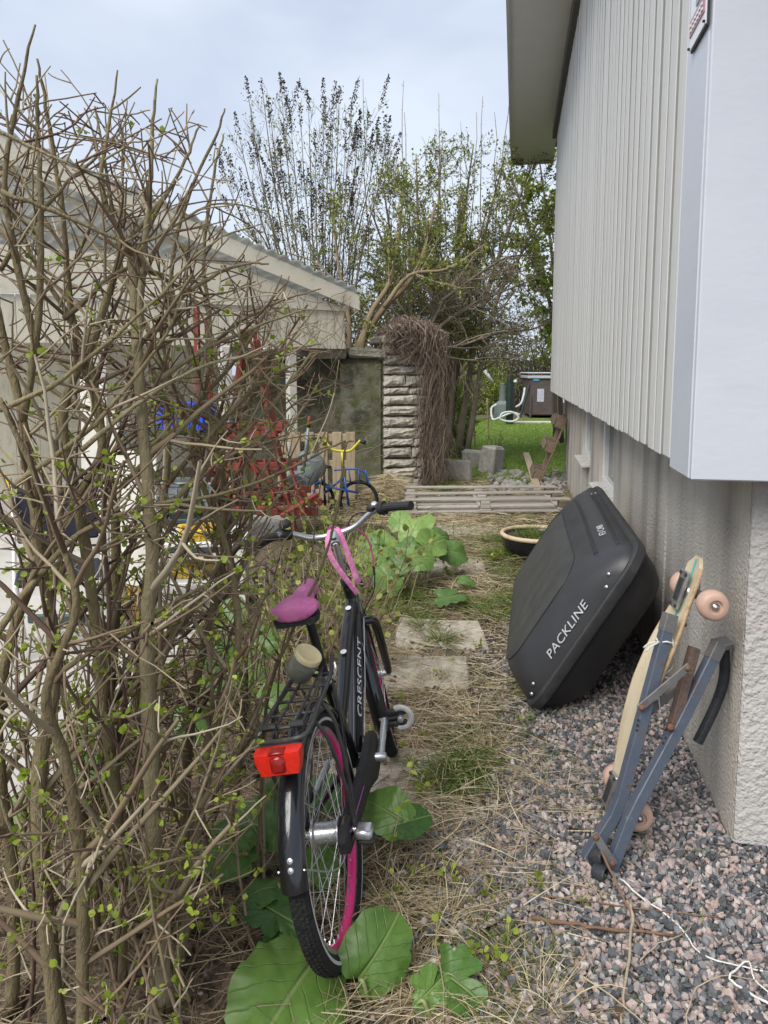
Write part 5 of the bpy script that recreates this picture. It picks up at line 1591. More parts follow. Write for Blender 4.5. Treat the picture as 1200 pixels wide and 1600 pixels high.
hose([P(776, 632, 20.8), P(768, 638, 20.8), P(770, 655, 20.7), P(782, 652, 20.6), P(800, 645, 20.6), P(812, 648, 20.6)], 'white pool hose looping out left of the dark pole')
hose([P(781, 655, 20.4), P(785, 646, 20.4), P(800, 644, 20.4), P(810, 652, 20.4), P(803, 658, 20.4), P(790, 658, 20.4), P(781, 655, 20.4)], 'coil of white pool hose lying behind the dark pole')
hose([P(806, 636, 21.6), P(814, 630, 21.7), P(818, 618, 21.8), P(820, 606, 21.9)], 'white pool hose rising beside the rattan pool')
# boundary fence behind the pool
fen = thing('board_fence', 'dark weathered board fence behind the pool', 'fence', (-3, 29, 0))
fb = MB().box((0, 0, 0), (.15, .025, 1.9), None, .004).mesh('fence_board')
fb.materials.append(MATS['far_fence'])
for k in range(84):
    link('fence_board', fb, fen, (-6 + k * .165, random.uniform(-.01, .01), .97 + random.uniform(-.03, .03)))
for z_ in (.5, 1.5):
    MB().box((0.9, .03, z_), (14, .05, .09)).build('rail', 'far_fence', fen, local=True)
# bamboo stakes along the bed
for i_, (px, py, top, d, lab) in enumerate(((694, 728, 585, 10.6, 'bamboo stake right beside the vine-covered pillar'), (742, 690, 615, 14.5, 'middle bamboo stake in front of the bright hedge'), (764, 685, 622, 16.0, 'rightmost bamboo stake in front of the bright hedge'))):
    b0, b1 = P(px, py, d), P(px - 3, top, d)
    b0.z = -.02
    st = thing('bamboo_stake', lab, 'stake', b0, group='bamboo stakes along the flower bed')
    MB().tube([b0 + (b1 - b0) * k / 6 for k in range(7)], [.022, .020, .021, .019, .020, .018, .017], 7).build('cane', 'bamboo', st, True)

# ------------------------------------------------------------------ woody plants
pmat('shrub_bark', (0.8, 0.8, 0.8), (1, 1, 1), 14, 0.85, 0.7, 60, spec=0.25, stretch=(3, 3, 1), spots=[(9, 0.54, 0.14, (0.155, 0.145, 0.075), 0.55)],
     ramp=[(0.0, (0.14, 0.10, 0.07)), (0.35, (0.20, 0.16, 0.09)), (0.7, (0.27, 0.225, 0.125)), (1.0, (0.36, 0.315, 0.20))])
pmat('twig_bark', (0.85, 0.85, 0.85), (1, 1, 1), 14, 0.85, spec=0.25, ramp=[(0.0, (0.115, 0.07, 0.056)), (0.4, (0.21, 0.155, 0.10)), (0.75, (0.32, 0.26, 0.165)), (1.0, (0.48, 0.42, 0.31))])
pmat('bud_leaf', (0.85, 0.85, 0.85), (1, 1, 1), 20, 0.5, sub=0.4, ramp=[(0.0, (0.17, 0.24, 0.025)), (0.5, (0.30, 0.40, 0.045)), (1.0, (0.47, 0.55, 0.10))])
pmat('tree_bark', (0.85, 0.85, 0.85), (1, 1, 1), 8, 0.9, 0.5, 40, spec=0.2, ramp=[(0.0, (0.095, 0.078, 0.062)), (0.5, (0.19, 0.158, 0.122)), (1.0, (0.33, 0.28, 0.21))])
pmat('tan_bark', (0.27, 0.21, 0.13), (0.20, 0.155, 0.10), 6, 0.9, 0.6, 30, stretch=(3, 3, 1), spec=0.2)
pmat('green_leaf', (0.85, 0.85, 0.85), (1, 1, 1), 3, 0.55, sub=0.35, ramp=[(0.0, (0.13, 0.165, 0.04)), (0.5, (0.235, 0.28, 0.06)), (1.0, (0.39, 0.42, 0.10))])
pmat('lime_leaf', (0.85, 0.85, 0.85), (1, 1, 1), 3, 0.55, sub=0.4, ramp=[(0.0, (0.15, 0.21, 0.03)), (0.5, (0.28, 0.36, 0.05)), (1.0, (0.43, 0.50, 0.09))])
pmat('dull_leaf', (0.85, 0.85, 0.85), (1, 1, 1), 3, 0.7, sub=0.3, ramp=[(0.0, (0.085, 0.088, 0.052)), (0.5, (0.14, 0.145, 0.075)), (1.0, (0.22, 0.21, 0.12))])
pmat('seed_head', (0.06, 0.048, 0.046), (0.095, 0.076, 0.07), 30, 0.9, spec=0.2)

def rvec(s=1.0):
    return np.array((random.gauss(0, s), random.gauss(0, s), random.gauss(0, s)))
def nrmz(v):
    return v / (np.linalg.norm(v) + 1e-12)
KP = 6
def limb(p, d, L, wander, up, k=KP):
    """a crooked polyline of k points"""
    d = nrmz(np.array(d, float))
    pts = [np.array(p, float)]
    st = L / (k - 1)
    for _ in range(k - 1):
        d = nrmz(d + rvec(wander) + np.array((0, 0, up)))
        pts.append(pts[-1] + d * st)
    return np.array(pts), d
def resample(path, k):
    p = np.asarray(path)
    s = np.concatenate([[0], np.cumsum(np.linalg.norm(np.diff(p, axis=0), axis=1))])
    t = np.linspace(0, s[-1], k)
    return np.stack([np.interp(t, s, p[:, i]) for i in range(3)], 1), s[-1]
def sprout(path, r0, r1, per_m, Lr, ang, spec, out, level, keep=None, t0=0.1, up=0.0, tip=True):
    """laterals along a path, recursively"""
    seg = np.diff(path, axis=0)
    ln = np.linalg.norm(seg, axis=1)
    tot = ln.sum()
    n = int(tot * per_m + random.random())
    cum = np.concatenate([[0], np.cumsum(ln)]) / max(tot, 1e-6)
    for i in range(n):
        t = t0 + (1 - t0) * random.random()
        j = min(len(seg) - 1, int(np.searchsorted(cum, t) - 1))
        j = max(0, j)
        f = (t - cum[j]) / max(1e-6, cum[j + 1] - cum[j])
        p = path[j] + seg[j] * f
        d = nrmz(seg[j])
        side = rvec()
        side = nrmz(side - d * np.dot(side, d))
        a = R(random.uniform(*ang))
        nd = d * math.cos(a) + side * math.sin(a)
        L = random.uniform(*Lr) * (1.15 - 0.6 * t)
        rr = (r0 + (r1 - r0) * t) * spec['ratio']
        rr = max(spec['rmin'], min(rr, L * 0.017 + 0.0012))
        q, dd = limb(p, nd, L, spec['wander'], up)
        if keep is not None and not keep(q[-1]):
            continue
        out.append((q, rr, max(spec['rmin'] * .7, rr * .45), level))
        if level < spec['levels']:
            s2 = spec['sub'][level]
            sprout(q, rr, rr * .45, s2['per_m'], s2['L'], s2['ang'], spec, out, level + 1, keep, 0.12, s2.get('up', up))
def branches_mesh(out, sides, rlo=0.0, rhi=1.0):
    m = MB()
    if not out:
        return m
    paths = np.array([o[0] for o in out])
    a = np.array([o[1] for o in out]); b_ = np.array([o[2] for o in out])
    t = np.linspace(0, 1, paths.shape[1])
    rad = a[:, None] * (1 - t) + b_[:, None] * t
    return m.tubes(paths, rad, sides, RNG.uniform(rlo + 1e-3, rhi, len(out)))
LEAF5 = np.array([(0, 0, 0), (-.5, .45, .10), (0, .5, 0), (.5, .45, .10), (0, 1.0, -.05)])
LEAF7 = np.array([(0, 0, 0), (-.40, .28, .07), (-.46, .62, .08), (0, 1.0, -.04), (.46, .62, .08), (.40, .28, .07), (0, .5, 0)])
def round_leaves(m, pos, size, dirs, aspect=0.8):
    """rounder near leaves: six corners round the midrib"""
    n = len(pos)
    d = np.asarray(dirs) + RNG.normal(0, .35, (n, 3))
    d /= np.linalg.norm(d, axis=1, keepdims=True) + 1e-9
    s = np.cross(d, RNG.normal(size=(n, 3)))
    s /= np.linalg.norm(s, axis=1, keepdims=True) + 1e-9
    u = np.cross(s, d)
    sz = np.asarray(size, float)[:, None, None]
    L = LEAF7[None]
    v = np.asarray(pos)[:, None, :] + sz * (L[..., 0:1] * aspect * s[:, None] + L[..., 1:2] * d[:, None] + L[..., 2:3] * u[:, None])
    f = ((np.arange(n) * 7)[:, None, None] + np.array([[0, 1, 6], [1, 2, 6], [2, 3, 6], [3, 4, 6], [4, 5, 6], [5, 0, 6]])[None]).reshape(-1, 3)
    return m.add(v.reshape(-1, 3), None, f, None, np.repeat(RNG.uniform(.01, 1, n), 7))
def leaves_mesh(m, pos, size, dirs=None, rnd=None, aspect=0.62):
    """small pointed leaves: five corners, folded along the midrib"""
    n = len(pos)
    d = RNG.normal(size=(n, 3)) if dirs is None else np.asarray(dirs) + RNG.normal(0, .35, (n, 3))
    d /= np.linalg.norm(d, axis=1, keepdims=True) + 1e-9
    s = np.cross(d, RNG.normal(size=(n, 3)))
    s /= np.linalg.norm(s, axis=1, keepdims=True) + 1e-9
    u = np.cross(s, d)
    sz = np.broadcast_to(np.asarray(size, float), (n,))[:, None, None]
    L = LEAF5[None]
    v = np.asarray(pos)[:, None, :] + sz * (L[..., 0:1] * aspect * s[:, None] + L[..., 1:2] * d[:, None] + L[..., 2:3] * u[:, None])
    b0 = (np.arange(n) * 5)[:, None, None]
    f = (b0 + np.array([[0, 1, 2], [2, 1, 4], [0, 2, 3], [2, 4, 3]])[None]).reshape(-1, 3)
    r_ = np.repeat(RNG.uniform(.01, 1, n) if rnd is None else np.asarray(rnd), 5)
    return m.add(v.reshape(-1, 3), None, f, None, r_)

def proj_px(p):
    r_ = p[0] * _cy + p[1] * _sy
    f_ = p[1] * _cy - p[0] * _sy
    z_ = p[2] - CAM_H
    d_ = f_ * _cp - z_ * _sp
    u_ = z_ * _cp + f_ * _sp
    if d_ < .05:
        return -9999, -9999
    return 600 + FPX * r_ / d_, YC - FPX * u_ / d_

# ---- the big bare shrub on the left
STEMS = [  # (sight points px, py, distance), thickness at foot and tip
    ([(262, 1600, 1.62), (246, 1420, 1.60), (236, 1200, 1.58), (230, 1000, 1.56), (238, 860, 1.55), (226, 700, 1.54), (214, 540, 1.53), (206, 392, 1.52)], .026, .015),
    ([(214, 560, 1.53), (224, 420, 1.50), (233, 300, 1.48), (239, 190, 1.46), (246, 124, 1.45)], .010, .0032),
    ([(208, 420, 1.52), (240, 340, 1.56), (290, 250, 1.60), (312, 195, 1.62)], .008, .003),
    ([(206, 400, 1.52), (160, 300, 1.48), (170, 200, 1.46), (186, 110, 1.44)], .008, .0025),
    ([(92, 1600, 1.50), (72, 1420, 1.48), (60, 1220, 1.48), (84, 1050, 1.50), (62, 860, 1.50), (36, 660, 1.50), (-5, 480, 1.50)], .025, .012),
    ([(36, 660, 1.50), (60, 500, 1.47), (64, 330, 1.45), (60, 200, 1.44), (58, 118, 1.43)], .011, .004),
    ([(60, 560, 1.48), (20, 380, 1.44), (8, 260, 1.42), (34, 130, 1.41), (53, 38, 1.40)], .010, .003),
    ([(150, 1600, 1.78), (150, 1380, 1.76), (164, 1160, 1.76), (178, 1000, 1.78), (182, 860, 1.78), (168, 720, 1.76), (140, 600, 1.74), (110, 480, 1.72), (98, 330, 1.70), (72, 170, 1.68), (58, 92, 1.66)], .022, .004),
    ([(190, 1580, 1.68), (188, 1330, 1.66), (160, 1050, 1.64), (128, 820, 1.62), (98, 650, 1.60), (150, 520, 1.60), (190, 400, 1.60), (240, 330, 1.60), (262, 300, 1.60)], .022, .006),
    ([(308, 1570, 1.86), (288, 1320, 1.84), (298, 1120, 1.84), (330, 960, 1.86), (350, 860, 1.88), (345, 720, 1.88), (305, 570, 1.86), (268, 450, 1.84), (290, 320, 1.82), (338, 210, 1.82), (352, 168, 1.82)], .019, .003),
    ([(280, 1590, 1.72), (302, 1360, 1.72), (326, 1160, 1.76), (372, 1010, 1.80), (352, 850, 1.82), (300, 700, 1.80), (330, 560, 1.78), (318, 400, 1.76), (335, 270, 1.74), (350, 208, 1.74)], .017, .003),
    ([(225, 1600, 2.02), (205, 1350, 2.0), (210, 1100, 2.0), (236, 900, 2.0), (262, 720, 2.0), (248, 560, 2.0), (190, 420, 2.0), (192, 300, 2.0), (191, 192, 2.0)], .020, .003),
    ([(20, 1600, 1.60), (22, 1380, 1.58), (-5, 1150, 1.56), (30, 960, 1.56), (110, 800, 1.58), (160, 690, 1.60), (130, 540, 1.60), (50, 400, 1.58), (-10, 260, 1.56)], .020, .005),
    ([(120, 1610, 1.42), (130, 1400, 1.40), (105, 1200, 1.38), (72, 1080, 1.36), (120, 940, 1.36), (60, 760, 1.36), (0, 620, 1.36)], .018, .007),
    ([(345, 1540, 2.0), (362, 1300, 2.0), (380, 1100, 2.02), (368, 930, 2.04), (395, 800, 2.04), (378, 640, 2.04), (420, 520, 2.04), (452, 430, 2.04)], .013, .003),
    ([(-20, 1010, 1.44), (60, 900, 1.46), (130, 830, 1.50), (230, 790, 1.54), (330, 775, 1.60), (430, 742, 1.68), (535, 690, 1.76)], .010, .003),
    ([(40, 890, 1.50), (130, 780, 1.56), (200, 680, 1.62), (300, 640, 1.68), (360, 670, 1.72), (412, 692, 1.74)], .009, .003),
    ([(190, 760, 1.62), (300, 640, 1.66), (392, 530, 1.70), (440, 430, 1.74)], .009, .003),
    ([(230, 830, 1.58), (330, 720, 1.64), (420, 640, 1.70), (480, 560, 1.74), (500, 552, 1.76)], .009, .003),
    ([(300, 900, 1.80), (390, 790, 1.84), (460, 720, 1.88), (540, 690, 1.94)], .008, .003),
    ([(240, 600, 1.56), (330, 540, 1.62), (430, 500, 1.70), (478, 482, 1.74)], .008, .003),
    ([(200, 560, 1.58), (290, 460, 1.60), (370, 415, 1.64), (420, 412, 1.66)], .008, .003),
    ([(260, 760, 1.70), (360, 640, 1.76), (440, 580, 1.82), (520, 545, 1.88)], .008, .0025),
    ([(130, 700, 1.50), (260, 600, 1.52), (370, 560, 1.58), (470, 575, 1.64)], .007, .0025),
    ([(0, 640, 1.40), (100, 590, 1.42), (230, 480, 1.46), (330, 380, 1.50), (410, 350, 1.54)], .007, .002),
    ([(0, 300, 1.40), (110, 340, 1.44), (220, 380, 1.48), (330, 320, 1.54), (420, 330, 1.60)], .006, .002),
    ([(0, 420, 1.46), (90, 300, 1.48), (170, 230, 1.52), (205, 180, 1.54)], .006, .002),
    ([(-10, 200, 1.36), (60, 235, 1.38), (150, 270, 1.40), (280, 290, 1.46)], .005, .002),
    ([(180, 1000, 1.6), (290, 930, 1.64), (350, 900, 1.7), (420, 880, 1.8)], .007, .0025),
    ([(200, 1220, 1.62), (300, 1130, 1.66), (390, 1080, 1.72), (430, 1010, 1.78)], .007, .0025),
    ([(402, 1371, 1.98), (408, 1240, 1.98), (420, 1080, 1.98), (470, 960, 1.98), (505, 880, 1.98), (528, 790, 1.98), (540, 700, 1.98), (552, 688, 1.98)], .0078, .0035),
    ([(425, 1330, 2.1), (432, 1180, 2.1), (440, 1020, 2.1), (480, 900, 2.1), (500, 760, 2.1), (530, 560, 2.1)], .005, .002),
    ([(255, 1480, 1.62), (330, 1360, 1.66), (390, 1290, 1.7), (440, 1210, 1.74)], .006, .002),
    ([(180, 1500, 1.6), (90, 1380, 1.54), (20, 1300, 1.5), (-20, 1180, 1.46)], .010, .004),
    ([(330, 760, 1.8), (400, 640, 1.84), (450, 540, 1.88), (500, 470, 1.92)], .007, .0025),
    ([(300, 560, 1.7), (380, 500, 1.74), (440, 470, 1.78), (500, 452, 1.82)], .007, .0025),
    ([(280, 860, 1.75), (370, 740, 1.8), (450, 640, 1.86), (520, 600, 1.92)], .007, .0025),
    ([(310, 700, 1.6), (400, 600, 1.66), (470, 520, 1.7)], .007, .0025),
    ([(350, 860, 1.9), (430, 780, 1.94), (500, 730, 2.0)], .006, .002),
    ([(100, 500, 1.5), (200, 420, 1.52), (320, 460, 1.58), (400, 440, 1.62)], .007, .002),
    ([(20, 760, 1.4), (150, 660, 1.44), (260, 520, 1.48), (300, 400, 1.5)], .008, .0025),
    ([(290, 1540, 1.72), (340, 1440, 1.76), (400, 1370, 1.80), (430, 1330, 1.84)], .005, .002),
]
sroot = G(210, 1560)
shrub = thing('bare_shrub', 'large leafless shrub with greenish-brown stems and opening lime buds at left', 'shrub', (sroot.x, sroot.y, 0))
def shrub_keep(q):
    px, py = proj_px(q)
    if q[2] < 0.02:
        return False
    lim = np.interp(py, [-200, 60, 160, 330, 420, 560, 700, 800, 900, 1100, 1250, 1400, 1600], [240, 260, 330, 390, 455, 520, 530, 470, 430, 430, 420, 400, 400])
    top = np.interp(px, [-100, 0, 60, 120, 190, 260, 330, 400, 450, 520], [20, 60, 40, 120, 120, 130, 170, 330, 380, 440])
    return px < lim and py > top and (q[1] > 0.75)
spec = dict(ratio=.62, rmin=.0018, wander=.085, levels=3, sub={1: dict(per_m=15, L=(.05, .26), ang=(35, 80), up=.02), 2: dict(per_m=8, L=(.025, .085), ang=(40, 85), up=0)})
twigs = []
for pts, r0, r1 in STEMS:
    w = [P(*q) for q in pts]
    if pts[0][1] > 1500:
        w[0].z = min(w[0].z, 0.02)
        w[0] = Vector((w[0].x, w[0].y, -0.03))
    w = smooth_path(w, 5)
    w = w + np.array([rvec(.0012) for _ in w])
    rr = np.linspace(r0 * .80, r1 * .6, len(w)) * (1 + .07 * np.sin(np.arange(len(w)) * 1.9))
    MB().tube(w, rr, 9, rnd=random.uniform(.25, .95)).build('stem', 'shrub_bark', shrub, True)
    big = r0 > .012
    sprout(w, r0, r1, 12.5 if big else 14, (.14, .55) if big else (.06, .24), (25, 65), spec, twigs, 1, shrub_keep, .12, .06)
for k in range(46):                                   # young shoots from the stool
    b = sroot + Vector((random.uniform(-.45, .28), random.uniform(-.25, .5), -.02))
    q, _ = limb(tuple(b), (random.gauss(0, .28), random.gauss(0, .25), 1), random.uniform(.5, 1.25), .10, .06, 9)
    if shrub_keep(q[-1]):
        q2, _l = resample(q, KP)
        twigs.append((q2, .0052, .002, 1))
        sprout(q, .006, .002, 10, (.06, .24), (30, 70), spec, twigs, 2, shrub_keep, .1, .02)
branches_mesh(twigs, 5).build('twigs', 'twig_bark', shrub, True, kind='stuff')
print('shrub twigs', len(twigs))
lp, ld, ls = [], [], []
for q, a, b_, lev in twigs:
    for t in range(1, KP):
        p = q[t]
        px, py = proj_px(p)
        dens = np.interp(py, [300, 600, 800, 1000, 1600], [.008, .055, .11, .145, .155]) * (1.6 if t == KP - 1 else .6)
        if random.random() < dens:
            for _ in range(random.randint(2, 5)):
                lp.append(p + rvec(.004))
                ld.append(nrmz(q[t] - q[t - 1]) * .6 + rvec(.5) + np.array((0, 0, .25)))
                ls.append(random.uniform(.0065, .0175) * np.interp(py, [300, 900, 1600], [.8, 1, 1.05]))
round_leaves(MB(), np.array(lp), np.array(ls), np.array(ld), .95).build('bud_leaves', 'bud_leaf', shrub, True, kind='stuff')
print('bud leaves', len(lp))

# ---- trees and bushes behind the walls
def tree(name, label, base, trunks, spec, per_m, Lr, ang, bark, leafmat=None, leaf_n=0, leaf_s=(.03, .06), up=.05, keep=None, group=None, leaf_levels=(2, 3), t0=.2, rlo=0, rhi=1, leaf_keep=None):
    t = thing(name, label, 'tree' if 'tree' in name else 'bush', base)
    if group:
        t['group'] = group
    out = []
    for path, r0, r1 in trunks:
        MB().tube(path, np.linspace(r0, r1, len(path)), 8, rnd=random.uniform(.3, .8)).build('trunk', bark, t, True)
        sprout(np.asarray(path), r0, r1, per_m, Lr, ang, spec, out, 1, keep, t0, up)
    branches_mesh(out, 4, rlo, rhi).build('branches', bark, t, True, kind='stuff')
    if leafmat and leaf_n:
        cand = [o for o in out if o[3] in leaf_levels]
        idx = RNG.integers(0, len(cand), leaf_n)
        tt = RNG.integers(1, KP, leaf_n)
        pos = np.array([cand[i][0][k] for i, k in zip(idx, tt)]) + RNG.normal(0, .025, (leaf_n, 3))
        if leaf_keep is not None:
            pos = pos[[bool(leaf_keep(p)) for p in pos]]
        leaves_mesh(MB(), pos, RNG.uniform(leaf_s[0], leaf_s[1], len(pos))).build('crown_leaves', leafmat, t, True, kind='stuff')
    print(name, len(out))
    return t, out
# buddleia with old seed heads, above the carport's corner
btops = [(345, 255), (372, 205), (388, 150), (410, 140), (422, 178), (440, 150), (455, 200), (470, 185), (482, 165), (505, 160), (520, 185), (530, 150), (548, 178), (560, 205), (575, 190), (590, 200), (605, 215),
         (355, 320), (398, 235), (436, 235), (492, 230), (512, 235), (540, 228), (580, 235), (368, 290)]
trunks = []
for i, (px, py) in enumerate(btops):
    d = 10.9 + random.uniform(-.5, .6)
    b = P(random.uniform(470, 545), 560, d); b.z = .3
    q1 = P(px * .55 + 505 * .45, 420, d); q2 = P(px * .85 + 505 * .15, py + (420 - py) * .4, d)
    trunks.append((smooth_path([b, q1, q2, P(px, py, d)], 5), random.uniform(.010, .019), .0035))
def bkeep(q):
    px, py = proj_px(q)
    return py > 135 and 325 < px < 640
bud, bout = tree('butterfly_bush_tree', 'tall bare bush with dark seed heads rising behind the carport roof', P(505, 700, 10.9) * 1.0, trunks,
          dict(ratio=.5, rmin=.0028, wander=.10, levels=2, sub={1: dict(per_m=5, L=(.12, .4), ang=(25, 60), up=.12)}), 5.0, (.3, .9), (18, 50), 'tree_bark', 'green_leaf', 4600, (.022, .055), .16, bkeep, None, (1, 2), .3, 0, .6)
m = MB()
tips = [t_[0][-1] for t_ in trunks]
tipd = [nrmz(np.array(t_[0][-1]) - np.array(t_[0][-3])) for t_ in trunks]
cand = [o for o in bout if o[3] == 1 and o[0][-1][2] > 3.3]
random.shuffle(cand)
for o in cand[:75]:
    tips.append(o[0][-1]); tipd.append(nrmz(o[0][-1] - o[0][-2]))
allp, alls = [], []
for p, d in zip(tips, tipd):
    Lh = random.uniform(.22, .46)
    n_ = int(Lh * 230)
    d = nrmz(np.array(d) + np.array((0, 0, .25)))
    for k in range(n_):
        t = random.random()
        w = .042 * (1 - t) ** .8 + .006
        allp.append(np.array(p) + d * (t * Lh - .08) + rvec(w * .55))
        alls.append(random.uniform(.018, .036))
leaves_mesh(m, np.array(allp), np.array(alls), aspect=.9).build('seed_heads', 'seed_head', bud, True, kind='stuff')

# the leafy tree in the middle
def gkeep(q):
    px, py = proj_px(q)
    top = np.interp(px, [560, 610, 660, 720, 800, 870], [300, 235, 205, 205, 195, 200])
    return py > top and 545 < px < 900
trunks = []
for (bx_, tx, ty, d) in ((640, 600, 300, 12.2), (660, 650, 240, 12.6), (670, 690, 230, 12.4), (690, 740, 225, 12.8), (700, 790, 240, 12.6), (715, 830, 260, 12.4), (730, 850, 330, 12.2), (655, 620, 380, 11.8), (700, 760, 330, 12.0), (660, 580, 330, 12.0), (700, 720, 300, 13.2), (640, 640, 330, 13)):
    b = P(bx_, 640, d); b.z = .1
    trunks.append((smooth_path([b, P(bx_ * .7 + tx * .3, 500, d), P(bx_ * .3 + tx * .7, ty * .6 + 500 * .4, d + .1), P(tx, ty, d)], 5), random.uniform(.035, .06), .010))
tree('leafing_tree', 'broad tree with fresh green leaves beyond the stone pillar', P(680, 700, 12.4), trunks,
     dict(ratio=.5, rmin=.004, wander=.14, levels=3, sub={1: dict(per_m=5, L=(.25, .8), ang=(25, 65), up=.08), 2: dict(per_m=7, L=(.12, .40), ang=(25, 70), up=.05)}), 4.6, (.6, 1.5), (20, 60), 'tree_bark', 'green_leaf', 23000, (.03, .07), .06, gkeep, None, (2, 3), .25)
# yellow-green maple twigs at right, closer to the house
def mkeep(q):
    px, py = proj_px(q)
    return py > 210 and 690 < px < 905
trunks = []
for (bx_, tx, ty, d) in ((860, 790, 250, 14.5), (870, 840, 230, 14.5), (880, 860, 300, 14.2), (860, 800, 360, 14.5), (880, 850, 430, 14.0)):
    b = P(bx_ + 10, 620, d); b.z = .1
    trunks.append((smooth_path([b, P(bx_, 480, d), P((bx_ + tx) / 2, (ty + 450) / 2, d), P(tx, ty, d)], 5), .05, .012))
tree('maple_tree', 'maple with bunches of yellow-green young leaves beside the house eaves', P(870, 690, 14.4), trunks,
     dict(ratio=.5, rmin=.004, wander=.14, levels=2, sub={1: dict(per_m=3, L=(.2, .6), ang=(25, 65), up=.08)}), 3.2, (.5, 1.3), (20, 60), 'tree_bark', 'lime_leaf', 3600, (.06, .13), .06, mkeep, None, (2,), .25)
# thin whips that stand above the crowns
wh = thing('bare_whips_tree', 'slender bare shoots standing above the leafy tree against the sky', 'tree', P(700, 700, 13.5))
for (px, py, bx_) in ((565, 122, 575), (627, 125, 632), (632, 175, 640), (686, 145, 690), (722, 190, 715), (747, 175, 735), (752, 150, 752), (798, 128, 765), (775, 175, 770), (690, 200, 700)):
    a, b_ = P(bx_, 420, 13.2), P(px, py, 13.2)
    q = [a + (b_ - a) * (k / 6) + Vector((random.gauss(0, .02), random.gauss(0, .02), 0)) for k in range(7)]
    MB().tube(q, np.linspace(.012, .004, 7), 5, rnd=random.uniform(.3, .7)).build('shoot', 'tree_bark', wh, True)
    tw = []
    sprout(np.array([tuple(x) for x in q]), .008, .004, 5, (.03, .10), (25, 60), dict(ratio=.5, rmin=.003, wander=.1, levels=1, sub={}), tw, 1)
    branches_mesh(tw, 4, .2, .6).build('spurs', 'tree_bark', wh, True, kind='stuff')
# grey, densely branched bare tree between pillar and house
def rkeep(q):
    px, py = proj_px(q)
    return 400 < py < 640 and 560 < px < 880 and py > np.interp(px, [560, 640, 720, 860], [430, 410, 400, 380])
trunks = []
for pts, r0, r1 in (([(655, 640), (660, 560), (668, 520), (690, 470), (720, 430), (740, 400)], .06, .012), ([(668, 530), (700, 500), (750, 470), (800, 450), (850, 430)], .035, .008),
                    ([(672, 545), (720, 540), (780, 520), (830, 515), (862, 500)], .03, .007), ([(664, 560), (640, 500), (620, 470), (600, 430)], .03, .007), ([(690, 470), (760, 420), (800, 400), (850, 400)], .025, .006),
                    ([(670, 550), (710, 560), (760, 565), (800, 560)], .022, .005), ([(668, 520), (700, 450), (700, 400)], .022, .006)):
    trunks.append((smooth_path([P(a, b_, 10.7 + .25 * k) for k, (a, b_) in enumerate(pts)], 4), r0, r1))
tree('grey_bare_tree', 'grey leafless tree with dense crooked branches right of the pillar', P(655, 720, 10.7), trunks,
     dict(ratio=.5, rmin=.0032, wander=.20, levels=3, sub={1: dict(per_m=7, L=(.2, .7), ang=(25, 70), up=.02), 2: dict(per_m=9, L=(.08, .34), ang=(30, 75), up=0)}), 6.5, (.4, 1.1), (25, 65), 'tree_bark', 'dull_leaf', 1400, (.03, .06), .0, rkeep, None, (2, 3), .12, .2, 1.0)
# leaning tan trunks behind the wall
tt = thing('leaning_trunk_tree', 'tan leaning trunks growing up behind the concrete wall', 'tree', P(545, 720, 10.2))
tan_out = []
for pts, r0, r1 in (([(548, 640), (560, 545), (600, 480), (635, 445), (660, 400), (680, 320)], .075, .02), ([(556, 600), (575, 500), (610, 440), (622, 380), (630, 300)], .05, .015), ([(600, 480), (640, 430), (700, 420), (760, 380)], .035, .01),
                    ([(545, 600), (545, 500), (530, 420), (520, 340)], .04, .012), ([(540, 470), (500, 415), (450, 395)], .02, .008)):
    q = smooth_path([P(a, b_, 10.3 + .1 * k) for k, (a, b_) in enumerate(pts)], 4)
    MB().tube(q, np.linspace(r0, r1, len(q)), 9).build('trunk', 'tan_bark', tt, True)
    sprout(np.asarray(q), r0, r1, 4.5, (.3, 1.0), (20, 60), dict(ratio=.4, rmin=.004, wander=.15, levels=2, sub={1: dict(per_m=6, L=(.1, .4), ang=(25, 65), up=.05)}), tan_out, 1, lambda q_: proj_px(q_)[1] > 240 and 480 < proj_px(q_)[0] < 800, .2, .06)
branches_mesh(tan_out, 4, .4, 1).build('branches', 'twig_bark', tt, True, kind='stuff')
idx = RNG.integers(0, len(tan_out), 2600)
leaves_mesh(MB(), np.array([tan_out[i][0][random.randint(2, KP - 1)] for i in idx]) + RNG.normal(0, .03, (2600, 3)), RNG.uniform(.03, .07, 2600)).build('crown_leaves', 'green_leaf', tt, True, kind='stuff')

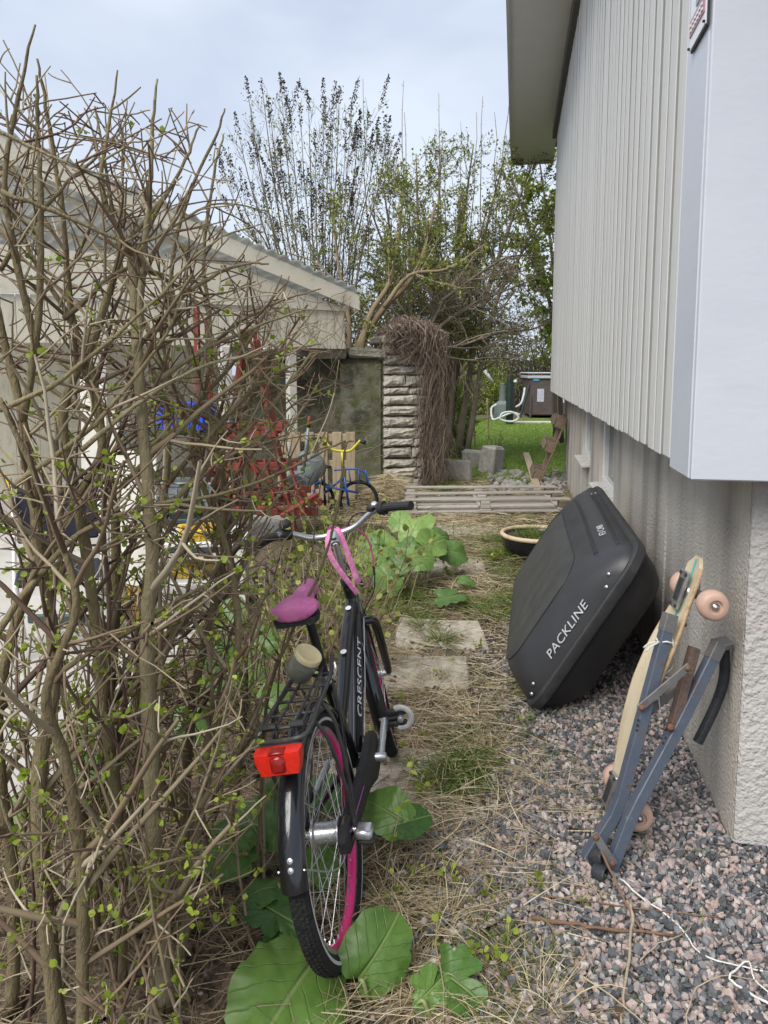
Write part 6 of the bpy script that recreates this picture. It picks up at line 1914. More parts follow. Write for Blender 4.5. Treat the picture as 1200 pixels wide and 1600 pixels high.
def leaf_cloud(name, label, cat, c, rad, n, size, mat, bark='tree_bark', stems=14, seed=0, group=None):
    t = thing(name, label, cat, (c[0], c[1], 0))
    if group:
        t['group'] = group
    c = np.array(c)
    ps = []
    for k in range(stems):
        tgt = c + np.array((random.uniform(-.85, .85) * rad[0], random.uniform(-.8, .8) * rad[1], random.uniform(-.2, .95) * rad[2]))
        b = np.array((c[0] + random.uniform(-.3, .3) * rad[0], c[1] + random.uniform(-.3, .3) * rad[1], 0))
        mid = (b + tgt) / 2 + rvec(.12) + np.array((0, 0, .2 * rad[2]))
        q, _ = resample(smooth_path([b, mid, tgt], 5), KP)
        ps.append((q, .02, .006, 1))
        sprout(q, .012, .005, 5, (.2, .6), (25, 65), dict(ratio=.5, rmin=.004, wander=.15, levels=1, sub={}), ps, 1, None, .3, .04)
    branches_mesh(ps, 4, 0, .8).build('branches', bark, t, True, kind='stuff')
    v = RNG.normal(size=(n, 3)); v /= np.linalg.norm(v, axis=1, keepdims=True)
    r_ = RNG.uniform(.25, 1, (n, 1)) ** .45
    lum = 1 + .22 * np.sin(v[:, :1] * 5 + seed) * np.cos(v[:, 1:2] * 4 + seed * 2) + .15 * np.sin(v[:, 2:3] * 9 + seed)
    pos = c + v * r_ * lum * np.array(rad)
    pos = pos[pos[:, 2] > .02]
    leaves_mesh(MB(), pos, RNG.uniform(size[0], size[1], len(pos))).build('leaves', mat, t, True, kind='stuff')
    return t
def spot(px, py, d, z):
    v_ = P(px, py, d)
    return (v_.x, v_.y, z)
leaf_cloud('bright_hedge_bush', 'bright yellow-green bush behind the bamboo stakes', 'bush', spot(742, 640, 26.5, 1.0), (1.35, .8, 1.25), 6500, (.05, .11), 'lime_leaf', seed=1)
leaf_cloud('bed_bush', 'loose green bush just right of the vine-covered pillar', 'bush', spot(717, 670, 13, .62), (.30, .6, .85), 3200, (.03, .07), 'lime_leaf', seed=2)
leaf_cloud('far_bush', 'dull green bush at the foot of the far fence', 'bush', spot(815, 590, 28.2, 1.4), (2.0, 1.0, 1.6), 3200, (.06, .13), 'dull_leaf', seed=3, stems=22)
leaf_cloud('far_bush', 'tall brownish-green bush above the pool', 'bush', spot(845, 540, 28, 2.6), (1.6, 1.0, 2.1), 2400, (.06, .13), 'dull_leaf', seed=4, stems=26)
leaf_cloud('far_bush', 'green bush left of the pale hedge in the far corner', 'bush', spot(700, 590, 27.5, 2.0), (1.8, 1.0, 2.2), 3600, (.06, .13), 'green_leaf', seed=5, stems=22)
leaf_cloud('far_bush', 'wide grey-green bush closing the view behind the bare tree', 'bush', spot(610, 560, 22, 2.0), (3.0, 1.0, 2.2), 6000, (.06, .14), 'dull_leaf', seed=6, stems=34)
leaf_cloud('far_bush', 'dark bush behind the far end of the mossy wall', 'bush', spot(560, 560, 14.5, 1.4), (1.2, .8, 1.5), 3800, (.05, .10), 'dull_leaf', seed=7, stems=22)
# bare sapling beside the granite blocks
sap = thing('bare_sapling', 'small dark bare sapling beside the tilted granite block', 'sapling', G(772, 735))
so = []
for (dx, L_) in ((-.10, .50), (.0, .62), (.12, .58), (.2, .42), (-.2, .4), (.05, .5)):
    q, _ = limb(tuple(G(772, 735)), (dx * 1.6, random.uniform(-.2, .2), 1), L_, .05, .02)
    so.append((q, .008, .003, 1))
    sprout(q, .006, .003, 12, (.06, .2), (30, 70), dict(ratio=.6, rmin=.003, wander=.1, levels=1, sub={}), so, 1, None, .3, .02)
branches_mesh(so, 5, 0, .3).build('stems', 'tree_bark', sap, True, kind='stuff')
# leafless creeper on wall and carport
cr_ = thing('wall_creeper', 'thin leafless creeper stems spread over the mossy wall and carport end', 'vine', w0)
co = []
for k in range(60):
    s_ = random.uniform(0, LWc)
    p = w0 + wd * s_ + wn_ * .045 + Vector((0, 0, random.uniform(.3, 1.6)))
    dd = wd * random.uniform(-1, 1) + Vector((0, 0, random.uniform(-.4, .6)))
    pts = [np.array(tuple(p))]
    for _ in range(KP - 1):
        dd = (dd + wd * random.gauss(0, .3) + Vector((0, 0, random.gauss(0, .3)))).normalized()
        pts.append(pts[-1] + np.array(tuple(dd * random.uniform(.06, .16))))
    co.append((np.array(pts), .0045, .0025, 1))
for k in range(70):
    s_ = random.uniform(-.05, 1.3)
    p = cp(s_, .15, random.uniform(ZB0, ZB1 + .25))
    pts = [np.array(tuple(p))]
    dd = CD * random.uniform(-1, 1) + Vector((0, 0, random.uniform(-1, .2)))
    for _ in range(KP - 1):
        dd = (dd + CD * random.gauss(0, .35) + Vector((0, 0, random.gauss(0, .35)))).normalized()
        pts.append(pts[-1] + np.array(tuple(dd * random.uniform(.05, .13))))
    co.append((np.array(pts), .004, .002, 1))
branches_mesh(co, 4, .1, .8).build('stems', 'vine_stem', cr_, True, kind='stuff')

# ------------------------------------------------------------------ ground cover
pmat('bergenia', (0.135, 0.235, 0.060), (0.095, 0.18, 0.045), 9, 0.38, spec=0.5)
pmat('litter', (0.85, 0.85, 0.85), (1, 1, 1), 20, 0.85, spec=0.2, ramp=[(0.0, (0.045, 0.030, 0.022)), (0.5, (0.11, 0.075, 0.05)), (1.0, (0.26, 0.19, 0.13))])
pmat('stick', (0.22, 0.125, 0.075), (0.14, 0.08, 0.052), 14, 0.85, 0.5, 60, stretch=(1, 1, 1))
pmat('pale_stick', (0.42, 0.34, 0.24), (0.30, 0.24, 0.17), 14, 0.85, 0.4, 60)
pmat('clod', (0.045, 0.034, 0.026), (0.09, 0.068, 0.05), 30, 0.95, 0.8, 60, spec=0.2)

def bergenia_material():
    m = MATS['bergenia']
    nt = m.node_tree
    L = nt.links
    b = nt.nodes['Principled BSDF']
    base = b.inputs['Base Color'].links[0].from_socket
    at = N(nt, 'ShaderNodeAttribute', attribute_name='luv')
    sx_ = N(nt, 'ShaderNodeSeparateXYZ')
    L.new(at.outputs['Vector'], sx_.inputs[0])
    def M(op, a, b_=None, c=None):
        n = N(nt, 'ShaderNodeMath', operation=op)
        for i, q in enumerate((a, b_, c)):
            if q is None:
                continue
            if isinstance(q, (int, float)):
                n.inputs[i].default_value = q
            else:
                L.new(q, n.inputs[i])
        return n.outputs[0]
    ax = M('ABSOLUTE', sx_.outputs['X'])
    lat = M('SUBTRACT', sx_.outputs['Y'], M('MULTIPLY', ax, 0.95))
    nz = N(nt, 'ShaderNodeTexNoise')
    nz.inputs['Scale'].default_value = 7
    L.new(at.outputs['Vector'], nz.inputs['Vector'])
    lat = M('ADD', lat, M('MULTIPLY', M('SUBTRACT', nz.outputs[0], 0.5), 0.10))
    tri = M('ABSOLUTE', M('SUBTRACT', M('FRACT', M('MULTIPLY', lat, 5.3)), 0.5))
    v1 = N(nt, 'ShaderNodeMapRange'); v1.inputs['From Min'].default_value = 0.0; v1.inputs['From Max'].default_value = 0.055; v1.inputs['To Min'].default_value = 1; v1.inputs['To Max'].default_value = 0
    L.new(tri, v1.inputs['Value'])
    v2 = N(nt, 'ShaderNodeMapRange'); v2.inputs['From Min'].default_value = 0.008; v2.inputs['From Max'].default_value = 0.03; v2.inputs['To Min'].default_value = 1; v2.inputs['To Max'].default_value = 0
    L.new(ax, v2.inputs['Value'])
    fac = M('MAXIMUM', M('MULTIPLY', v1.outputs[0], 0.55), v2.outputs[0])
    oi = N(nt, 'ShaderNodeObjectInfo')
    hs = N(nt, 'ShaderNodeHueSaturation')
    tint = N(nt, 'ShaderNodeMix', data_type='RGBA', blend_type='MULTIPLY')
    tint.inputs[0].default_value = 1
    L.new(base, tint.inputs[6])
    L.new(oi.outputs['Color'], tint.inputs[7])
    L.new(tint.outputs[2], hs.inputs['Color'])
    L.new(M('ADD', M('MULTIPLY', oi.outputs['Random'], 0.75), 0.72), hs.inputs['Value'])
    L.new(M('ADD', M('MULTIPLY', oi.outputs['Random'], -0.035), 0.515), hs.inputs['Hue'])
    mx = N(nt, 'ShaderNodeMix', data_type='RGBA')
    L.new(M('MULTIPLY', fac, 0.42), mx.inputs[0])
    L.new(hs.outputs[0], mx.inputs[6])
    mx.inputs[7].default_value = (0.30, 0.39, 0.15, 1)
    # blemishes
    n2 = N(nt, 'ShaderNodeTexNoise'); n2.inputs['Scale'].default_value = 4.5; n2.inputs['Detail'].default_value = 6
    tc = N(nt, 'ShaderNodeTexCoord')
    L.new(tc.outputs['Object'], n2.inputs['Vector'])
    n2.inputs['Scale'].default_value = 16
    v3 = N(nt, 'ShaderNodeMapRange'); v3.inputs['From Min'].default_value = 0.66; v3.inputs['From Max'].default_value = 0.74; v3.inputs['To Max'].default_value = 0.7
    L.new(n2.outputs[0], v3.inputs['Value'])
    m2 = N(nt, 'ShaderNodeMix', data_type='RGBA')
    L.new(v3.outputs[0], m2.inputs[0]); L.new(mx.outputs[2], m2.inputs[6]); m2.inputs[7].default_value = (0.22, 0.17, 0.06, 1)
    L.new(m2.outputs[2], b.inputs['Base Color'])
    bp_ = N(nt, 'ShaderNodeBump'); bp_.inputs['Strength'].default_value = 0.55; bp_.inputs['Distance'].default_value = 0.012; bp_.invert = True
    L.new(M('ADD', fac, M('MULTIPLY', nz.outputs[0], .25)), bp_.inputs['Height'])
    L.new(bp_.outputs[0], b.inputs['Normal'])
    tr = N(nt, 'ShaderNodeBsdfTranslucent')
    L.new(m2.outputs[2], tr.inputs['Color'])
    ms = N(nt, 'ShaderNodeMixShader'); ms.inputs[0].default_value = 0.25
    L.new(b.outputs[0], ms.inputs[1]); L.new(tr.outputs[0], ms.inputs[2])
    L.new(ms.outputs[0], nt.nodes['Material Output'].inputs['Surface'])
bergenia_material()
def bergenia_mesh(seed, notch=.30, bite=0):
    r = random.Random(seed)
    nr, na = 7, 40
    vs, luv = [(0, .42, 0.0)], [(0, .42, .001)]
    ph = [r.uniform(0, 6.28) for _ in range(4)]
    curl = r.uniform(.10, .45)
    for i in range(1, nr + 1):
        k = i / nr
        for j in range(na):
            a = 2 * math.pi * j / na - math.pi / 2
            da = abs((a + math.pi / 2 + math.pi) % (2 * math.pi) - math.pi)
            Rr = .50 * (1 + .035 * math.sin(5 * a + ph[0]) + .025 * math.sin(11 * a + ph[1]) + .012 * math.sin(23 * a + ph[2]))
            Rr *= 1 - notch * math.exp(-(da / .28) ** 2)
            if bite:
                Rr *= 1 - .45 * max(0, math.sin(3 * a + bite)) ** 6 - .3 * max(0, math.sin(5 * a + bite * 2)) ** 8
            x, y = k * Rr * math.cos(a) * .92, .42 + k * Rr * math.sin(a) * 1.06
            z = -.10 * k * k * curl * 4 + .22 * abs(x) ** 1.15 + .045 * k * k * math.sin(4 * a + ph[3]) + .022 * k ** 3 * math.sin(13 * a + ph[0]) - .18 * max(0, y - .6) ** 2
            vs.append((x, y, z)); luv.append((x, y, .001))
    f3 = [(0, 1 + j, 1 + (j + 1) % na) for j in range(na)]
    f4 = [(1 + i * na + j, 1 + (i + 1) * na + j, 1 + (i + 1) * na + (j + 1) % na, 1 + i * na + (j + 1) % na) for i in range(nr - 1) for j in range(na)]
    me = MB().add(vs, f4, f3, None, None, luv).mesh('leaf', True)
    me.materials.append(MATS['bergenia'])
    return me
BMESH = [bergenia_mesh(k) for k in range(5)] + [bergenia_mesh(9, .3, 1.1), bergenia_mesh(12, .1, 2.3)]
pmat('leaf_stalk', (0.22, 0.29, 0.10), (0.28, 0.22, 0.12), 10, 0.5)
def bergenia_plant(label, centre, leaves, tint=(1, 1, 1, 1)):
    """leaves: (px, py, distance, size, facing, roll, mesh)"""
    c = Vector(centre)
    t = thing('bergenia_plant', label, 'plant', c, group='bergenia plants along the path')
    for (px, py, d, sz, face, roll, k) in leaves:
        p = P(px, py, d * (1.04 if d < 2.5 else 1.0))
        if p.z < .03:
            p.z = .03 + random.uniform(0, .02)
        toc = (Vector((0, 0, CAM_H)) - p).normalized()
        n_ = (Vector((0, 0, 1)) * (1 - face) + toc * face + Vector((random.gauss(0, .18), random.gauss(0, .18), 0))).normalized()
        a = R(roll)
        ref = Vector((math.sin(a), math.cos(a), 0))        # where the tip points, seen from above, 0 = away
        y_ = (ref - n_ * ref.dot(n_)).normalized()
        x_ = y_.cross(n_)
        M = Matrix((x_, y_, n_)).transposed().to_4x4()
        ctr = p - (y_ * .42 * sz)
        M.translation = ctr - c
        o = link('leaf', BMESH[k % len(BMESH)], t)
        o.matrix_local = M @ Matrix.Scale(sz, 4)
        o.color = tint
        foot = Vector((c.x * .6 + ctr.x * .4, c.y * .6 + ctr.y * .4, -.01))
        mid = (foot + ctr) / 2 + Vector((0, 0, .03))
        MB().tube(smooth_path([foot, mid, ctr + y_ * .05 * sz], 4), np.linspace(.006, .004, 9), 6).build('leaf_stalk', 'leaf_stalk', t, True)
bergenia_plant('broad-leaved clump of pale green leaves beyond the handlebars', G(650, 925), [
    (602, 842, 5.2, 0.218, .62, -20, 0), (645, 832, 5.3, 0.227, .60, 10, 1), (596, 866, 5.0, 0.218, .55, -60, 2), (641, 858, 5.05, 0.210, .6, -20, 3), (676, 848, 5.1, 0.260, .55, 30, 4), (655, 872, 4.9, 0.227, .5, 60, 0),
    (606, 905, 4.75, 0.227, .62, -10, 1), (690, 838, 5.35, 0.185, .6, 40, 2), (707, 862, 5.2, 0.244, .45, 80, 3), (625, 815, 5.6, 0.202, .6, 0, 4), (620, 882, 4.8, 0.185, .5, -90, 0), (662, 818, 5.6, 0.193, .65, 20, 1), (580, 850, 5.1, 0.185, .6, -70, 2), (573, 880, 4.9, 0.185, .6, -100, 3)], (1.25, 1.2, 1.2, 1))
bergenia_plant('single pale leaf lying flat on the path beyond the slabs', G(690, 945), [(700, 934, 4.55, .22, .25, 60, 6), (728, 905, 4.9, .14, .2, 100, 2)])
bergenia_plant('large flat glossy leaves under and beside the rear tyre', G(470, 1500), [
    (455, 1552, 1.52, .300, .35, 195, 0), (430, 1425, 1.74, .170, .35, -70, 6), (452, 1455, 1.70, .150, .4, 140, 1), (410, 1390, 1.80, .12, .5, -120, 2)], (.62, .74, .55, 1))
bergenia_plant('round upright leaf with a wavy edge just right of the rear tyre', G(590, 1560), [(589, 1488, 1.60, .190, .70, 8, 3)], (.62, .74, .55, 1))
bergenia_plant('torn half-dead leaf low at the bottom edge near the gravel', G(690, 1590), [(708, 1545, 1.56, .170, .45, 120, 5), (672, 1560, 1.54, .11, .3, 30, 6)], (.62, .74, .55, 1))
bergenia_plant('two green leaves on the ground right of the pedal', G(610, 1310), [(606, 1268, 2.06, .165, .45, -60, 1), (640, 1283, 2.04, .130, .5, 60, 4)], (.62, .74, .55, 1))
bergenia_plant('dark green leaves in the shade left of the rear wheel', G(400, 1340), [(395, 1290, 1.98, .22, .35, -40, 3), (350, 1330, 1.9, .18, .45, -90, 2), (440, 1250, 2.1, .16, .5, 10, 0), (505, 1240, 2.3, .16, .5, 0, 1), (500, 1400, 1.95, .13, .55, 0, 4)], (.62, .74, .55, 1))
bergenia_plant('pale leaves glimpsed between the shrub stems behind the saddle', G(370, 1060), [(340, 1020, 2.9, 0.173, .6, -40, 0), (385, 1050, 2.8, 0.173, .6, 30, 1), (410, 1000, 3.1, 0.173, .6, 10, 2), (330, 1080, 2.6, 0.158, .6, -80, 3), (360, 960, 3.3, 0.173, .6, 0, 4), (425, 1090, 2.6, 0.130, .6, 40, 0), (300, 1130, 2.4, 0.144, .6, -60, 1)], (.8, .85, .8, 1))
bergenia_plant('pale leaves glimpsed low between the thick shrub stems', G(120, 1180), [(110, 1150, 2.3, 0.144, .6, -40, 2), (130, 1200, 2.2, 0.144, .6, 30, 1), (30, 1260, 2.1, 0.115, .5, -60, 3), (150, 1110, 2.5, 0.144, .6, 0, 4)])

# ---- crushed granite
ICO = []
ph = (1 + 5 ** .5) / 2
for a, b_ in ((-1, ph), (1, ph), (-1, -ph), (1, -ph)):
    ICO += [(a, b_, 0)]
for a, b_ in ((-1, ph), (1, ph), (-1, -ph), (1, -ph)):
    ICO += [(0, a, b_)]
for a, b_ in ((-1, ph), (1, ph), (-1, -ph), (1, -ph)):
    ICO += [(b_, 0, a)]
ICO = np.array(ICO) / math.hypot(1, ph)
ICOF = np.array([(0, 11, 5), (0, 5, 1), (0, 1, 7), (0, 7, 10), (0, 10, 11), (1, 5, 9), (5, 11, 4), (11, 10, 2), (10, 7, 6), (7, 1, 8), (3, 9, 4), (3, 4, 2), (3, 2, 6), (3, 6, 8), (3, 8, 9), (4, 9, 5), (2, 4, 11), (6, 2, 10), (8, 6, 7), (9, 8, 1)])
ICO = np.array([(-1, ph, 0), (1, ph, 0), (-1, -ph, 0), (1, -ph, 0), (0, -1, ph), (0, 1, ph), (0, -1, -ph), (0, 1, -ph), (ph, 0, -1), (ph, 0, 1), (-ph, 0, -1), (-ph, 0, 1)]) / math.hypot(1, ph)
def rand_rot(n):
    q = RNG.normal(size=(n, 4)); q /= np.linalg.norm(q, axis=1, keepdims=True)
    w, x, y, z = q.T
    return np.stack([np.stack([1 - 2 * (y * y + z * z), 2 * (x * y - z * w), 2 * (x * z + y * w)], -1), np.stack([2 * (x * y + z * w), 1 - 2 * (x * x + z * z), 2 * (y * z - x * w)], -1), np.stack([2 * (x * z - y * w), 2 * (y * z + x * w), 1 - 2 * (x * x + y * y)], -1)], 1)
def stones(m, pos, size, flat=.7):
    n = len(pos)
    v = ICO[None] * RNG.uniform(.62, 1.28, (n, 12, 1))
    v = v * np.stack([RNG.uniform(.8, 1.4, n), RNG.uniform(.7, 1.05, n), RNG.uniform(.45, .9, n)], -1)[:, None]
    v = np.einsum('nij,nkj->nki', rand_rot(n), v) * np.asarray(size)[:, None, None]
    v = v + pos[:, None]
    f = ((np.arange(n) * 12)[:, None, None] + ICOF[None]).reshape(-1, 3)
    return m.add(v.reshape(-1, 3), None, f, None, np.repeat(RNG.uniform(.01, 1, n), 12))
def in_view(x, y, z=0, mg=420):
    r_ = x * _cy + y * _sy; f_ = y * _cy - x * _sy; zz = z - CAM_H
    d_ = f_ * _cp - zz * _sp; u_ = zz * _cp + f_ * _sp
    px, py = 600 + FPX * r_ / np.maximum(d_, .05), YC - FPX * u_ / np.maximum(d_, .05)
    return (d_ > .3) & (px > -mg) & (px < 1200 + mg) & (py < 1600 + mg)
def scatter(n, x0, x1, y0, y1):
    return RNG.uniform(x0, x1, n), RNG.uniform(y0, y1, n)
m = MB()
for layer, (sp_, z_) in enumerate(((.0175, .002), (.0165, .008), (.021, .015))):
    xs_, ys_ = np.meshgrid(np.arange(-.35, 1.9, sp_), np.arange(.7, 5.3, sp_))
    xs_ = xs_.ravel() + RNG.uniform(-.5, .5, xs_.size) * sp_
    ys_ = ys_.ravel() + RNG.uniform(-.5, .5, ys_.size) * sp_
    ragged = .07 * np.sin(ys_ * 5) + .05 * np.sin(ys_ * 13 + 1) + RNG.normal(0, .055, xs_.size)
    ok = (inside(GRAVEL, xs_ - ragged, ys_) | inside(GRAVEL, xs_, ys_) & (xs_ > .25)) & in_view(xs_, ys_) & ~((xs_ > .70) & (ys_ > 2.35))
    ok &= RNG.uniform(0, 1, xs_.size) < np.clip((5.4 - ys_) / 1.2, .2, 1)
    if layer == 2:
        ok &= RNG.uniform(0, 1, xs_.size) < .6
    xs_, ys_ = xs_[ok], ys_[ok]
    stones(m, np.stack([xs_, ys_, z_ + RNG.uniform(-.002, .006, len(xs_))], -1), RNG.uniform(.0058, .0125, len(xs_)) * RNG.choice([1, 1, 1.3], len(xs_)))
xs_, ys_ = scatter(9000, -.75, .2, 1.0, 4.6)             # strays trodden into the path
ok = in_view(xs_, ys_) & (RNG.uniform(0, 1, 9000) < np.exp(-np.clip(.05 - xs_, 0, 1) / .28) * .8)
stones(m, np.stack([xs_[ok], ys_[ok], RNG.uniform(-.012, .006, ok.sum())], -1), RNG.uniform(.005, .0115, ok.sum()))
print('stones', m.n // 12)
m.build('gravel', 'pebble', kind='stuff', label='loose crushed granite in pink, grey and black', category='gravel')
# rubble between the pallets and the lawn
m = MB()
gs = [G(random.uniform(765, 885), random.uniform(738, 768)) for _ in range(230)]
stones(m, np.array([(g.x, g.y, random.uniform(-.01, .03)) for g in gs]), RNG.uniform(.02, .075, 230))
m.build('rubble', 'granite', kind='stuff', label='strip of loose rubble between the pallets and the lawn', category='rubble')
# clods and stones on bare soil
m = MB()
xs_, ys_ = scatter(5200, -1.9, .2, .9, 9.5)
ok = in_view(xs_, ys_) & ~inside(CARPORT_YARD, xs_, ys_)
stones(m, np.stack([xs_[ok], ys_[ok], np.full(ok.sum(), -.02) + RNG.uniform(-.01, .012, ok.sum())], -1), RNG.uniform(.006, .019, ok.sum()))
m.build('soil_clods', 'clod', kind='stuff', label='dark crumbs and clods of soil on the path', category='soil')

# ---- grasses
def blades(n, pos, length, lean, width, curl, mat_rnd=None, k=4, dirs=None):
    """arching blades: pos (n,3), length (n,), lean 0 lying .. 1 upright"""
    a = RNG.uniform(0, 2 * np.pi, n) if dirs is None else dirs
    h = np.stack([np.cos(a), np.sin(a), np.zeros(n)], -1)
    side = np.stack([-np.sin(a), np.cos(a), np.zeros(n)], -1)
    t = np.linspace(0, 1, k)[None, :, None]
    bend = RNG.normal(0, curl, (n, 1, 1))
    up = np.asarray(lean)[:, None, None]
    p = pos[:, None] + length[:, None, None] * (h[:, None] * t * np.sqrt(np.clip(1 - up ** 2, 0, 1)) + side[:, None] * bend * t ** 2)
    p[..., 2] += (length[:, None] * (up[..., 0] * t[..., 0] * (1.15 - .55 * t[..., 0])))
    w = np.asarray(width)[:, None] * np.linspace(1, .35, k)[None]
    return p, w
def straw_field(name, label, n, cond, dens, x0, x1, y0, y1, zlo, zhi, Lr, wr, mat='straw', lean=(.0, .22), rnd=(0.02, 1), cat='grass'):
    xs_, ys_ = scatter(n, x0, x1, y0, y1)
    ok = in_view(xs_, ys_) & cond(xs_, ys_)
    ok &= RNG.uniform(0, 1, n) < dens(xs_, ys_)
    xs_, ys_ = xs_[ok], ys_[ok]
    k = len(xs_)
    pos = np.stack([xs_, ys_, RNG.uniform(zlo, zhi, k)], -1)
    p, w = blades(k, pos, RNG.uniform(Lr[0], Lr[1], k), RNG.uniform(lean[0], lean[1], k), RNG.uniform(wr[0], wr[1], k), .16)
    print(name, k)
    MB().ribbons(p, w, RNG.uniform(rnd[0], rnd[1], k)).build(name, mat, smooth=True, kind='stuff', label=label, category=cat)
def patch(x, y, sc=3.0, seed=11):
    return .5 + .5 * bump2(x, y, sc, seed) * 2.0
not_yard = lambda x, y: ~inside(CARPORT_YARD, x, y)
def path_d(x, y):
    c = -.12 + .03 * np.sin(y * 2) - .08 * np.clip(y - 4, 0, 4)
    base = np.exp(-((x - c) / np.where(x > c, .28, .36)) ** 2)
    slab = np.ones_like(x)
    for (qx, qy, qr) in SLABS:                            # the stones stay fairly clear
        slab = np.where(np.hypot(x - qx, y - qy) < qr * .9, .22, slab)
    return np.clip(base * (.30 + .85 * patch(x, y, 3.2)), 0, 1) * np.where((y < 2.0) & (x < -.05), .55, 1) * slab
straw_field('dead_grass', 'matted straw-coloured dead grass along the path', 44000, lambda x, y: not_yard(x, y) & ~((x > .62) & (y > 2.2)), path_d, -1.3, .75, .95, 7.6, -.012, .035, (.05, .24), (.0018, .0042))
straw_field('dead_grass_far', 'dry grass and stalks round the pallets and granite blocks', 14000, lambda x, y: not_yard(x, y) & (x < .7), lambda x, y: .35 + .5 * patch(x, y, 1.5, 5), -2.0, .75, 7.0, 10.6, -.02, .03, (.06, .26), (.003, .006))
straw_field('shrub_floor_litter', 'thin dead stalks and twigs on the dark soil under the shrub', 9000, not_yard, lambda x, y: np.where(x < -.4, .75, .15), -1.9, -.2, .9, 4.5, -.02, .03, (.06, .3), (.0018, .0036), 'straw', (0, .35), (.01, .5))
straw_field('green_path_grass', 'short green grass growing through the dead grass', 34000, lambda x, y: not_yard(x, y) & (x < .62), lambda x, y: np.clip(patch(x, y, 2.6, 21) * 1.6 - .50, 0, 1) * np.exp(-((x + .15) / .5) ** 2), -1.2, .6, 1.1, 8, -.03, .0, (.04, .13), (.002, .0042), 'grass', (.45, .95), (.02, 1))
straw_field('far_green_grass', 'rough green grass round the pallets', 12000, lambda x, y: not_yard(x, y) & (x < .7), lambda x, y: np.clip(patch(x, y, 1.6, 31) * 1.3 - .35, 0, 1), -2.0, .75, 5.2, 10.5, -.03, .0, (.05, .15), (.003, .006), 'grass', (.4, .95), (.02, .9))
straw_field('lawn_grass', 'short bright green lawn grass', 60000, lambda x, y: inside(LAWN, x, y), lambda x, y: np.clip(1.25 - (y - 10) / 18, .3, 1), -2.4, 3.0, 10.1, 23.5, .015, .03, (.035, .085), (.005, .011), 'lawn_blade', (.5, 1), (.02, 1))

def tufts(name, label, spots_, mat, cnt, Lr, wr, lean, cat='grass', rnd=(.02, 1)):
    P_, W_ = [], []
    for q in spots_:
        px, py = q[:2]
        sc_ = q[2] if len(q) > 2 else 1.0
        g = G(px, py)
        n = int(cnt * sc_)
        a = RNG.uniform(0, 2 * np.pi, n)
        r_ = np.abs(RNG.normal(0, .028 * sc_, n))
        pos = np.stack([g.x + r_ * np.cos(a), g.y + r_ * np.sin(a), np.full(n, -.015)], -1)
        p, w = blades(n, pos, RNG.uniform(Lr[0], Lr[1], n) * sc_, RNG.uniform(lean[0], lean[1], n), RNG.uniform(wr[0], wr[1], n), .18, k=6, dirs=a + RNG.normal(0, .5, n))
        drop = np.linspace(0, 1, 6)[None] ** 2.2 * RNG.uniform(.0, .09, (n, 1)) * sc_
        p[..., 2] = np.maximum(p[..., 2] - drop, .004)
        P_.append(p); W_.append(w)
    p, w = np.concatenate(P_), np.concatenate(W_)
    MB().ribbons(p, w, RNG.uniform(rnd[0], rnd[1], len(p))).build(name, mat, smooth=True, kind='stuff', label=label, category=cat)
tufts('dry_tufts', 'arching tufts of straw-coloured grass along the path', [(735, 1112, 1.2), (805, 1190, 1.1), (690, 1240), (640, 1150), (770, 1290, 1.1), (630, 1300), (835, 1580, 1.2), (850, 1600, 1.1), (770, 1520), (700, 1440), (650, 1510), (640, 1020), (770, 930), (610, 965, 1.2), (590, 1010), (700, 1320), (800, 1360, .9), (740, 1400), (860, 1220), (680, 1080), (660, 905), (650, 1560), (610, 1420), (880, 1250, .9), (800, 1060, .8), (760, 1170), (720, 1560), (790, 1590)],
      'straw', 170, (.10, .24), (.0018, .0036), (.05, .75))
tufts('green_tufts', 'fresh green grass tufts between the dead grass', [(712, 1212, 1.2), (738, 1195), (690, 1225), (720, 1228, .9), (745, 950, 1.3), (805, 945, 1.4), (770, 965, 1.2), (650, 965, 1.2), (665, 985, 1.1), (612, 955), (690, 1002, 1.0), (640, 935, 1.2), (785, 870, 1.5), (800, 850, 1.4), (770, 850, 1.3), (835, 1510, .8), (790, 1500, .8), (745, 1460, .7), (690, 1010, .9), (560, 985), (820, 960, 1.2), (700, 770, 1.5), (680, 760, 1.8), (690, 755, 1.8), (760, 1590, .7), (800, 900, 1.2), (720, 1150, .7)],
      'grass', 300, (.08, .20), (.0022, .0046), (.45, .98))
# straw heap at the pillar's foot
hp = P(608, 790, 8.7); hp.z = 0
n = 1500
a = RNG.uniform(0, 6.28, n); rr = RNG.uniform(0, .34, n) ** 1.0
pos = np.stack([hp.x + rr * np.cos(a), hp.y + rr * np.sin(a), .02 + .30 * np.clip(1 - rr / .36, 0, 1) * RNG.uniform(.6, 1, n)], -1)
p, w = blades(n, pos, RNG.uniform(.12, .32, n), RNG.uniform(-.45, .1, n), RNG.uniform(.003, .007, n), .15)
p[..., 2] = np.maximum(p[..., 2], .005)
MB().ribbons(p, w, RNG.uniform(.3, 1, n)).build('straw_heap', 'straw', smooth=True, label='heap of dry straw at the foot of the stone pillar', category='straw', kind='stuff')
# grass in the planter
pc_ = pot.location
n = 260
a = RNG.uniform(0, 6.28, n); rr = RNG.uniform(0, .22, n)
pos = np.stack([pc_.x + rr * np.cos(a), pc_.y + rr * np.sin(a), np.full(n, .15)], -1)
p, w = blades(n, pos, RNG.uniform(.06, .20, n), RNG.uniform(.3, .95, n), RNG.uniform(.003, .006, n), .2)
MB().ribbons(p, w, RNG.uniform(.1, 1, n)).build('grass', 'grass', pot, True, kind='stuff')

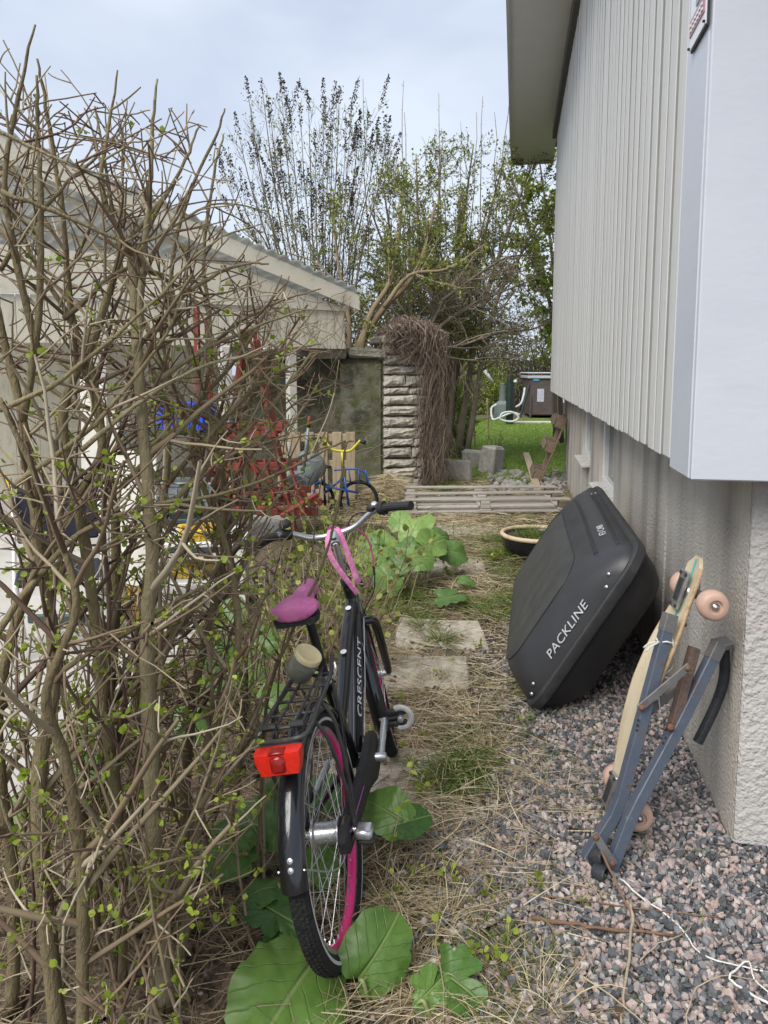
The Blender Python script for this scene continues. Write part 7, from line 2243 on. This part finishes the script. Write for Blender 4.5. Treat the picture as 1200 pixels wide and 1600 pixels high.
# ---- small leafy weeds
def weed(px, py, h, nleaf, size, mat='bud_leaf', label='', stems=3, tall=None):
    g = G(px, py)
    t = thing('weed', label, 'weed', g, group='weeds along the path')
    lp_, ld_, ls_ = [], [], []
    st_ = []
    for k in range(stems):
        if tall is not None:
            q = smooth_path([g] + [P(*x) for x in tall], 4)
            q, _l = resample(q, KP)
        else:
            q, _ = limb(tuple(g), (random.gauss(0, .5), random.gauss(0, .5), .8), h * random.uniform(.6, 1.1), .2, .05)
        st_.append((q, .0022, .0012, 1))
        for _ in range(nleaf):
            u = random.randint(1, KP - 1)
            lp_.append(q[u] + rvec(.004)); ld_.append(rvec(.8) + np.array((0, 0, .4))); ls_.append(size * random.uniform(.6, 1.15))
    branches_mesh(st_, 5, .4, .9).build('stem', 'twig_bark', t, True)
    round_leaves(MB(), np.array(lp_), np.array(ls_), np.array(ld_), .9).build('leaves', mat, t, True, kind='stuff')
ORD = ['nearest', 'second', 'third', 'fourth', 'fifth', 'sixth', 'seventh', 'eighth', 'ninth', 'tenth', 'eleventh', 'twelfth', 'thirteenth', 'fourteenth', 'fifteenth', 'sixteenth', 'seventeenth', 'eighteenth', 'nineteenth', 'twentieth', 'twenty-first', 'twenty-second', 'twenty-third', 'farthest']
for i_, (px, py, h, nl, sz) in enumerate(sorted(((630, 1095, .06, 4, .022), (800, 1095, .07, 4, .022), (660, 1150, .07, 5, .02), (712, 1385, .07, 6, .018), (838, 1395, .06, 7, .020), (792, 1485, .08, 7, .020), (662, 1380, .08, 5, .018), (625, 1395, .06, 4, .018), (760, 1405, .06, 5, .017), (818, 1135, .06, 3, .02), (692, 1065, .08, 4, .02),
                            (742, 1015, .06, 4, .022), (640, 1195, .07, 5, .02), (652, 1245, .10, 6, .02), (914, 1418, .05, 5, .012), (590, 950, .10, 6, .03), (700, 900, .10, 6, .035), (770, 880, .12, 8, .035), (690, 1130, .06, 4, .02), (770, 1510, .08, 8, .02), (710, 1530, .06, 4, .018), (600, 1090, .10, 5, .022), (830, 1000, .06, 3, .02), (575, 1150, .08, 5, .02)), key=lambda q: -q[1])):
    side_ = 'at the gravel edge' if px > 720 else ('beside the bicycle' if px < 645 else 'in the dead grass')
    weed(px, py, h, nl, sz, label='lime green weed %s, %s of the weeds counted away from the viewer' % (side_, ORD[i_]))
weed(598, 1400, 1, 9, .026, label='tall thin sprout with pointed leaves rising right of the rear wheel', stems=1, tall=[(612, 1320, 1.95), (632, 1240, 2.0), (648, 1180, 2.05), (655, 1150, 2.06)])
weed(700, 1600, 1, 5, .020, label='thin upright stem by the torn leaf at the bottom edge', stems=1, tall=[(692, 1530, 1.62), (680, 1470, 1.66), (690, 1400, 1.7)])
weed(720, 1020, 1, 5, .024, label='wiry runner arching over the stone slab', stems=1, tall=[(720, 1020, 3.2), (690, 1060, 3.0), (650, 1130, 2.75), (630, 1165, 2.65)])
# young leafy growth behind the handlebar
for k in range(20):
    px, py, d = 425 + 150 * k / 19, 900, random.uniform(3.0, 4.6)
    YG = 'leafy lime shoot behind the handlebars, %s in the row from the left' % (ORD[k] if k else 'first')
    g = G(px, YC + 1155 * math.tan(math.atan2(1.5, d) - PITCH))
    t = thing('leafy_shoot', YG, 'plant', g, group='leafy shoots behind the handlebars')
    st_, lp_, ld_, ls_ = [], [], [], []
    for j in range(4):
        q, _ = limb(tuple(g), (random.gauss(0, .4), random.gauss(0, .3), 1), random.uniform(.35, .85), .12, .05)
        st_.append((q, .004, .0018, 1))
        sprout(q, .004, .002, 9, (.05, .2), (30, 70), dict(ratio=.6, rmin=.0014, wander=.1, levels=1, sub={}), st_, 1, None, .2, .04)
    for q, a, b_, lv in st_:
        for u in range(1, KP):
            if random.random() < .36:
                lp_.append(q[u]); ld_.append(rvec(.7) + np.array((0, -.2, .1))); ls_.append(random.uniform(.018, .046))
    branches_mesh(st_, 5, .2, .9).build('stem', 'twig_bark', t, True, kind='stuff')
    round_leaves(MB(), np.array(lp_), np.array(ls_), np.array(ld_), .9).build('leaves', 'green_leaf' if k % 3 else 'lime_leaf', t, True, kind='stuff')
# fallen leaves
xs_, ys_ = scatter(2600, -1.9, .3, .9, 6)
ok = in_view(xs_, ys_) & not_yard(xs_, ys_) & (RNG.uniform(0, 1, 2600) < np.where(xs_ < -.35, .9, .25))
pos = np.stack([xs_[ok], ys_[ok], RNG.uniform(-.02, .02, ok.sum())], -1)
dirs = RNG.normal(size=(ok.sum(), 3)) * np.array((1, 1, .15))
leaves_mesh(MB(), pos, RNG.uniform(.02, .055, ok.sum()), dirs, aspect=.9).build('fallen_leaves', 'litter', smooth=True, label='brown fallen leaves on the soil under the shrub', category='leaves', kind='stuff')

# ---- sticks and string on the gravel
def stick(pts, r, mat, label, name='fallen_stick', cat='stick'):
    w = smooth_path([G(px, py, z) for px, py, z in pts], 4)
    w = w + np.array([rvec(.0015) for _ in w])
    MB().tube(w, np.linspace(r, r * .6, len(w)), 7).build(name, mat, smooth=True, label=label, category=cat)
stick([(828, 1434, .024), (890, 1443, .026), (950, 1452, .026), (1052, 1460, .024)], .0062, 'stick', 'thick brown stick lying level across the gravel')
stick([(985, 1405, .03), (988, 1440, .032), (983, 1500, .03), (975, 1560, .028), (970, 1600, .026)], .0048, 'pale_stick', 'pale stick pointing toward the viewer across the brown stick')
stick([(940, 1330, .10), (965, 1385, .05), (988, 1430, .03), (1008, 1458, .026)], .0040, 'stick', 'curved brown twig lying over the foot of the blue leg')
stick([(850, 1400, .022), (940, 1412, .024), (1040, 1424, .024), (1140, 1436, .022)], .0026, 'stick', 'thin dark twig behind the thick brown stick')
stick([(912, 1365, .022), (925, 1385, .025), (938, 1402, .022)], .0022, 'pale_stick', 'short thin twig in front of the blue leg foot')
stick([(640, 1000, .03), (665, 1007, .03), (690, 1010, .025)], .0075, 'pale_stick', 'short grey stick on the stone slab of the path')
stick([(1000, 1500, .022), (1030, 1475, .03), (1060, 1462, .028), (1085, 1440, .024)], .0018, 'pale_stick', 'fine pale stalk crossing the brown stick')
stick([(1070, 1600, .02), (1090, 1545, .028), (1140, 1525, .03), (1195, 1535, .025)], .002, 'pale_stick', 'fine pale stalk at the lower right corner')
stick([(860, 1120, .03), (880, 1108, .10), (915, 1102, .10), (955, 1116, .03)], .0018, 'straw', 'arched dry stalk in front of the cargo box')
stick([(968, 1372, .03), (1000, 1400, .022), (1060, 1445, .022), (1095, 1490, .022), (1150, 1508, .024), (1215, 1522, .022)], .0030, 'white_string', 'white rope trailing over the gravel from the blue legs', 'rope_trail', 'rope')
stick([(1215, 1575, .022), (1150, 1538, .026), (1142, 1522, .03), (1170, 1502, .03), (1180, 1530, .026), (1210, 1560, .022)], .0032, 'white_string', 'knotted end of white rope at the right edge', 'rope_trail', 'rope')
# pale splinter
MB().box(G(870, 1153, .02), (.045, .010, .004), Euler((0, .1, -.5)), .001).build('wood_splinter', 'pale_wood', label='pale wood splinter on the gravel below the cargo box', category='splinter')
